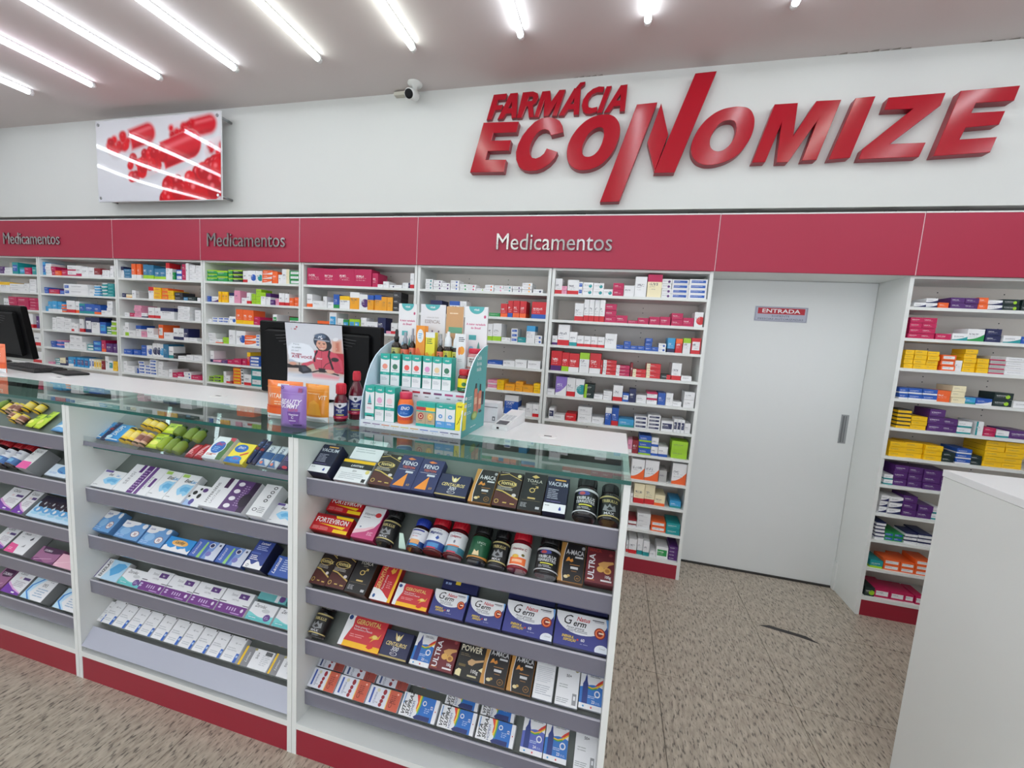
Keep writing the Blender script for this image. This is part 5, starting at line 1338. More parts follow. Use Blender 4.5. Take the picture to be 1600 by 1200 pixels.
# ================================================================ goods in the counter trays
WH, BK, NV, GD, KR, RD, YL, PU, TE, SB, MR = (234, 234, 237), (24, 23, 25), (36, 42, 92), (206, 176, 96), (196, 142, 72), (196, 30, 46), (244, 190, 24), (92, 44, 122), (24, 160, 150), (74, 160, 214), (104, 32, 42)
GY, LG, DG = (150, 150, 154), (200, 202, 206), (60, 60, 66)
def curve(f, n=14): return [f(i / n) for i in range(n + 1)]
def iom():
    return [('w', 0, curve(lambda u: 0.40 - 0.16*u + 0.02*math.sin(u*3)), (84, 42, 40)), ('p', [(0.02, 0.42), (0.3, 0.40), (1, 0.22), (1, 0.26), (0.3, 0.435), (0.02, 0.455)], GD), ('p', [(0.05, 0.86), (0.4, 0.92), (0.98, 0.78), (0.98, 0.80), (0.4, 0.94), (0.05, 0.885)], GD),
            ('o', 0.42, 0.64, 0.40, 0.10, 0.86, GD), ('t', 'iomax', 0.5, 0.61, 0.12, (226, 208, 140), 'bc', 0.78), ('l', 0.06, 0.53, 0.7, 3, 0.035, (190, 186, 180)), ('e', 0.80, 0.34, 0.09, 0.045, (214, 206, 206)), ('e', 0.86, 0.90, 0.08, 0.05, (220, 210, 150)),
            ('o', 0.16, 0.12, 0.09, 0.06, 0.7, GD), ('r', 0.42, 0.09, 0.58, 0.12, GD), ('r', 0.72, 0.08, 0.9, 0.11, GD), ('l', 0.08, 0.95, 0.6, 1, 0.03, (200, 196, 190))]
def ama():
    return [('p', [(0, 0), (0.20, 0), (0.13, 0.2), (0.12, 0.5), (0.16, 0.8), (0.22, 1), (0, 1)], KR), ('p', [(0.19, 0), (0.215, 0), (0.15, 0.2), (0.14, 0.5), (0.18, 0.8), (0.24, 1), (0.22, 1), (0.16, 0.8), (0.12, 0.5), (0.13, 0.2)], WH),
            ('t', 'A-MACA', 0.22, 0.70, 0.13, (214, 214, 216), 'bf', 0.72), ('r', 0.60, 0.62, 0.92, 0.665, (214, 214, 216)), ('p', [(0.24, 0.50), (0.30, 0.60), (0.36, 0.63), (0.42, 0.56), (0.50, 0.60), (0.55, 0.53), (0.46, 0.50), (0.38, 0.53)], (214, 140, 58)),
            ('e', 0.90, 0.90, 0.07, 0.045, (170, 170, 172)), ('r', 0.42, 0.43, 0.82, 0.45, (160, 112, 60)), ('r', 0.46, 0.33, 0.76, 0.39, (212, 212, 214)), ('r', 0.50, 0.27, 0.72, 0.285, (160, 112, 60)),
            ('e', 0.32, 0.12, 0.09, 0.04, (222, 206, 160)), ('e', 0.42, 0.15, 0.06, 0.03, (206, 168, 96)), ('o', 0.78, 0.12, 0.12, 0.07, 0.86, (176, 128, 64)), ('t', '60', 0.78, 0.095, 0.05, (176, 128, 64), 'c')]
def natus():
    return [('p', [(0, 1)] + [(0.0 + 0.5*(1 - math.cos(a)), 1 - 0.62*math.sin(a)**0.8) for a in [math.pi*i/16 for i in range(1, 16)]] + [(1, 1)], WH), ('p', [(0.95, 1), (1, 1), (1, 0.66), (0.985, 0.72)], (120, 170, 226)),
            ('t', 'G', 0.16, 0.64, 0.30, BK, 'i'), ('t', 'erm', 0.345, 0.62, 0.19, BK, 'bi'), ('t', 'Natus', 0.40, 0.79, 0.13, RD, 'bi'), ('t', 'Panax ginseng', 0.22, 0.53, 0.075, (70, 70, 84), 'i', 0.34), ('l', 0.24, 0.485, 0.62, 2, 0.04, (140, 140, 150)), ('r', 0.70, 0.885, 0.92, 0.91, (60, 60, 70)), ('r', 0.74, 0.845, 0.92, 0.86, (150, 150, 158)),
            ('e', 0.85, 0.54, 0.105, 0.165, (140, 34, 28)), ('o', 0.85, 0.54, 0.085, 0.135, 0.66, (236, 120, 70)), ('r', 0.83, 0.53, 0.92, 0.575, (246, 226, 200)),
            ('t', 'ENERGIA &', 0.15, 0.245, 0.075, (240, 206, 60), 'bi', 0.22), ('t', 'DISPOSIÇÃO', 0.18, 0.15, 0.075, (240, 206, 60), 'bi', 0.24), ('e', 0.45, 0.23, 0.02, 0.03, (190, 60, 50)), ('t', '60', 0.51, 0.20, 0.09, (230, 230, 236), 'b'), ('l', 0.5, 0.12, 0.66, 1, 0.04, (150, 154, 190))]
def gero(v=False):
    if not v:
        return [('p', [(0, 0), (0.11, 0), (0.10, 0.2), (0.14, 0.4), (0.19, 0.62), (0.17, 0.85), (0.19, 1), (0, 1)], WH), ('p', [(0.10, 0), (1, 0), (1, 0.16), (0.105, 0.17)], (246, 186, 34)), ('p', [(0.17, 0.9), (1, 0.86), (1, 1), (0.19, 1)], (246, 186, 34)) if False else ('e', 0.07, 0.86, 0.05, 0.075, (40, 70, 130)),
                ('t', 'GEROVITAL', 0.24, 0.72, 0.15, (232, 200, 120), 'b', 0.62), ('t', 'Panax ginseng +', 0.24, 0.605, 0.065, WH, '', 0.38), ('t', 'Polivitamínico e Minerais', 0.24, 0.52, 0.065, WH, '', 0.46), ('l', 0.2, 0.37, 0.58, 2, 0.06, (232, 150, 150)),
                ('p', [(0.66, 0.38), (0.76, 0.50), (0.88, 0.46), (0.93, 0.58), (0.9, 0.40), (0.80, 0.36), (0.72, 0.26), (0.76, 0.38)], (232, 170, 60)), ('e', 0.8, 0.44, 0.06, 0.06, (240, 210, 120)), ('p', [(0.68, 0.10), (0.72, 0.22), (0.82, 0.24), (0.84, 0.12), (0.76, 0.06)], (214, 50, 50))]
    return [('w', 0, curve(lambda u: 0.30 - 0.20*u + 0.05*math.sin(u*5)), WH), ('p', [(0.86, 0), (1, 0), (1, 1), (0.88, 1), (0.9, 0.6), (0.86, 0.3)], (246, 186, 34)), ('e', 0.16, 0.10, 0.06, 0.05, (40, 90, 150)), ('t', 'GEROVITAL', 0.30, 0.28, 0.20, (232, 200, 120), 'vb', 0.62), ('t', 'Panax ginseng', 0.46, 0.3, 0.08, WH, 'v', 0.5), ('l', 0.56, 0.5, 0.8, 4, 0.05, (232, 150, 150)),
            ('p', [(0.5, 0.80), (0.6, 0.9), (0.68, 0.84), (0.78, 0.92), (0.74, 0.78), (0.62, 0.72)], (236, 176, 70))]
def hom(c, num):
    return [('w', 0.0, curve(lambda u: 1.0), WH), ('w', 0.13, curve(lambda u: 0.58 + 0.06*math.sin(u*4 - 1)), c), ('p', [(0.12, 0.13), (0.36, 0.13), (0.36, 0.62), (0.31, 0.72), (0.30, 0.80), (0.26, 0.90), (0.22, 0.80), (0.20, 0.72), (0.12, 0.62)], (44, 62, 130)),
            ('p', [(0.36, 0.58), (0.55, 0.56), (0.75, 0.62), (1, 0.78), (1, 0.70), (0.75, 0.56), (0.55, 0.52), (0.36, 0.54)], (238, 190, 44)), ('p', [(0.36, 0.55), (0.55, 0.53), (0.75, 0.58), (0.75, 0.54), (0.55, 0.50), (0.36, 0.52)], (70, 160, 70)), ('p', [(0.66, 0.62), (0.8, 0.72), (1, 0.82), (1, 0.74), (0.8, 0.64)], (214, 60, 48)),
            ('o', 0.78, 0.42, 0.13, 0.09, 0.62, (226, 230, 238)), ('l', 0.38, 0.33, 0.8, 2, 0.04, (190, 206, 234)), ('t', num, 0.55, 0.17, 0.075, WH, 'b'), ('l', 0.72, 0.20, 0.92, 2, 0.03, (170, 190, 224)), ('t', 'HOMEM', 0.08, 0.93, 0.05, (40, 50, 90), 'b'), ('l', 0.42, 0.87, 0.92, 2, 0.035, (120, 120, 130)), ('e', 0.2, 0.06, 0.04, 0.025, SB), ('e', 0.55, 0.06, 0.035, 0.025, (214, 90, 90))]
def vsup():
    B = (40, 112, 196)
    return [('w', 0, curve(lambda u: 1), WH), ('p', [(0.44, 0), (0.90, 0), (0.90, 1), (0.52, 1), (0.50, 0.6), (0.48, 0.3)], B), ('p', [(0.36, 1), (0.45, 1), (0.47, 0.7), (0.45, 0.4), (0.42, 0.4), (0.43, 0.7)], (226, 70, 50)), ('p', [(0.45, 1), (0.50, 1), (0.51, 0.6), (0.47, 0.28), (0.43, 0.35), (0.46, 0.6)], (244, 200, 60)), ('p', [(0.50, 1), (0.53, 1), (0.53, 0.6), (0.50, 0.2), (0.47, 0.25), (0.50, 0.6)], (90, 170, 80)),
            ('p', [(0.40, 0.06), (0.46, 0.16), (0.55, 0.20), (0.84, 0.20), (0.84, 0), (0.46, 0.0)], (38, 52, 112)), ('t', 'VITA', 0.15, 0.08, 0.10, BK, 'vbi'), ('t', 'SUPRAZ', 0.27, 0.08, 0.10, BK, 'vbi'), ('t', 'HOMEM', 0.36, 0.06, 0.065, (60, 80, 140), 'v'),
            ('o', 0.62, 0.72, 0.055, 0.11, 0.6, (226, 230, 238)), ('t', '23', 0.86, 0.52, 0.06, WH, 'vb'), ('l', 0.66, 0.5, 0.8, 3, 0.08, (170, 195, 230)), ('e', 0.95, 0.5, 0.012, 0.03, RD), ('r', 0.04, 0.5, 0.07, 0.95, (120, 160, 210))]
def vita():
    return [('p', [(0.64, 0), (1, 0), (1, 1), (0.64, 1)], (206, 92, 68)), ('r', 0.615, 0, 0.64, 1, (240, 206, 110)), ('r', 0.09, 0.12, 0.15, 0.9, (52, 86, 170)), ('t', 'VITAMINA', 0.27, 0.12, 0.06, (90, 100, 150), 'v', 0.6), ('l', 0.28, 0.2, 0.38, 1, 0.1, GY), ('e', 0.28, 0.82, 0.05, 0.09, (214, 210, 180)),
            ('e', 0.49, 0.80, 0.055, 0.14, (150, 34, 46)), ('e', 0.47, 0.54, 0.05, 0.10, (150, 34, 46)), ('e', 0.46, 0.34, 0.05, 0.10, (150, 34, 46)), ('e', 0.45, 0.15, 0.05, 0.10, (150, 34, 46)), ('t', 'CX', 0.80, 0.14, 0.10, (110, 40, 34), 'v'), ('l', 0.72, 0.72, 0.92, 5, 0.09, (150, 60, 46)), ('e', 0.9, 0.86, 0.03, 0.05, (240, 180, 160))]
def enz(top=(110, 90, 160)):
    return [('p', [(0.30, 0.42), (0.42, 0.60), (0.60, 0.64), (0.85, 0.62), (0.98, 0.66), (0.98, 0.30), (0.85, 0.22), (0.70, 0.30), (0.55, 0.22), (0.42, 0.30)], (150, 204, 236)), ('p', [(0.45, 0.45), (0.6, 0.56), (0.9, 0.54), (0.9, 0.36), (0.7, 0.40), (0.55, 0.34)], (104, 178, 224)), ('r', 0.06, 0.86, 0.42, 0.97, top), ('t', 'Enzi', 0.36, 0.70, 0.12, BK, 'bi'), ('t', 'Lac', 0.70, 0.70, 0.12, SB, 'bi'), ('l', 0.06, 0.12, 0.3, 1, 0.05, GY)]
def cald():
    return [('w', 0, curve(lambda u: 0.40 - 0.32*u**0.7), (120, 56, 168)), ('p', [(0, 0.40), (0.2, 0.30), (0.5, 0.18), (1, 0.08), (1, 0.12), (0.5, 0.24), (0.2, 0.37), (0, 0.46)], (226, 170, 220)), ('t', 'Calcio', 0.2, 0.80, 0.13, (50, 46, 54), 'i', 0.62), ('r', 0.55, 0.62, 0.92, 0.72, (84, 60, 120)), ('t', 'D3', 0.34, 0.63, 0.07, (220, 120, 120), ''), ('l', 0.3, 0.5, 0.9, 4, 0.06, (190, 180, 190)), ('r', 0.55, 0.05, 0.72, 0.10, WH)]
def supbox(c): return c
DES = {
 'vacium': ((32, 34, 62), [('r', 0, 0, 1, 0.24, WH), ('r', 0.35, 0.90, 0.85, 0.94, (226, 170, 80)), ('t', 'VACIUM', 0.5, 0.74, 0.12, (206, 208, 220), 'bc', 0.9), ('l', 0.1, 0.62, 0.6, 6, 0.05, (170, 172, 190)), ('l', 0.1, 0.29, 0.9, 1, 0.03, (120, 110, 170)), ('p', [(0.70, 0.07), (0.80, 0.07), (0.80, 0.12), (0.75, 0.18), (0.70, 0.12)], (52, 66, 150)), ('l', 0.08, 0.16, 0.3, 1, 0.05, GY)]),
 'lavback': (WH, [('l', 0.1, 0.7, 0.9, 4, 0.12, LG), ('t', '50+', 0.5, 0.82, 0.13, (70, 70, 70), 'c')]),
 'lavitan': (WH, [('r', 0, 0.86, 1, 1, (246, 196, 22)), ('r', 0, 0.60, 1, 0.86, (34, 33, 36)), ('t', 'LAVITAN', 0.5, 0.68, 0.10, WH, 'bic', 0.5), ('t', '50+', 0.5, 0.44, 0.09, (60, 60, 64), 'c'), ('l', 0.12, 0.34, 0.86, 4, 0.08, LG), ('r', 0.84, 0.03, 0.95, 0.18, (52, 50, 54)), ('e', 0.9, 0.5, 0.06, 0.09, (222, 206, 120))]),
 'iomax': ((44, 34, 34), iom()),
 'feno': ((54, 58, 104), [('p', [(0.12, 0.06), (0.62, 0.06), (0.58, 0.46)], (240, 148, 56)), ('t', 'FENO', 0.5, 0.70, 0.125, (224, 226, 236), 'bc', 0.72), ('t', 'TESTON', 0.5, 0.60, 0.07, (226, 110, 66), 'bc', 0.6), ('p', [(0.3, 0.90), (0.45, 0.94), (0.7, 0.90), (0.45, 0.86)], (232, 130, 70)), ('r', 0.1, 0.55, 0.85, 0.56, (200, 204, 220)), ('r', 0.45, 0.46, 0.80, 0.52, (214, 216, 226)), ('t', '60', 0.8, 0.09, 0.07, (214, 166, 80), 'c')]),
 'cent': ((44, 48, 84), [('r', 0, 0, 1, 0.06, (180, 160, 104)), ('p', [(0.36, 0.94), (0.46, 0.80), (0.5, 0.88), (0.54, 0.80), (0.64, 0.94), (0.60, 0.74), (0.55, 0.64), (0.45, 0.64), (0.40, 0.74)], (226, 206, 140)), ('e', 0.5, 0.74, 0.04, 0.08, (240, 232, 200)), ('t', 'CENTAUROS', 0.5, 0.44, 0.15, (230, 210, 140), 'bic', 0.74), ('t', '300', 0.5, 0.27, 0.16, (212, 214, 222), 'bic', 0.4), ('o', 0.5, 0.17, 0.13, 0.07, 0.8, (200, 200, 210)), ('l', 0.42, 0.16, 0.58, 1, 0.05, (200, 200, 210))]),
 'amaca': ((34, 31, 33), ama()),
 'toala': ((33, 32, 34), [('p', [(0.34, 0.90), (0.5, 0.955), (0.68, 0.90), (0.5, 0.855)], (214, 184, 110)), ('t', 'TOALA', 0.5, 0.745, 0.085, (220, 214, 200), 'c', 0.76), ('t', 'GOLD', 0.5, 0.69, 0.035, (190, 180, 160), 'c'), ('o', 0.47, 0.53, 0.12, 0.065, 0.68, (214, 186, 110)), ('p', [(0.55, 0.575), (0.64, 0.63), (0.58, 0.635), (0.58, 0.65), (0.70, 0.65), (0.70, 0.59), (0.67, 0.59), (0.67, 0.615), (0.57, 0.565)], (214, 186, 110)), ('r', 0.34, 0.30, 0.66, 0.34, (206, 178, 110)), ('r', 0.12, 0.255, 0.88, 0.26, (150, 130, 90)), ('l', 0.1, 0.17, 0.42, 4, 0.03, (180, 180, 184)), ('r', 0.74, 0.06, 0.90, 0.12, (190, 190, 194))]),
 'forte': ((196, 26, 36), [('r', 0, 0.88, 0.55, 1, (150, 20, 30)), ('p', [(0.56, 0.86), (1, 0.82), (1, 1), (0.52, 1)], (246, 206, 30)), ('t', 'FORTEVIRON', 0.06, 0.50, 0.30, (244, 240, 240), 'bf', 0.86), ('p', [(0.16, 0.42), (0.90, 0.40), (0.84, 0.24)], (246, 206, 30)), ('r', 0.62, 0.0, 1, 0.20, (246, 206, 30)), ('l', 0.06, 0.20, 0.56, 3, 0.07, (236, 150, 150))]),
 'pinky': (WH, [('p', [(0, 0), (1, 0), (1, 0.9), (0.95, 0.55), (0.80, 0.36), (0.5, 0.22), (0, 0.10)], (200, 76, 128)), ('p', [(0, 0.10), (0.5, 0.22), (0.80, 0.36), (0.80, 0.42), (0.4, 0.30), (0, 0.24)], (240, 196, 206)), ('t', 'Vitamina', 0.14, 0.72, 0.085, (60, 56, 66), 'i', 0.5), ('e', 0.76, 0.76, 0.13, 0.075, (214, 60, 66)), ('l', 0.14, 0.64, 0.6, 1, 0.04, GY), ('e', 0.22, 0.34, 0.04, 0.025, (120, 130, 160)), ('l', 0.62, 0.2, 0.9, 3, 0.04, (236, 190, 210))]),
 'ultra': ((112, 40, 48), [('t', 'ULTRA', 0.30, 0.08, 0.22, WH, 'vb', 0.76), ('t', 'MACA', 0.08, 0.88, 0.09, (170, 60, 50), 'b'), ('p', [(0.42, 0.55), (0.60, 0.63), (0.95, 0.66), (0.98, 0.60), (0.80, 0.54), (0.72, 0.44), (0.50, 0.46)], (214, 160, 96)), ('e', 0.52, 0.40, 0.13, 0.085, (226, 176, 96)), ('e', 0.76, 0.38, 0.14, 0.09, (222, 170, 90)), ('e', 0.76, 0.38, 0.08, 0.05, (180, 120, 60)), ('e', 0.85, 0.84, 0.07, 0.045, (160, 70, 74)), ('t', '100g', 0.70, 0.17, 0.08, WH, 'b', 0.2), ('r', 0.55, 0.07, 0.93, 0.115, (226, 220, 222)), ('r', 0.06, 0.06, 0.34, 0.075, (214, 130, 60))]),
 'geroV': ((200, 40, 50), gero(True)), 'gero': ((206, 52, 60), gero()),
 'ngback': ((40, 44, 92), [('r', 0.36, 0.25, 0.50, 0.7, (240, 206, 60)), ('l', 0.08, 0.6, 0.3, 3, 0.2, (150, 170, 214)), ('e', 0.66, 0.45, 0.02, 0.08, RD)]),
 'ngs': ((58, 64, 132), natus()), 'ngb': ((58, 62, 136), natus() + [('e', 0.90, 0.06, 0.13, 0.16, (222, 226, 236)), ('t', 'Cimed', 0.91, 0.10, 0.05, GY, 'ic')]),
 'homem': ((58, 122, 196), hom((52, 118, 196), '23')), 'mulher': ((96, 110, 190), hom((92, 106, 190), '24')),
 'power': ((38, 36, 36), [('t', 'MACA', 0.10, 0.82, 0.115, (206, 196, 160), '', 0.56), ('t', 'POWER', 0.06, 0.64, 0.15, (240, 232, 206), 'bf', 0.80), ('e', 0.80, 0.86, 0.11, 0.07, (214, 176, 106)), ('l', 0.08, 0.56, 0.5, 2, 0.04, (120, 106, 80)), ('p', [(0.40, 0.40), (0.52, 0.48), (0.68, 0.46), (0.98, 0.52), (0.98, 0.47), (0.70, 0.40), (0.60, 0.32), (0.46, 0.33)], (206, 166, 120)), ('p', [(0.04, 0.04), (0.24, 0.02), (0.24, 0.18), (0.14, 0.20), (0.04, 0.14)], (232, 220, 170)), ('p', [(0.86, 0.26), (1, 0.34), (1, 0.22)], (232, 220, 170)), ('r', 0.1, 0.26, 0.36, 0.32, (110, 92, 52)), ('t', '100g', 0.60, 0.16, 0.085, (214, 212, 210), 'b', 0.3), ('r', 0.5, 0.06, 0.84, 0.10, (200, 190, 150))]),
 'white2': (WH, [('l', 0.1, 0.78, 0.95, 9, 0.045, (206, 208, 214)), ('l', 0.1, 0.32, 0.95, 5, 0.05, (186, 188, 196)), ('r', 0.05, 0.86, 0.95, 0.87, LG)]),
 'fifty': (WH, [('t', '50+', 0.52, 0.72, 0.075, (44, 44, 48), 'bc'), ('e', 0.86, 0.93, 0.08, 0.05, (150, 140, 96)), ('l', 0.12, 0.5, 0.6, 2, 0.06, (186, 188, 190)), ('l', 0.06, 0.16, 0.7, 3, 0.045, (170, 172, 176)), ('r', 0.74, 0.06, 0.92, 0.34, GY), ('r', 0.79, 0.18, 0.88, 0.28, WH)]),
 'vit': ((222, 224, 234), vita()), 'vitback': ((206, 208, 218), [('p', [(0.64, 0), (1, 0), (1, 1), (0.64, 1)], (150, 60, 50)), ('r', 0.09, 0.05, 0.15, 0.6, (52, 70, 120)), ('t', 'VITAMINA', 0.28, 0.02, 0.07, (90, 96, 120), 'v', 0.6), ('e', 0.46, 0.15, 0.05, 0.10, (130, 34, 46)), ('e', 0.49, 0.4, 0.05, 0.10, (130, 34, 46)), ('t', 'CX', 0.80, 0.05, 0.10, (110, 40, 34), 'v')]),
 'supraz': (WH, vsup()), 'suprazback': (WH, vsup()),
 'enolie': (WH, [('p', [(0, 0), (1, 0), (1, 1), (0.78, 1), (0.66, 0.5), (0.2, 0.1)], (84, 120, 66)), ('p', [(0.72, 0.9), (1, 0.82), (1, 1), (0.7, 1)], (206, 60, 80)), ('p', [(0, 0), (0.74, 0), (0.66, 0.3), (0.3, 0.16), (0, 0.10)], WH), ('e', 0.42, 0.52, 0.36, 0.30, WH), ('e', 0.42, 0.52, 0.33, 0.27, (44, 104, 190)), ('t', 'ENO', 0.42, 0.60, 0.13, (214, 40, 56), 'bic', 0.4), ('l', 0.22, 0.5, 0.62, 3, 0.07, (150, 190, 230)), ('l', 0.1, 0.2, 0.6, 2, 0.05, (214, 60, 60))]),
 'enoyel': ((248, 222, 60), [('p', [(0, 0), (0.9, 0), (0.6, 0.34), (0, 0.26)], (40, 110, 196)), ('e', 0.40, 0.72, 0.34, 0.20, (40, 104, 190)), ('t', 'ENO', 0.40, 0.70, 0.12, WH, 'bic', 0.36), ('e', 0.50, 0.20, 0.30, 0.16, (60, 140, 214)), ('t', 'ENO', 0.50, 0.18, 0.10, (214, 40, 56), 'bic', 0.36), ('p', [(0.55, 0.42), (0.9, 0.60), (0.9, 0.52), (0.6, 0.36)], (222, 70, 60))]),
 'enzi': (WH, enz()), 'enziT': (WH, enz((170, 206, 100))),
 'senswide': (WH, [('r', 0.42, 0, 0.60, 1, PU), ('r', 0.64, 0, 0.74, 1, (112, 70, 140)), ('r', 0.26, 0.72, 0.36, 1, PU), ('r', 0.86, 0.30, 0.94, 0.62, PU), ('t', 'SENSI', 0.22, 0.25, 0.10, GY, 'v'), ('l', 0.44, 0.8, 0.58, 9, 0.09, (190, 160, 206)), ('t', 'LACTASE', 0.82, 0.2, 0.06, GY, 'v')]),
 'cow': (WH, [('p', [(0, 0), (0.6, 0), (0.45, 0.2), (0, 0.3)], (170, 196, 234)), ('e', 0.45, 0.2, 0.12, 0.14, (94, 84, 160)), ('e', 0.3, 0.62, 0.12, 0.10, BK), ('e', 0.62, 0.50, 0.10, 0.12, BK), ('e', 0.74, 0.80, 0.14, 0.10, (90, 60, 120)), ('e', 0.15, 0.42, 0.06, 0.05, BK), ('e', 0.5, 0.82, 0.07, 0.06, BK)]),
 'hylak': (WH, [('r', 0.46, 0, 0.86, 1, (96, 62, 118)), ('r', 0.86, 0, 1, 1, (52, 32, 62)), ('r', 0.26, 0.66, 0.36, 1.0, (72, 42, 80)), ('t', 'LACTASE', 0.24, 0.12, 0.05, GY, 'v'), ('t', 'HYPERSENS', 0.14, 0.12, 0.06, DG, 'v'), ('e', 0.60, 0.86, 0.07, 0.07, (232, 226, 234)), ('e', 0.60, 0.62, 0.07, 0.07, (232, 226, 234)), ('e', 0.60, 0.38, 0.07, 0.07, (232, 226, 234)), ('e', 0.60, 0.14, 0.07, 0.07, (232, 226, 234)), ('l', 0.72, 0.8, 0.84, 10, 0.07, (180, 150, 196)), ('e', 0.90, 0.38, 0.12, 0.22, (34, 18, 42))]),
 'whitebox': ((226, 226, 228), [('o', 0.72, 0.9, 0.12, 0.05, 0.6, BK), ('o', 0.68, 0.76, 0.12, 0.05, 0.6, BK), ('o', 0.64, 0.62, 0.12, 0.05, 0.6, BK), ('o', 0.60, 0.48, 0.12, 0.05, 0.6, BK), ('o', 0.3, 0.18, 0.14, 0.05, 0.7, DG), ('l', 0.5, 0.26, 0.9, 4, 0.05, GY)]),
 'babyblue': ((104, 156, 210), [('e', 0.18, 0.84, 0.30, 0.24, WH), ('e', 0.44, 0.94, 0.22, 0.14, WH), ('t', 'Lacto', 0.08, 0.80, 0.11, (100, 110, 170), 'bi', 0.3), ('e', 0.30, 0.40, 0.2, 0.2, (140, 186, 226)), ('e', 0.74, 0.34, 0.16, 0.18, WH), ('o', 0.74, 0.34, 0.16, 0.18, 0.88, (150, 80, 60)), ('t', '30', 0.74, 0.27, 0.15, (150, 60, 50), 'bc'), ('e', 0.9, 0.84, 0.10, 0.14, WH), ('l', 0.05, 0.16, 0.4, 2, 0.08, (170, 200, 236))]),
 'lacday': ((34, 142, 214), [('w', 0, curve(lambda u: 0.28 + 0.09*math.sin(u*19) + 0.05*math.sin(u*33)), WH), ('e', 0.5, 0.62, 0.3, 0.22, (236, 178, 90)), ('t', 'Lacday', 0.5, 0.58, 0.22, BK, 'bic', 0.66), ('l', 0.3, 0.45, 0.7, 1, 0.06, WH)]),
 'lacto': ((66, 102, 184), [('p', [(0.30, 0), (0.42, 0), (0.42, 0.9), (0.36, 0.9)], (150, 206, 120)), ('p', [(0.50, 0), (0.78, 0), (0.78, 1), (0.60, 1)], (120, 150, 206)), ('p', [(0.66, 0), (1, 0), (1, 1), (0.80, 1), (0.76, 0.5), (0.62, 0.2)], (206, 212, 228)), ('e', 0.62, 0.76, 0.10, 0.14, WH), ('e', 0.62, 0.76, 0.075, 0.105, NV), ('e', 0.66, 0.30, 0.10, 0.14, (120, 120, 190)), ('t', 'lactosil', 0.18, 0.12, 0.10, WH, 'vi', 0.8), ('e', 0.9, 0.84, 0.04, 0.06, (60, 70, 100))]),
 'lactosil': ((44, 66, 142), [('w', 0, curve(lambda u: 0.20 + 0.07*math.sin(u*12)), WH), ('t', 'Lactosil', 0.5, 0.86, 0.09, WH, 'bic', 0.8), ('l', 0.15, 0.78, 0.9, 3, 0.06, (170, 184, 226)), ('r', 0, 0.50, 0.55, 0.56, (70, 96, 176)), ('l', 0.1, 0.42, 0.6, 3, 0.06, WH), ('o', 0.2, 0.08, 0.07, 0.05, 0.7, NV)]),
 'lact': ((56, 92, 176), [('t', 'Lactosil', 0.22, 0.10, 0.14, WH, 'vbi', 0.8), ('l', 0.36, 0.8, 0.8, 6, 0.10, (190, 206, 236))]),
 'enziside': (WH, [('p', [(0.30, 0), (1, 0), (1, 1), (0.26, 1), (0.38, 0.5)], (178, 214, 238)), ('p', [(0.40, 0.5), (0.55, 0.85), (0.8, 0.9), (0.98, 0.8), (0.85, 0.45), (0.6, 0.2)], (92, 170, 222)), ('r', 0.02, 0, 0.06, 1, (72, 66, 130)), ('t', 'ENZILAC', 0.26, 0.10, 0.12, BK, 'vb', 0.8)]),
 'zero': (WH, [('w', 0, curve(lambda u: 0.34 + 0.10*math.sin(u*5 + 2)), (120, 206, 206)), ('w', 0, curve(lambda u: 0.18 + 0.05*math.sin(u*6)), (96, 190, 192)), ('t', 'Zerolac', 0.12, 0.72, 0.19, BK, 'i', 0.66), ('e', 0.62, 0.60, 0.16, 0.10, (206, 208, 210)), ('e', 0.78, 0.28, 0.13, 0.19, (104, 74, 140)), ('l', 0.7, 0.3, 0.86, 2, 0.08, (190, 170, 214)), ('l', 0.1, 0.14, 0.4, 1, 0.06, WH)]),
 'zerback': ((110, 186, 188), [('l', 0.15, 0.5, 0.5, 2, 0.12, (190, 226, 226)), ('e', 0.84, 0.22, 0.10, 0.16, (104, 74, 140)), ('r', 0.62, 0, 0.74, 0.5, WH)]),
 'sens': (WH, [('r', 0, 0, 1, 0.38, (112, 44, 132)), ('t', 'Sensi', 0.26, 0.74, 0.13, GY, '', 0.3), ('r', 0.54, 0.68, 0.86, 0.90, (92, 52, 124)), ('t', 'lac', 0.70, 0.75, 0.09, WH, 'bc'), ('t', 'LACTASE', 0.48, 0.56, 0.07, GY, 'c', 0.36), ('r', 0.0, 0.44, 0.22, 0.475, (90, 84, 96)), ('r', 0.8, 0.42, 1, 0.45, (90, 84, 96)), ('e', 0.12, 0.27, 0.05, 0.04, (206, 180, 220)), ('e', 0.12, 0.17, 0.05, 0.04, (206, 180, 220)), ('r', 0.36, 0.14, 0.40, 0.28, (206, 180, 220)), ('r', 0.45, 0.14, 0.49, 0.28, (206, 180, 220)), ('r', 0.54, 0.14, 0.58, 0.28, (206, 180, 220)), ('r', 0.63, 0.14, 0.67, 0.28, (206, 180, 220)), ('e', 0.88, 0.22, 0.045, 0.08, (226, 214, 232)), ('r', 0.55, 0.04, 0.86, 0.08, (190, 150, 206))]),
 'thin': (WH, [('r', 0.80, 0, 1, 0.36, (38, 96, 190)), ('e', 0.90, 0.24, 0.06, 0.05, (180, 206, 240)), ('t', 'LC', 0.48, 0.70, 0.06, (40, 40, 44), 'bc'), ('l', 0.6, 0.71, 0.84, 1, 0.04, GY), ('e', 0.9, 0.96, 0.05, 0.03, (70, 64, 60)), ('l', 0.1, 0.5, 0.8, 2, 0.08, LG), ('r', 0.05, 0.40, 0.78, 0.405, LG), ('l', 0.15, 0.2, 0.7, 2, 0.07, (196, 200, 206)), ('r', 0.985, 0, 1, 1, (170, 172, 174))]),
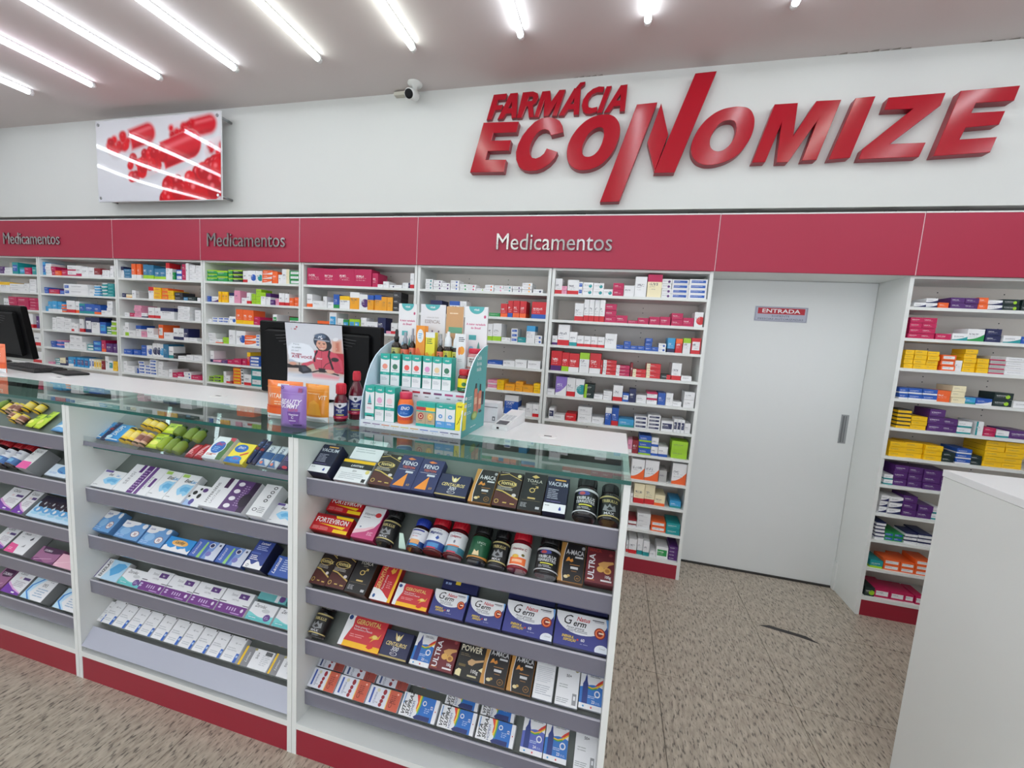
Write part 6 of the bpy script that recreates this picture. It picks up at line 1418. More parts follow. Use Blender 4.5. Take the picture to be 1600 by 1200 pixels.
 'yeledge': (WH, [('r', 0, 0, 0.075, 1, (240, 196, 40)), ('r', 0.075, 0, 0.34, 1, (138, 138, 142)), ('t', 'Lavitan', 0.24, 0.22, 0.08, WH, 'vi', 0.5), ('t', '50+', 0.54, 0.50, 0.08, (50, 50, 52), 'v'), ('l', 0.66, 0.7, 0.95, 6, 0.09, LG), ('r', 0.72, 0.76, 0.95, 0.95, (96, 98, 100)), ('e', 0.36, 0.93, 0.05, 0.06, (170, 160, 110))]),
 'calgrey': ((222, 222, 222), [('p', [(0, 0), (1, 0), (1, 0.12), (0.86, 0.34), (0.0, 0.34)], (236, 92, 164)), ('t', 'CALCIO', 0.1, 0.80, 0.10, (120, 118, 122), 'b', 0.7), ('t', 'D3', 0.1, 0.66, 0.07, (60, 60, 64), 'b'), ('l', 0.1, 0.54, 0.7, 2, 0.06, LG)]),
 'bluebag': ((216, 228, 240), [('e', 0.70, 0.62, 0.36, 0.34, (86, 150, 206)), ('e', 0.82, 0.86, 0.26, 0.22, (30, 30, 60)), ('p', [(0.4, 0.5), (0.7, 0.4), (0.66, 0.34)], (40, 80, 160)), ('l', 0.1, 0.3, 0.5, 2, 0.08, (150, 180, 220))]),
 'calcio': (WH, cald()),
 'gums': ((196, 222, 242), [('w', 0.7, curve(lambda u: 1.0), (40, 36, 56))] + [x for i in range(5) for x in (('e', 0.14 + 0.2*i, 0.62, 0.10, 0.20, (42, 26, 44)), ('e', 0.13 + 0.2*i, 0.36, 0.10, 0.13, (96, 168, 222)), ('e', 0.12 + 0.2*i, 0.36, 0.03, 0.08, WH), ('e', 0.15 + 0.2*i, 0.66, 0.02, 0.07, LG), ('e', 0.12 + 0.2*i, 0.18, 0.08, 0.06, (160, 210, 236)))]),
 'pinkcorner': (WH, [('p', [(0, 0), (0.5, 0), (0.40, 0.36), (0.0, 0.40)], (232, 84, 150)), ('t', 'CALCIO', 0.2, 0.82, 0.08, (70, 66, 70), 'b', 0.4), ('l', 0.2, 0.70, 0.4, 1, 0.05, GY), ('p', [(0.66, 0.66), (0.76, 0.80), (0.80, 0.68), (0.72, 0.62)], (70, 70, 84)), ('p', [(0.58, 0.30), (0.7, 0.44), (0.72, 0.32)], GY), ('l', 0.1, 0.18, 0.3, 2, 0.06, (250, 200, 224))]),
 'purplebox': ((160, 102, 142), [('p', [(0.1, 1), (0.14, 0.74), (0.3, 0.60), (0.7, 0.62), (1, 0.72), (1, 1)], (72, 28, 70)), ('t', 'CALMAN', 0.2, 0.70, 0.14, (226, 216, 226), 'b', 0.66), ('w', 0, curve(lambda u: 0.12 + 0.10*math.sin(u*7)), (120, 60, 112)), ('p', [(0.1, 0.1), (0.8, 0.34), (0.8, 0.30), (0.1, 0.04)], (206, 160, 190))]),
 'pinkbox': ((232, 178, 196), [('p', [(0.5, 1), (0.55, 0.8), (0.75, 0.68), (1, 0.66), (1, 1)], (72, 28, 70)), ('t', 'CAL', 0.6, 0.76, 0.14, WH, 'b'), ('p', [(0.0, 0.2), (0.6, 0.56), (0.6, 0.52), (0.0, 0.14)], (244, 206, 216))]),
 'dds': (WH, [('p', [(0, 0), (0.5, 0), (0.2, 0.3), (0.3, 0.7), (0.5, 1), (0, 1)], (190, 222, 242)), ('p', [(0.34, 0.0), (0.42, 0.0), (0.10, 0.3), (0.12, 0.62), (0.40, 1), (0.32, 1), (0.04, 0.62), (0.02, 0.3)], (64, 140, 214)), ('t', '093', 0.5, 0.66, 0.17, DG, '', 0.4), ('l', 0.42, 0.52, 0.9, 4, 0.11, (170, 190, 210)), ('l', 0.7, 0.92, 0.9, 1, 0.05, GY)]),
}
# bottle: cap, body, label colour, label print
BOT = {
 'black1': ((20, 20, 22), (22, 22, 24), (28, 28, 30), [('r', 0, 0.90, 1, 1, (206, 206, 210)), ('e', 0.44, 0.80, 0.16, 0.10, (70, 78, 150)), ('e', 0.40, 0.79, 0.08, 0.07, (190, 80, 80)), ('t', 'TRIBULUS', 0.5, 0.52, 0.14, (220, 222, 226), 'bcf', 0.52), ('t', 'TERRESTRIS', 0.5, 0.37, 0.12, (220, 222, 226), 'bcf', 0.52), ('r', 0.34, 0.26, 0.68, 0.31, (226, 222, 80)), ('l', 0.3, 0.18, 0.7, 2, 0.06, (190, 190, 196)), ('r', 0, 0.0, 1, 0.05, (206, 206, 210))]),
 'black2': ((20, 20, 22), (22, 22, 24), (26, 26, 28), [('r', 0, 0.90, 1, 0.97, (190, 176, 120)), ('t', 'TRIBULUS', 0.5, 0.66, 0.14, (206, 190, 130), 'bcf', 0.5), ('p', [(0.30, 0.30), (0.36, 0.56), (0.44, 0.44), (0.5, 0.60), (0.58, 0.46), (0.66, 0.56), (0.70, 0.30), (0.5, 0.22)], (136, 138, 142)), ('p', [(0.42, 0.34), (0.5, 0.46), (0.6, 0.34), (0.5, 0.28)], (40, 40, 44)), ('t', 'MAX', 0.5, 0.10, 0.11, (200, 200, 206), 'bcf', 0.3), ('r', 0, 0.02, 1, 0.07, (206, 190, 130))]),
 'blue': ((36, 62, 168), (46, 24, 26), (232, 232, 238), [('r', 0.26, 0.86, 0.74, 0.94, (50, 60, 150)), ('t', 'VITAMINA', 0.5, 0.64, 0.08, (90, 96, 130), 'ic', 0.4), ('l', 0.36, 0.52, 0.66, 1, 0.06, (200, 90, 90)), ('r', 0, 0.0, 1, 0.30, (40, 70, 130)), ('r', 0.34, 0.12, 0.68, 0.36, (232, 170, 110)), ('r', 0.36, 0.0, 0.66, 0.10, (60, 150, 214))]),
 'redblue': ((190, 20, 40), (90, 16, 26), (230, 232, 238), [('l', 0.4, 0.92, 0.66, 1, 0.04, DG), ('t', 'Magnésio', 0.5, 0.72, 0.13, (52, 66, 130), 'bic', 0.46), ('p', [(0.54, 0.52), (0.60, 0.66), (0.66, 0.54), (0.60, 0.44)], (60, 90, 170)), ('r', 0, 0.0, 1, 0.36, (46, 78, 150)), ('r', 0.34, 0.06, 0.7, 0.26, (76, 140, 196)), ('r', 0.36, 0.0, 0.64, 0.05, (220, 30, 70))]),
 'redteal': ((190, 20, 40), (90, 16, 26), (230, 232, 236), [('l', 0.4, 0.92, 0.66, 1, 0.04, DG), ('t', 'Colágeno', 0.5, 0.74, 0.11, (176, 64, 76), 'bic', 0.44), ('e', 0.52, 0.52, 0.03, 0.08, (120, 124, 140)), ('r', 0, 0.0, 1, 0.30, (60, 120, 140)), ('r', 0.3, 0.30, 0.7, 0.36, (226, 130, 90)), ('r', 0.36, 0.06, 0.68, 0.26, (96, 150, 176)), ('r', 0.36, 0.0, 0.64, 0.05, (220, 30, 70))]),
 'green': ((22, 22, 24), (34, 28, 24), (34, 92, 62), [('t', 'UNOS', 0.46, 0.64, 0.11, (206, 222, 210), '', 0.3), ('t', '60', 0.58, 0.55, 0.05, (190, 210, 196), 'b'), ('p', [(0.38, 0.10), (0.42, 0.36), (0.50, 0.26), (0.56, 0.34), (0.60, 0.10)], (226, 206, 160)), ('w', 0, curve(lambda u: 0.14 - 0.08*math.sin(u*3.1)), (206, 140, 66))]),
 'redorange': ((196, 24, 44), (130, 18, 34), (232, 230, 226), [('t', 'Vitamina C', 0.5, 0.70, 0.12, (140, 50, 60), 'bic', 0.5), ('e', 0.64, 0.48, 0.05, 0.06, (110, 100, 40)), ('r', 0.26, 0.04, 0.76, 0.36, (240, 116, 56)), ('e', 0.42, 0.40, 0.10, 0.08, (226, 180, 70)), ('r', 0.34, 0.14, 0.64, 0.26, (246, 190, 150))]),
 'redcap': ((176, 28, 40), (226, 226, 228), (228, 226, 222), [('l', 0.3, 0.7, 0.7, 3, 0.1, GY), ('r', 0, 0.0, 1, 0.24, (220, 150, 110))]),
 'redcap2': ((176, 28, 40), (44, 22, 28), (228, 230, 236), [('t', 'Magnésio', 0.5, 0.74, 0.11, (70, 80, 130), 'bic', 0.44), ('l', 0.36, 0.62, 0.66, 2, 0.07, GY), ('r', 0, 0.0, 1, 0.42, (78, 120, 180)), ('r', 0.34, 0.1, 0.68, 0.34, (120, 176, 216))]),
 'syrup': ((204, 24, 52), (96, 12, 34), (36, 46, 116), [('p', [(0.18, 1), (0.82, 1), (0.82, 0.86), (0.5, 0.66), (0.18, 0.86)], (232, 232, 238)), ('p', [(0.44, 0.92), (0.56, 0.92), (0.56, 0.82), (0.5, 0.74), (0.44, 0.82)], (30, 36, 60)), ('t', 'Xarope', 0.5, 0.52, 0.12, WH, 'bc', 0.36), ('t', '44E', 0.5, 0.40, 0.10, WH, 'bc', 0.2), ('l', 0.32, 0.32, 0.68, 1, 0.05, (150, 170, 220)), ('r', 0.32, 0.22, 0.68, 0.28, (226, 206, 90)), ('r', 0, 0, 1, 0.17, (206, 50, 84)), ('l', 0.34, 0.09, 0.66, 1, 0.05, (240, 200, 210))]),
 'vita_red': ((206, 26, 44), (110, 16, 30), (244, 222, 30), [('r', 0, 0, 1, 0.30, (24, 110, 60)), ('e', 0.46, 0.56, 0.10, 0.16, (40, 120, 50)), ('t', 'VIT', 0.52, 0.50, 0.16, (30, 90, 50), 'b', 0.24), ('l', 0.4, 0.14, 0.6, 1, 0.08, WH)]),
 'banana': ((214, 36, 66), (206, 150, 150), (238, 234, 232), [('t', 'MARANA', 0.5, 0.74, 0.18, (120, 30, 40), 'bcf', 0.50), ('t', 'INDOON', 0.5, 0.50, 0.18, (40, 36, 40), 'bcf', 0.50), ('r', 0.3, 0.40, 0.68, 0.43, DG), ('t', 'B911C', 0.5, 0.18, 0.13, DG, 'cf', 0.36), ('e', 0.82, 0.80, 0.10, 0.16, (236, 216, 40)), ('r', 0, 0, 1, 0.08, (206, 150, 120))]),
}
def bottle(name, des, r, H_, parent=None, shape='tub', label_span=1.5):
    cap, body, labc, deco = BOT[des]
    hb = H_*0.72; hc = H_ - hb
    if shape == 'flask':
        prof = [(r*0.92, 0), (r, 0.004), (r, H_*0.50), (r*0.86, H_*0.62), (r*0.62, H_*0.70), (r*0.58, H_*0.73)]; capp = [(r*0.66, H_*0.72), (r*0.72, H_*0.73), (r*0.72, H_*0.97), (r*0.64, H_)]; l0, l1 = H_*0.08, H_*0.50
    elif shape == 'syrup':
        prof = [(r*0.92, 0), (r, 0.004), (r, H_*0.52), (r*0.90, H_*0.60), (r*0.5, H_*0.75), (r*0.38, H_*0.79), (r*0.38, H_*0.82)]; capp = [(r*0.45, H_*0.80), (r*0.5, H_*0.81), (r*0.5, H_*0.97), (r*0.44, H_)]; l0, l1 = H_*0.12, H_*0.50
    else:
        prof = [(r*0.90, 0), (r, r*0.12), (r, hb - r*0.30), (r*0.93, hb - r*0.06), (r*0.78, hb + r*0.10), (r*0.72, hb + r*0.16)]; capp = [(r*0.80, hb + r*0.10), (r*0.84, hb + r*0.14), (r*0.84, H_ - r*0.10), (r*0.77, H_)]; l0, l1 = r*0.22, hb - r*0.36
    o = MB().lathe([(a, b) for a, b in prof], 24, 'y').build(name, mat(body, 0.18, 0.0, None, **({'Coat Weight': 0.5})), parent)
    c = MB().lathe(capp, 24, 'y')
    for k in range(16):     # knurled grip of the cap
        a = 2*math.pi*(k + 0.5)/16; rc = capp[1][0]; c.box(rc*math.cos(a) - 0.0012, rc*math.cos(a) + 0.0012, capp[1][1] + 0.002, capp[2][1] - 0.002, rc*math.sin(a) - 0.0012, rc*math.sin(a) + 0.0012)
    c.build('cap', mat(cap, 0.35), o)
    MB().lathe([(r + 0.0004, l0), (r + 0.0004, l1)], 24, 'y', caps=False).build('label', mat(labc, 0.3), o)
    print_mesh('label_print', deco, math.pi*2*r*0.5, l1 - l0, 0.0011, o, r, None, 0.3, l0)
    return o
def pouch(name, W_, H_, D_, col, deco=(), mts=None, seal=0.1):
    n, m_ = 6, 8; V = []; F = []
    for side in (1, -1):
        for j in range(m_ + 1):
            v = j/m_
            for i in range(n + 1):
                u = i/n; bul = D_/2*(math.sin(math.pi*u)**0.6)*(max(0.0, min(1, (1 - v)/0.5))**0.6)*(min(1, (v + 0.05)/0.15)); V.append(((u - 0.5)*W_, v*H_, D_/2 + side*(bul + 0.0004)))
    q_ = (n + 1)*(m_ + 1)
    for s in (0, 1):
        for j in range(m_):
            for i in range(n):
                a = s*q_ + j*(n + 1) + i; f = (a, a + 1, a + n + 2, a + n + 1); F.append(f if s == 0 else f[::-1])
    ring = [i for i in range(n + 1)] + [j*(n + 1) + n for j in range(1, m_ + 1)] + [m_*(n + 1) + i for i in range(n - 1, -1, -1)] + [j*(n + 1) for j in range(m_ - 1, 0, -1)]
    for k in range(len(ring)): a, b = ring[k], ring[(k + 1) % len(ring)]; F.append((b, a, a + q_, b + q_))
    o = mk(name, V, F, mat(col, 0.28, 0.0, None, **{'Coat Weight': 0.3}), None, smooth=True)
    if deco:
        p_ = print_mesh('front_print', deco, W_, H_, 0, o, grid=(8, 10))
        for v in p_.data.vertices:
            u, vv = v.co.x/W_ + 0.5, v.co.y/H_; bul = D_/2*(max(0, math.sin(math.pi*max(0, min(1, u))))**0.6)*(max(0.0, min(1, (1 - vv)/0.5))**0.6)*(min(1, (vv + 0.05)/0.15)); v.co.z = v.co.z*4 + D_/2 + bul + 0.0018
    return o
POU = {'blue': ((60, 150, 216), [('t', 'DROPS', 0.6, 0.3, 0.3, WH, 'vbi', 0.6), ('r', 0.1, 0.06, 0.9, 0.1, WH), ('e', 0.3, 0.2, 0.2, 0.1, (190, 220, 240))]), 'navy': ((26, 34, 82), [('l', 0.2, 0.8, 0.8, 4, 0.12, (90, 110, 170)), ('r', 0.1, 0.52, 0.9, 0.62, (150, 50, 60))]), 'lime': ((206, 226, 60), [('t', 'LIMÃO', 0.5, 0.55, 0.14, (60, 120, 40), 'bic', 0.7), ('e', 0.5, 0.3, 0.3, 0.14, (240, 236, 110)), ('l', 0.2, 0.84, 0.8, 2, 0.06, (120, 160, 40))]),
       'redpack': ((196, 40, 56), [('p', [(0.2, 0.1), (0.45, 0.1), (0.8, 0.9), (0.55, 0.9)], (232, 150, 160)), ('l', 0.5, 0.4, 0.9, 3, 0.1, (240, 190, 190))]), 'stick': ((222, 226, 234), [('r', 0, 0.3, 1, 0.62, (58, 96, 150)), ('p', [(0.1, 0.02), (0.9, 0.02), (0.5, 0.3)], (90, 130, 180)), ('t', 'SORO', 0.7, 0.4, 0.3, (60, 84, 130), 'vb', 0.5), ('e', 0.5, 0.12, 0.14, 0.06, (226, 130, 110))]), 'purple': ((56, 40, 84), [('l', 0.2, 0.7, 0.8, 3, 0.1, (130, 110, 170)), ('e', 0.7, 0.1, 0.2, 0.08, (210, 60, 80))]), 'bluewhite': ((110, 170, 226), [('p', [(0, 0.1), (0.6, 0.6), (1, 0.5), (1, 0.3), (0.5, 0.35)], WH), ('p', [(0.3, 0.9), (1, 0.8), (1, 0.6)], (60, 110, 196))])}
def roll(des, r, H_):
    if des in ('greenb', 'limeb'):
        c = (156, 178, 72) if des == 'greenb' else (186, 208, 50)
        o = MB().lathe([(r*0.8, 0), (r, r*0.3), (r, H_*0.66), (r*0.5, H_*0.82), (r*0.45, H_*0.86)], 14, 'y').build('sweet_bottle', mat(c, 0.12, 0.0, None, **{'Transmission Weight': 0.35}), None)
        MB().lathe([(r*0.52, H_*0.84), (r*0.55, H_*0.86), (r*0.55, H_*0.98), (r*0.45, H_)], 12, 'y').build('cap', mat((44, 74, 40), 0.4), o)
    else:
        c = (246, 204, 44) if des == 'yellow' else (222, 176, 150)
        o = MB().lathe([(r*0.9, 0), (r, 0.002), (r, H_ - 0.002), (r*0.9, H_)], 14, 'y').build('candy_roll', mat(c, 0.3), None)
        MB().lathe([(r + 0.0005, H_*0.02), (r + 0.0005, H_*0.14)], 14, 'y', caps=False).build('end_band', mat((70, 52, 30), 0.4), o)
        MB().lathe([(r + 0.0005, H_*0.84), (r + 0.0005, H_*0.96)], 14, 'y', caps=False).build('end_band', mat((236, 206, 60) if des != 'yellow' else (60, 46, 26), 0.4), o)
        MB().lathe([(r + 0.0005, H_*0.3), (r + 0.0005, H_*0.7)], 14, 'y', caps=False).build('label', mat((246, 214, 120) if des == 'yellow' else (150, 90, 80), 0.3), o)
    return o
NICE = dict(supplement_box='supplement box', supplement_bottle='supplement bottle', sachet='sachet', candy_roll='sweets', antacid_box='medicine box', lactase_box='medicine box', test_kit_box='test kit box', calcium_box='calcium box')
GRP = {'R1': 'dark supplement packs on the top counter tray', 'R2': 'supplement packs on the second counter tray', 'R3': 'supplement packs on the third counter tray', 'R4': 'supplement packs on the fourth counter tray', 'R5': 'vitamin boxes on the bottom counter tray', 'M1': 'sweets and sachets in the clear tray', 'M2': 'boxes on the second tray of the middle unit', 'M3': 'boxes on the third tray of the middle unit', 'M4': 'boxes on the fourth tray of the middle unit', 'M5': 'test kit boxes on the bottom tray', 'L1': 'sweets in the left unit tray', 'L2': 'packs on the second tray of the left unit', 'L3': 'boxes on the third tray of the left unit', 'L4': 'boxes on the fourth tray of the left unit', 'L5': 'boxes on the bottom tray of the left unit'}
re_ = random.Random(5)
for ln in ITEMS.strip().split('\n'):
    hd, lab = ln.split('|'); t = hd.split(); un, row, kind, des, nm = t[0], int(t[1]), t[2], t[3], t[9]; x0, x1, s0, s1, D_ = [float(v)/1000 for v in t[4:9]]
    xc = (x0 + x1)/2; W_ = x1 - x0 - 0.001; H_ = s1 - s0
    if kind == 'box':
        d_ = DES['enziT' if des == 'enzi' and W_ < 0.1 else des]
        o = carton(nm, W_, H_, D_, d_[0] if des not in ('pinky', 'toala', 'amaca', 'calgrey', 'dds', 'pinkcorner', 'calcio', 'lactosil', 'homem', 'mulher') else {'pinky': (186, 50, 100), 'toala': (70, 46, 32), 'amaca': (176, 122, 62), 'lactosil': (30, 34, 66), 'homem': (226, 228, 232), 'mulher': (226, 228, 232)}.get(des, (150, 152, 154)), d_[0])
        print_mesh('front_print', d_[1], W_, H_, D_ + 0.0001, o); d0 = 0
    elif kind == 'bot': o = bottle(nm, des, D_, H_); d0 = D_
    elif kind == 'pou': c_, dc = POU[des]; o = pouch(nm, W_, H_, D_, c_, dc); d0 = 0
    else: o = roll(des, D_*0.96, H_); d0 = D_
    o.name = nm
    o.location = tray_point(xc, s0, d0 + 0.0012, row); o.rotation_euler = (T40, 0, re_.uniform(-0.006, 0.006))
    tag(o, lab, NICE[nm], GRP[un + str(row)])
# clear plastic divider clip among the bottles
dv = MB().prism([(0, 0), (0.028, 0.0), (0.008, 0.05), (-0.006, 0.05)], 0, 0.002, 'z').build('tray_divider', mat((190, 216, 200), 0.2), None); dv.location = tray_point(-0.128, -0.004, 0.02, 2); dv.rotation_euler = (T40 + 0.6, 0, 0)
tag(dv, 'small pale green plastic divider clip standing between the black tub and blue-capped bottle', 'divider')

# ================================================================ things standing on the counter
UP = math.pi/2
def upright(o, x, y, z=ZG, rz=0.0):
    o.location = (x, y, z + 0.0006); o.rotation_euler = (UP, 0, rz); return o
# --- cardboard display stand
SX0, SX1, SY0, SY1 = -0.390, 0.024, -1.556, -1.292
ds = tag(empty('display_stand', ((SX0 + SX1)/2, -1.42, ZG + 0.0006)), 'teal and white tiered cardboard display stand on the glass counter', 'display stand')
cx = (SX0 + SX1)/2; M_CARD = mat((232, 236, 244), 0.55); M_TEAL = mat((92, 172, 172), 0.5); M_PALE = mat((206, 222, 238), 0.5)
def dpart(nm, x0, x1, y0, y1, z0, z1, m): return MB().box(x0 - cx, x1 - cx, y0 + 1.42, y1 + 1.42, z0, z1).build(nm, m, ds)
arc = [(SY0, 0.0), (SY0, 0.028), (-1.551, 0.070), (-1.543, 0.112), (-1.530, 0.155), (-1.512, 0.200), (-1.490, 0.238), (-1.460, 0.270), (-1.425, 0.294), (-1.385, 0.312), (-1.340, 0.328), (SY1, 0.337), (SY1, 0.0)]
for nm_x, xa, m, lab in (('l', SX0, M_PALE, None), ('r', SX1 - 0.004, M_TEAL, None)):
    MB().prism([(y + 1.42, z) for y, z in arc], xa - cx, xa + 0.004 - cx, 'x').build('side_panel', m, ds)
ed = MB(); pr = [(y + 1.42, z) for y, z in arc[:-1]]
for a, b in zip(pr[:-1], pr[1:]): ed.add([(SX1 - 0.0042 - cx, a[0], a[1]), (SX1 + 0.0002 - cx, a[0], a[1]), (SX1 + 0.0002 - cx, b[0], b[1]), (SX1 - 0.0042 - cx, b[0], b[1])], [(0, 1, 2, 3)])
for v in range(len(ed.v)): pass
ed.v = [(x, y - 0.0003, z) for x, y, z in ed.v]; ed.build('cut_edge', M_CARD, ds)
TIER = [(SY0, -1.466, 0.026), (-1.466, -1.385, 0.153), (-1.385, SY1, 0.238)]
for k, (ya, yb, z) in enumerate(TIER):
    dpart('tier', SX0 + 0.004, SX1 - 0.004, ya, yb, z - 0.003, z, M_CARD)
    zl = 0.0 if k == 0 else TIER[k - 1][2]
    f_ = dpart('tier_front', SX0 + 0.004, SX1 - 0.004, ya, ya + 0.003, zl, z - 0.003, M_CARD)
dpart('back_panel', SX0 + 0.004, SX1 - 0.004, SY1 - 0.003, SY1, 0, 0.32, M_CARD)
cols = [(96, 66, 130), (130, 90, 150), (226, 130, 80), (230, 190, 90), (214, 214, 110), (232, 176, 80), (70, 106, 196), (140, 176, 226), (84, 84, 150), (50, 50, 56)]
dec = [x for i, c in enumerate(cols) for x in (('r', 0.03 + 0.098*i, 0.60, 0.11 + 0.098*i, 0.72, c), ('l', 0.05 + 0.098*i, 0.34, 0.09 + 0.098*i, 1, 0.14, (150, 154, 160)))]
p = print_mesh('front_print', dec, SX1 - SX0 - 0.008, 0.024, 0.0004, ds); p.rotation_euler = (UP, 0, 0); p.location = (0, SY0 + 1.42 - 0.0001, 0)
dec = [('r', 0.30 + 0.112*i, 0.86, 0.38 + 0.112*i, 0.92, c) for i, c in enumerate([(120, 40, 60), (190, 50, 70), (110, 30, 60), (120, 60, 110), (190, 70, 130), (214, 80, 120), (130, 80, 60)])] + [('r', 0.32 + 0.112*i, 0.76, 0.36 + 0.112*i, 0.79, GY) for i in range(6)]
p = print_mesh('front_print', dec, SX1 - SX0 - 0.008, 0.127, 0.0004, ds); p.rotation_euler = (UP, 0, 0); p.location = (0, -1.466 + 1.42 - 0.0001, 0.026)
# print on the outside of the right flank
dec = [('t', 'Cuide', 0.62, 0.83, 0.055, (226, 240, 240), 'bc', 0.2), ('t', 'da sua', 0.62, 0.765, 0.05, (226, 240, 240), 'bc', 0.24), ('t', 'saúde', 0.62, 0.70, 0.05, (226, 240, 240), 'bc', 0.24), ('e', 0.63, 0.60, 0.008, 0.007, (40, 80, 84))]
dec += [('r', 0.46, 0.22, 0.60, 0.50, (214, 130, 104)), ('r', 0.66, 0.24, 0.80, 0.46, (214, 130, 104)), ('r', 0.50, 0.50, 0.56, 0.56, (60, 60, 66)), ('r', 0.70, 0.46, 0.76, 0.54, (50, 50, 58)), ('r', 0.47, 0.32, 0.59, 0.40, (236, 190, 160)), ('r', 0.67, 0.30, 0.79, 0.37, (236, 190, 160)), ('r', 0.60, 0.20, 0.66, 0.44, (190, 110, 90)), ('r', 0.82, 0.28, 0.90, 0.44, (52, 60, 74)), ('e', 0.50, 0.19, 0.13, 0.05, (140, 176, 90)), ('e', 0.50, 0.19, 0.08, 0.03, (180, 206, 120)), ('e', 0.76, 0.21, 0.07, 0.015, (40, 52, 60))]
dec += [('e', 0.12, 0.42, 0.045, 0.02, WH), ('e', 0.11, 0.34, 0.045, 0.02, WH), ('e', 0.10, 0.26, 0.045, 0.02, WH), ('l', 0.20, 0.42, 0.36, 2, 0.02, (206, 230, 230)), ('l', 0.19, 0.34, 0.36, 2, 0.02, (206, 230, 230)), ('l', 0.18, 0.26, 0.36, 2, 0.02, (206, 230, 230)), ('l', 0.34, 0.07, 0.66, 1, 0.018, WH)]
p = print_mesh('side_print', dec, SY1 - SY0, 0.337, 0.0004, ds); p.rotation_euler = (UP, 0, UP); p.location = (SX1 + 0.0001 - cx, (SY0 + SY1)/2 + 1.42, 0)
AQ = (28, 170, 156)
def tealbox(dot, lower=None):
    d_ = [('r', 0, 0.86, 1, 1, AQ), ('e', 0.5, 0.86, 0.5, 0.05, AQ), ('t', 'vitaê', 0.5, 0.885, 0.05, WH, 'bc', 0.5)]
    if dot == 'drop': d_ += [('p', [(0.30, 0.50), (0.70, 0.50), (0.60, 0.66), (0.52, 0.76), (0.48, 0.76), (0.40, 0.66)], (70, 170, 176)), ('r', 0.28, 0.46, 0.72, 0.49, (50, 60, 70)), ('l', 0.2, 0.36, 0.8, 2, 0.03, (226, 150, 180)), ('r', 0, 0.10, 1, 0.20, AQ), ('r', 0.2, 0.11, 0.8, 0.14, (40, 50, 56))]
    elif lower: d_ += [('r', 0, 0, 1, 0.30, lower), ('e', 0.5, 0.50, 0.22, 0.085, (110, 160, 214)), ('e', 0.5, 0.50, 0.08, 0.03, WH), ('l', 0.2, 0.22, 0.8, 2, 0.04, WH), ('r', 0, 0, 1, 0.04, AQ)]
    else: d_ += [('e', 0.5, 0.60, 0.28, 0.085, dot), ('l', 0.18, 0.48, 0.82, 1, 0.025, (90, 96, 100)), ('r', 0, 0.33, 1, 0.42, AQ), ('l', 0.3, 0.365, 0.7, 1, 0.03, (190, 230, 226)), ('l', 0.15, 0.24, 0.85, 3, 0.035, (190, 194, 198))]
    return d_
def stand_box(px0, px1, z0, h, y, d_, side, deco, lab, nm='vitamin_box', face=None):
    o = carton(nm, px1 - px0 - 0.0006, h, d_, side, face or WH); upright(o, (px0 + px1)/2, y + d_, ZG + z0 + 0.0006); print_mesh('front_print', deco, px1 - px0 - 0.0006, h, d_ + 0.0001, o)
    tag(o, lab, 'vitamin box', 'packs on the cardboard display stand'); return o
for (xa, xb, zh, c, lab) in D_TIER2: stand_box(xa, xb, TIER[1][2], zh, -1.455, 0.045, AQ, tealbox(c), lab)
for (xa, xb, zh, c, lab) in D_TIER1: stand_box(xa, xb, TIER[0][2], zh, -1.545, 0.045, AQ, tealbox(c), lab)
def duo(xa, xb, top, dot, lab):
    stand_box(xa, xb, TIER[0][2], 0.090, -1.545, 0.03, AQ, [('r', 0, 0.84, 1, 1, AQ), ('e', 0.5, 0.84, 0.5, 0.06, AQ), ('r', 0, 0.66, 1, 0.80, top), ('r', 0, 0.60, 1, 0.65, AQ), ('r', 0, 0.12, 1, 0.60, (190, 166, 136)), ('e', 0.5, 0.42, 0.30, 0.14, dot), ('o', 0.5, 0.42, 0.18, 0.085, 0.7, (240, 220, 180)), ('l', 0.3, 0.22, 0.7, 1, 0.04, DG), ('r', 0, 0, 1, 0.11, AQ)], lab)
duo(D_DUO[0], D_DUO[1], (190, 40, 50), (176, 40, 50), 'small kraft and teal box with red band on the lowest tier')
duo(D_DUO[1], D_DUO[2], (246, 200, 40), (246, 190, 40), 'small kraft and teal box with yellow band on the lowest tier')
stand_box(D_BLUE[0], D_BLUE[1], TIER[0][2], 0.090, -1.545, 0.03, AQ, tealbox(None, (90, 160, 220)), 'small white, blue and teal box beside the kraft boxes, lowest tier')
stand_box(D_BLUE[1], D_BLUE[2], TIER[0][2], 0.090, -1.545, 0.03, AQ, tealbox(None, (90, 160, 220)), 'small white, blue and teal box beside the yellow box, lowest tier')
stand_box(D_YEL[0], D_YEL[1], TIER[0][2], 0.100, -1.545, 0.03, (244, 226, 30), [('w', 0, curve(lambda u: 1), (246, 228, 40)), ('t', 'mel', 0.5, 0.84, 0.09, (40, 36, 20), 'bc', 0.7)] + [('p', [(0.2 + 0.15*i, 0.2 + 0.1*i), (0.5 + 0.1*i, 0.32 + 0.1*i), (0.48 + 0.1*i, 0.34 + 0.1*i), (0.2 + 0.15*i, 0.23 + 0.1*i)], (50, 44, 20)) for i in range(4)], 'narrow yellow box with black strokes at the end of the lowest tier')
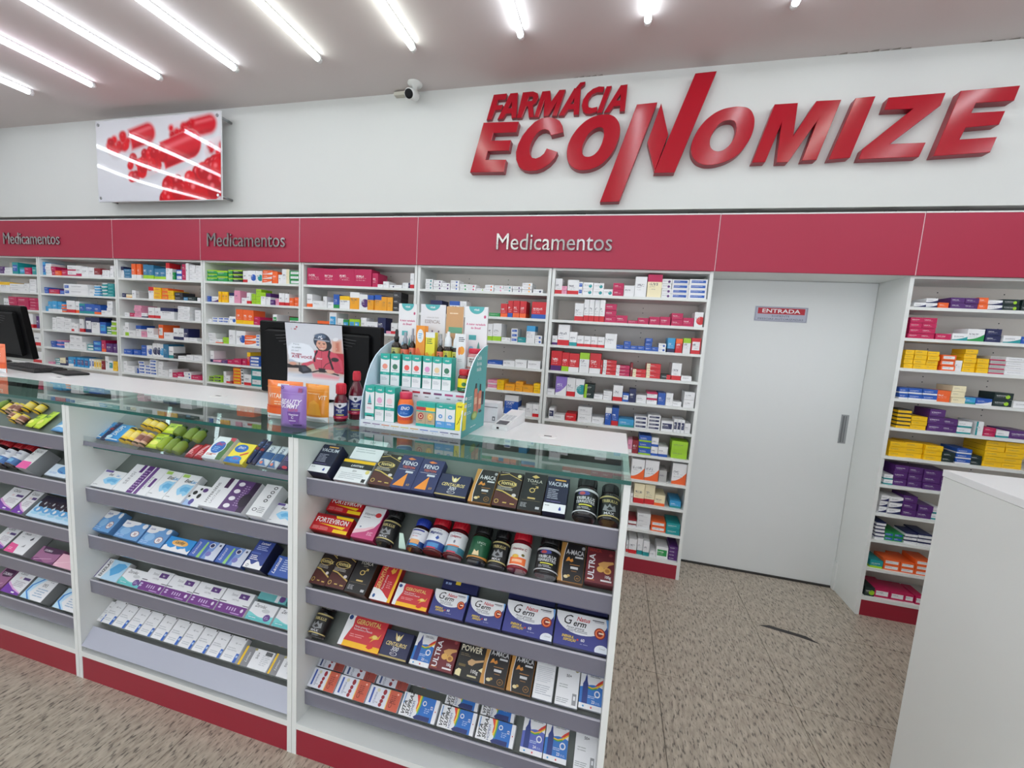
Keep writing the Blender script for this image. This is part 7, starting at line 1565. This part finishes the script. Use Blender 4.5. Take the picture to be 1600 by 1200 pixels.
# orange antacid flask
en = MB(); rx, hE = 0.030, 0.118
en.lathe([(0.027, 0), (0.029, 0.004), (0.030, 0.05), (0.029, 0.075), (0.024, 0.090), (0.020, 0.094)], 24, 'y', sx=1.0); eo = en.build('antacid_bottle', mat((240, 112, 44), 0.3), None)
MB().lathe([(0.022, 0.093), (0.0235, 0.095), (0.0235, 0.115), (0.021, 0.118)], 24, 'y').build('cap', mat((214, 50, 84), 0.35), eo)
print_mesh('label_print', [('e', 0.5, 0.60, 0.42, 0.30, WH), ('e', 0.5, 0.62, 0.40, 0.27, (30, 96, 180)), ('t', 'ENO', 0.5, 0.64, 0.15, WH, 'bic', 0.34), ('l', 0.3, 0.52, 0.6, 2, 0.06, (120, 170, 224)), ('t', 'GUARANÁ', 0.52, 0.18, 0.13, (214, 60, 80), 'bic', 0.6)], math.pi*0.030, 0.085, 0.0012, eo, 0.0298)
upright(eo, D_ENO, -1.520, ZG + TIER[0][2], 0.42); tag(eo, 'orange antacid flask with blue oval label on the lowest display tier', 'bottle', 'packs on the cardboard display stand')
vr = bottle('supplement_bottle', 'vita_red', 0.027, 0.088); upright(vr, D_RED, -1.435, ZG + TIER[1][2], 0.35); tag(vr, 'red-capped bottle with yellow and green label on the middle display tier', 'supplement bottle', 'packs on the cardboard display stand')
# top tier: droppers, spray bottles and small cartons, tall header cartons behind
def dropper(xc, r, h, capc, lab_c, label, kind):
    o = MB().lathe([(r*0.9, 0), (r, 0.002), (r, h*0.50), (r*0.85, h*0.57), (r*0.42, h*0.62), (r*0.42, h*0.66)], 18, 'y').build('dropper_bottle', mat((40, 30, 24), 0.15), None)
    if kind == 'drop': MB().lathe([(r*0.5, h*0.64), (r*0.52, h*0.78), (r*0.36, h*0.80), (r*0.34, h*0.94), (r*0.22, h)], 14, 'y').build('dropper_cap', mat(capc, 0.4), o)
    elif kind == 'spray': MB().lathe([(r*0.55, h*0.64), (r*0.55, h*0.80), (r*0.35, h*0.82), (r*0.33, h*0.97), (r*0.28, h)], 14, 'y').build('spray_cap', mat(capc, 0.15, 0.0, None, **{'Transmission Weight': 0.5}), o)
    else: MB().lathe([(r*0.80, h*0.58), (r*0.84, h*0.60), (r*0.70, h*0.80), (r*0.36, h*0.88), (r*0.30, h)], 14, 'y').build('cap', mat(capc, 0.4), o)
    MB().lathe([(r + 0.0004, h*0.06), (r + 0.0004, h*0.46)], 18, 'y', caps=False).build('label', mat(lab_c, 0.35), o)
    print_mesh('label_print', [('e', 0.5, 0.5, 0.12, 0.25, (70, 90, 60)), ('l', 0.4, 0.82, 0.6, 1, 0.1, DG), ('l', 0.38, 0.18, 0.62, 1, 0.1, (60, 60, 90))], math.pi*r, h*0.40, 0.0011, o, r, z0=h*0.06)
    upright(o, xc, -1.365, ZG + TIER[2][2]); tag(o, label, 'dropper bottle', 'packs on the cardboard display stand')
for (xc, r, h, cc, lc, lab, kd) in D_DROP: dropper(xc, r, h, cc, lc, lab, kd)
OR = (244, 160, 44)
for (xa, xb, h, key, lab) in D_TOP:
    dd = {'orange': ((240, 150, 40), [('w', 0, curve(lambda u: 0.34 + 0.1*math.sin(u*6)), (236, 104, 44)), ('e', 0.5, 0.74, 0.36, 0.17, WH), ('l', 0.3, 0.78, 0.7, 3, 0.05, SB), ('p', [(0, 0), (1, 0), (1, 0.12), (0.5, 0.06), (0, 0.1)], (50, 84, 54))]),
          'yellow': ((236, 220, 50), [('r', 0, 0.84, 1, 1, WH), ('l', 0.15, 0.78, 0.85, 3, 0.06, (60, 110, 60)), ('w', 0, curve(lambda u: 0.34 + 0.06*math.sin(u*8)), OR), ('e', 0.5, 0.16, 0.24, 0.14, (70, 70, 40))]),
          'white': (WH, [('e', 0.62, 0.52, 0.30, 0.12, OR), ('e', 0.36, 0.50, 0.14, 0.12, (236, 130, 60)), ('l', 0.25, 0.88, 0.9, 3, 0.05, (50, 50, 54)), ('l', 0.2, 0.25, 0.8, 2, 0.05, LG)])}[key]
    stand_box(xa, xb, TIER[2][2], h, -1.380, 0.03, dd[0], dd[1], lab, face=dd[0])
bj = bottle('supplement_bottle', 'banana', 0.031, 0.082); upright(bj, D_JAR, -1.345, ZG + TIER[2][2], 0.35); tag(bj, 'jar with pink-red lid and bold white label on the top display tier', 'supplement bottle', 'packs on the cardboard display stand')
def header(xa, xb, h, key, lab):
    if key == 'drop': dd = [('e', 0.5, 1.0, 0.34, 0.12, (84, 178, 182)), ('t', 'vitaê', 0.5, 0.935, 0.035, WH, 'bc', 0.3), ('e', 0.88, 0.84, 0.05, 0.025, (206, 90, 130)), ('t', 'A maior variedade', 0.5, 0.70, 0.035, (206, 70, 130), 'bc', 0.84), ('t', 'do Brasil', 0.5, 0.64, 0.035, (206, 70, 130), 'bc', 0.5), ('r', 0.22, 0.46, 0.54, 0.54, (84, 178, 182)), ('e', 0.34, 0.30, 0.12, 0.06, (160, 206, 236)), ('p', [(0.58, 0.28), (0.74, 0.28), (0.70, 0.38), (0.66, 0.44), (0.62, 0.38)], (90, 160, 150)), ('r', 0.57, 0.24, 0.75, 0.28, (40, 50, 56)), ('r', 0.60, 0.02, 0.72, 0.24, (190, 196, 206))]; c = WH
    elif key == 'ess': dd = [('e', 0.48, 1.0, 0.30, 0.10, (84, 178, 182)), ('t', 'vitaê', 0.48, 0.94, 0.035, WH, 'bc', 0.26), ('t', 'LINHA DE ÓLEO', 0.5, 0.775, 0.022, GY, 'c'), ('t', 'ESSENCIAL', 0.5, 0.69, 0.06, (120, 100, 96), 'c', 0.62), ('e', 0.24, 0.56, 0.03, 0.016, (130, 80, 120)), ('e', 0.50, 0.56, 0.03, 0.016, (110, 80, 120)), ('e', 0.76, 0.56, 0.03, 0.016, (110, 80, 110)), ('l', 0.2, 0.5, 0.3, 2, 0.02, GY), ('l', 0.45, 0.5, 0.56, 2, 0.02, GY), ('l', 0.7, 0.5, 0.82, 2, 0.02, GY)]; c = (226, 226, 232)
    else: dd = [('r', 0, 0.55, 1, 1, (204, 158, 110)), ('r', 0, 0, 1, 0.55, (224, 226, 232)), ('l', 0.2, 0.88, 0.9, 1, 0.04, (240, 220, 190)), ('r', 0.16, 0.56, 0.96, 0.66, (96, 160, 130)), ('r', 0.16, 0.34, 0.56, 0.56, (190, 150, 110)), ('r', 0.56, 0.34, 0.96, 0.56, (196, 154, 112)), ('e', 0.36, 0.44, 0.12, 0.06, (150, 130, 100)), ('e', 0.74, 0.44, 0.15, 0.075, (140, 90, 150)), ('r', 0.16, 0.22, 0.52, 0.33, (70, 140, 130)), ('r', 0.54, 0.20, 0.92, 0.31, (120, 80, 140)), ('r', 0.2, 0.1, 0.6, 0.2, (90, 190, 186))]; c = WH
    o = carton('header_card', xb - xa - 0.001, h, 0.006, WH, c); upright(o, (xa + xb)/2, -1.296, ZG + TIER[2][2]); print_mesh('front_print', dd, xb - xa - 0.001, h, 0.0061, o)
    tag(o, lab, 'display card', 'tall printed cards at the back of the display stand')
for a_ in D_HEAD: header(*a_)

# --- monitor with poster
def monitor(xc, yt, yb, z0, z1, wd, lab, base=True):
    u = tag(empty('computer_monitor', (xc, yb, ZG + 0.0006)), lab, 'monitor', 'computer monitors on the counter'); tilt = math.atan2(yb - yt, z1 - z0); h = z1 - z0; zb = z0 - ZG
    def T(o): o.location = (0, 0, zb); o.rotation_euler = (tilt, 0, 0); return o
    T(MB().box(-wd/2, wd/2, 0.0, 0.030, 0, h, 0, 0.006).build('housing', M_BLACK, u))
    T(MB().box(-wd/2 + 0.015, wd/2 - 0.015, 0.0305, 0.0325, 0.02, h - 0.015).build('screen', mat((10, 11, 14), 0.1), u))
    T(MB().box(-wd*0.43, wd*0.43, -0.022, 0.0, 0.02, h*0.90, 0, 0.014).build('rear_cover', mat((10, 10, 12), 0.5, 0.0, None, **{'Specular IOR Level': 0.2}), u))
    for sgn in (-1, 1):
        for k in range(5):
            zz = h*0.84 - k*0.014; w0, w1 = 0.19 - 0.0*k, 0.335 - 0.016*k*k*0.5
            pts = [(sgn*wd*(w0 + (w1 - w0)*i/6)/1.0, -0.023, zz - 0.012*math.sin(i/6*1.4)) for i in range(7)]
            T(MB().tube(pts, 0.0022, 6).build('vent_slat', mat((40, 40, 43), 0.4), u))
    MB().box(-0.035, 0.035, -0.045, -0.022, 0.012, h*0.5, 0, 0.006).build('neck', M_BLACK, u)
    MB().lathe([(0.10, 0.0), (0.10, 0.006), (0.092, 0.011), (0.03, 0.014)], 28, 'z', 0, (0, -0.04, 0)).build('base', mat((20, 20, 22), 0.35), u)
    return u
mon = monitor(-0.905, -1.160, -1.150, 1.232, 1.603, 0.700, 'black computer monitor seen from behind, carrying a poster of a scooter rider')
monitor(-3.44, -1.150, -1.105, 1.258, 1.597, 0.700, 'black computer monitor seen from behind, cut by the picture edge, behind an orange pouch')

pw, ph = 0.325, 0.363
pos_ = cap_canvas(132, 176, (206, 208, 216)); X_, Y_ = grid_uv(pos_)
over(pos_, np.clip((0.75 - Y_)*1.2, 0, 0.5), L((190, 196, 206)))
poly(pos_, [(0, 0.52), (1, 0.56), (1, 0.30), (0, 0.26)], (170, 160, 150), 0.1); poly(pos_, [(0, 0.16), (1, 0.16), (1, 0.32), (0, 0.34)], (196, 176, 166), 0.06)
poly(pos_, [(0.78, 0.50), (0.98, 0.52), (0.98, 0.76), (0.80, 0.74)], (214, 160, 140), 0.05); poly(pos_, [(0.86, 0.56), (0.93, 0.57), (0.93, 0.72), (0.87, 0.71)], (196, 120, 100), 0.03)
poly(pos_, [(0.05, 0.44), (0.24, 0.42), (0.24, 0.34), (0.04, 0.34)], (170, 180, 200), 0.03)
poly(pos_, [(0.78, 0.54), (1.0, 0.54), (1.0, 0.20), (0.80, 0.22)], (176, 40, 60), 0.01)          # delivery box on the back
poly(pos_, [(0.44, 0.54), (0.58, 0.58), (0.72, 0.58), (0.86, 0.53), (0.96, 0.42), (0.98, 0.24), (0.88, 0.20), (0.80, 0.26), (0.50, 0.24), (0.46, 0.34), (0.30, 0.26), (0.24, 0.30), (0.38, 0.42)], (200, 76, 96), 0.012)   # pink jacket
poly(pos_, [(0.80, 0.45), (0.90, 0.40), (0.96, 0.27), (0.88, 0.21), (0.72, 0.24), (0.84, 0.33)], (190, 66, 88), 0.012)
stroke(pos_, [(0.61, 0.57), (0.60, 0.25)], 0.004, (150, 44, 64)); stroke(pos_, [(0.53, 0.55), (0.48, 0.46), (0.48, 0.38)], 0.016, (34, 26, 36)); stroke(pos_, [(0.75, 0.56), (0.73, 0.48), (0.77, 0.36), (0.80, 0.28)], 0.018, (34, 26, 36))
ell(pos_, 0.63, 0.72, 0.155, 0.135, (44, 52, 70), 0.06); ell(pos_, 0.66, 0.655, 0.14, 0.10, (38, 38, 46), 0.06); ell(pos_, 0.615, 0.655, 0.095, 0.098, (214, 160, 138), 0.08)   # helmet and face
ell(pos_, 0.60, 0.80, 0.12, 0.05, (92, 108, 132), 0.3); poly(pos_, [(0.49, 0.735), (0.76, 0.715), (0.76, 0.735), (0.50, 0.755)], (150, 160, 176), 0.01); stroke(pos_, [(0.57, 0.775), (0.585, 0.80), (0.61, 0.785), (0.625, 0.81)], 0.007, (214, 220, 230))
stroke(pos_, [(0.56, 0.685), (0.595, 0.69)], 0.006, (70, 44, 36)); stroke(pos_, [(0.64, 0.682), (0.68, 0.68)], 0.006, (70, 44, 36)); ell(pos_, 0.58, 0.672, 0.014, 0.008, (50, 34, 30), 0.4); ell(pos_, 0.66, 0.668, 0.014, 0.008, (50, 34, 30), 0.4)
stroke(pos_, [(0.61, 0.665), (0.60, 0.640), (0.615, 0.636)], 0.004, (180, 116, 96)); poly(pos_, [(0.575, 0.618), (0.62, 0.606), (0.665, 0.622), (0.62, 0.590)], (238, 230, 226), 0.005); stroke(pos_, [(0.57, 0.620), (0.62, 0.605), (0.67, 0.624)], 0.004, (170, 70, 76)); stroke(pos_, [(0.53, 0.62), (0.57, 0.57), (0.64, 0.56), (0.70, 0.59)], 0.009, (30, 28, 34))
ell(pos_, 0.84, 0.43, 0.075, 0.038, (38, 34, 38), 0.15); stroke(pos_, [(0.79, 0.40), (0.68, 0.34), (0.64, 0.28)], 0.006, (36, 34, 38)); stroke(pos_, [(0.18, 0.42), (0.21, 0.34), (0.22, 0.26)], 0.007, (36, 34, 38))
poly(pos_, [(0.0, 0.30), (0.20, 0.29), (0.24, 0.24), (0.0, 0.23)], (36, 30, 34), 0.012); ell(pos_, 0.10, 0.31, 0.07, 0.03, (206, 150, 130), 0.2)
poly(pos_, [(0.20, 0.29), (0.32, 0.30), (0.42, 0.24), (0.44, 0.18), (0.28, 0.15), (0.20, 0.19)], (44, 42, 50), 0.012); poly(pos_, [(0.25, 0.27), (0.33, 0.27), (0.38, 0.22), (0.28, 0.19)], (74, 74, 86), 0.02)
stroke(pos_, [(0.44, 0.19), (0.54, 0.22), (0.62, 0.23), (0.90, 0.18)], 0.012, (40, 36, 42)); poly(pos_, [(0.55, 0.27), (0.67, 0.27), (0.67, 0.20), (0.56, 0.20)], (36, 32, 38), 0.012); ell(pos_, 0.76, 0.225, 0.075, 0.032, (216, 164, 144), 0.15)
poly(pos_, [(0.10, 0.10), (0.44, 0.18), (0.44, 0.0), (0.10, 0.0)], (176, 184, 200), 0.03); poly(pos_, [(0.44, 0.17), (0.62, 0.18), (0.92, 0.15), (0.9, 0.06), (0.46, 0.08)], (222, 150, 160), 0.03)
over(pos_, np.clip((0.13 - Y_)/0.06, 0, 1), L((222, 222, 228)))
ell(pos_, 0.25, 0.50, 0.24, 0.17, (226, 230, 238), 0.06); poly(pos_, [(0.03, 0.38), (0.44, 0.38), (0.46, 0.52), (0.40, 0.64), (0.10, 0.66), (0.03, 0.60)], (226, 230, 238), 0.03)
pm = tag(empty('poster', (POSTX, -1.190, 1.2365)), 'paper poster of a smiling scooter rider in helmet, on the black monitor', 'poster')
bend = lambda u, v: (pw*(u - 0.5) + 0.010*math.sin(v*5.0), -0.004 - 0.007*(u - 0.5)**2*4*v - 0.006*math.sin(v*6), v*ph)
pm.location = (POSTX, -1.190, 1.2365)
photo('photo_print', pos_, lambda u, v: bend(u, 0.2 + 0.8*v), M_PHOTO, pm)
mkb = [bend(u, v) for v in (0, .125, .25, .375, .5, .625, .75, .875, 1) for u in (0, .25, .5, .75, 1)]
mk('paper', [(x, y + 0.0008, z) for x, y, z in mkb], [(j*5 + i, (j + 1)*5 + i, (j + 1)*5 + i + 1, j*5 + i + 1) for j in range(8) for i in range(4)], mat((226, 226, 230), 0.6), pm)
p = print_mesh('poster_print', [('t', 'Precisa', 0.12, 0.628, 0.030, (140, 150, 160), '', 0.22), ('t', 'de cuidado', 0.09, 0.575, 0.030, (140, 150, 160), '', 0.30), ('t', 'em casa?', 0.08, 0.522, 0.030, (140, 150, 160), '', 0.26), ('t', 'Nós vamos', 0.08, 0.465, 0.032, (170, 40, 80), 'b', 0.36), ('t', 'ATÉ VOCÊ', 0.08, 0.410, 0.044, (170, 40, 80), 'bf', 0.36), ('t', 'vc', 0.15, 0.885, 0.040, (190, 40, 60), 'b', 0.12), ('e', 0.20, 0.935, 0.016, 0.012, (190, 40, 60)), ('t', 't', 0.10, 0.885, 0.040, (214, 150, 160)), ('t', 'lifebox', 0.52, 0.415, 0.030, (236, 226, 230), 'bi', 0.18)], pw, ph*0.8, 0.0006, pm, z0=ph*0.2)
for v in p.data.vertices:
    b_ = bend(v.co.x/pw + 0.5, v.co.y/ph); v.co = (b_[0], b_[1] - v.co.z, b_[2])

# --- pouches, syrup bottles
def spouch(W_, H_, D_, c, dec_, x, y, rz, lab):
    o = pouch('gummy_pouch', W_, H_, D_, c, dec_); upright(o, x, y, ZG, rz); tag(o, lab, 'pouch', 'gummy vitamin pouches on the counter'); 
    g_ = print_mesh('tear_notch', [('e', 0.5, 0.5, 0.5, 0.5, (226, 120, 40))], 0.022, 0.008, 0.0, o); g_.location = (0, H_*0.93, D_/2 + 0.0022)
    return o
orange = (238, 130, 52)
dO = [('r', 0, 0, 1, 0.15, (232, 232, 234)), ('t', 'VITAMINAS', 0.5, 0.56, 0.12, (246, 222, 200), 'bc', 0.8), ('r', 0, 0.30, 1, 0.36, (222, 84, 36)), ('l', 0.3, 0.46, 0.8, 2, 0.06, (246, 210, 180)), ('r', 0.34, 0.86, 0.66, 0.93, (232, 226, 222)), ('r', 0, 0.83, 1, 0.84, (246, 170, 90)), ('r', 0.0, 0.15, 1, 0.30, (230, 96, 36))]
spouch(0.150, 0.150, 0.045, (236, 126, 60), dO, -0.700, -1.567, 0.10, 'bright orange stand-up pouch half hidden behind the purple pouch')
dO2 = [('r', 0, 0, 1, 0.15, (232, 232, 234)), ('p', [(0.2, 0.2), (0.8, 0.2), (0.72, 0.5), (0.5, 0.6), (0.3, 0.5)], (244, 176, 60)), ('t', 'VIT', 0.66, 0.62, 0.11, (250, 232, 200), 'b', 0.3), ('l', 0.2, 0.75, 0.8, 1, 0.05, (246, 210, 160)), ('r', 0, 0.83, 1, 0.84, (250, 196, 110))]
spouch(0.105, 0.146, 0.04, (238, 152, 44), dO2, -0.568, -1.550, 0.0, 'amber orange pouch between the purple pouch and the small red syrup bottle')
dP = [('t', 'BEAUTY', 0.5, 0.58, 0.11, (236, 230, 242), 'bic', 0.8), ('t', 'GUMMY', 0.48, 0.48, 0.11, (236, 230, 242), 'bic', 0.7), ('t', 'TUTTI', 0.62, 0.41, 0.06, (214, 70, 110), 'bic', 0.4), ('p', [(0.42, 0.40), (0.86, 0.40), (0.80, 0.16), (0.56, 0.10), (0.48, 0.18)], (110, 62, 150)), ('t', 'Vitaminas', 0.64, 0.315, 0.05, (226, 216, 238), 'bc', 0.34), ('t', 'C', 0.62, 0.24, 0.06, (236, 230, 242), 'bc'), ('r', 0.5, 0.185, 0.74, 0.2, (226, 216, 238)), ('r', 0.64, 0.07, 0.92, 0.11, (70, 40, 100)), ('o', 0.12, 0.94, 0.055, 0.032, 0.6, (60, 50, 90)), ('r', 0.76, 0.86, 0.9, 0.96, (150, 70, 120)), ('l', 0.1, 0.06, 0.5, 1, 0.03, (176, 146, 206)), ('r', 0, 0.83, 1, 0.838, (176, 146, 206))]
spouch(0.102, 0.152, 0.04, (150, 114, 188), dP, -0.572, -1.668, 0.08, 'purple stand-up pouch in front of the orange ones on the glass')
spouch(0.15, 0.16, 0.045, (240, 120, 78), dO, -2.815, -1.372, 0.05, 'orange stand-up pouch at the picture edge in front of the far monitor')
for (x, y, r, h, lab) in ((-0.505, -1.512, 0.026, 0.150, 'short dark red syrup bottle with red cap beside the amber pouch'), (-0.480, -1.448, 0.0295, 0.197, 'tall dark red syrup bottle with red cap beside the display stand')):
    o = bottle('syrup_bottle', 'syrup', r, h, None, 'syrup' if h > 0.17 else 'flask'); upright(o, x, y, ZG, 0.5); tag(o, lab, 'bottle', 'red syrup bottles on the counter')

# --- white box, handset, keyboard
wb = MB().box(-0.062, 0.062, -0.04, 0.04, 0, 0.086, 0, 0.001).build('paper_box', mat((228, 229, 232), 0.5), None); wb.location = (0.0, -1.18, ZG + 0.0006); tag(wb, 'plain white cardboard box behind the teal display stand', 'box')
MB().box(-0.050, 0.061, -0.0412, -0.0402, 0.066, 0.069).build('lid_seam', mat((110, 112, 120), 0.6), wb)
p = print_mesh('front_print', [('r', 0.82, 0.10, 0.92, 0.32, (96, 98, 104)), ('r', 0.845, 0.14, 0.895, 0.26, (228, 229, 232)), ('l', 0.1, 0.5, 0.5, 2, 0.1, LG)], 0.124, 0.086, 0.0, wb); p.rotation_euler = (UP, 0, 0); p.location = (0, -0.0405, 0)
cr_ = tag(empty('card_reader', (0.121, -1.235, ZG + 0.0006), (0, 0, -0.10)), 'white card reader lying on the worktop beside the white box', 'card reader')
MB().prism([(-0.115, 0.0), (0.115, 0.0), (0.115, 0.050), (0.04, 0.040), (-0.115, 0.018)], -0.033, 0.033, 'x').build('body', mat((230, 231, 232), 0.35), cr_)
s_ = MB().box(-0.022, 0.022, -0.022, 0.022, 0, 0.0012).build('screen', mat((96, 100, 106), 0.2), cr_); s_.location = (0, -0.075, 0.0242); s_.rotation_euler = (0.142, 0, 0)
for i in range(3):
    for j in range(4):
        k_ = MB().box(-0.007, 0.007, -0.005, 0.005, 0, 0.002, 0, 0.0006).build('key', mat((206, 208, 212), 0.4), cr_); k_.location = (-0.018 + 0.018*i, -0.030 + 0.017*j, 0.0302 + 0.0024*j); k_.rotation_euler = (0.142, 0, 0)
MB().box(-0.012, -0.002, -0.1162, -0.1150, 0.005, 0.013).build('socket', M_DARK, cr_)
kb = tag(empty('keyboard', (-2.86, -1.225, ZG + 0.0006), (0, 0, -0.12)), 'black keyboard lying on the white worktop before the far monitor', 'keyboard')
MB().box(-0.21, 0.21, -0.07, 0.07, 0, 0.020, 0, 0.004).build('body', mat((28, 28, 30), 0.5), kb)
ks = MB()
for i in range(18):
    for j in range(5): ks.box(-0.20 + 0.0222*i, -0.182 + 0.0222*i, -0.06 + 0.0245*j, -0.040 + 0.0245*j, 0.020, 0.026, 0, 0.002)
tag(ks.build('keys', mat((38, 38, 41), 0.5), kb), kind='stuff')
tr_ = MB().box(-0.10, 0.10, -0.05, 0.05, 0, 0.012, 0, 0.003).build('mouse_pad', mat((30, 30, 32), 0.7), None); tr_.location = (-2.54, -1.225, ZG + 0.0006); tr_.rotation_euler = (0, 0, -0.2); tag(tr_, 'dark mouse pad on the worktop beside the keyboard', 'mouse pad')
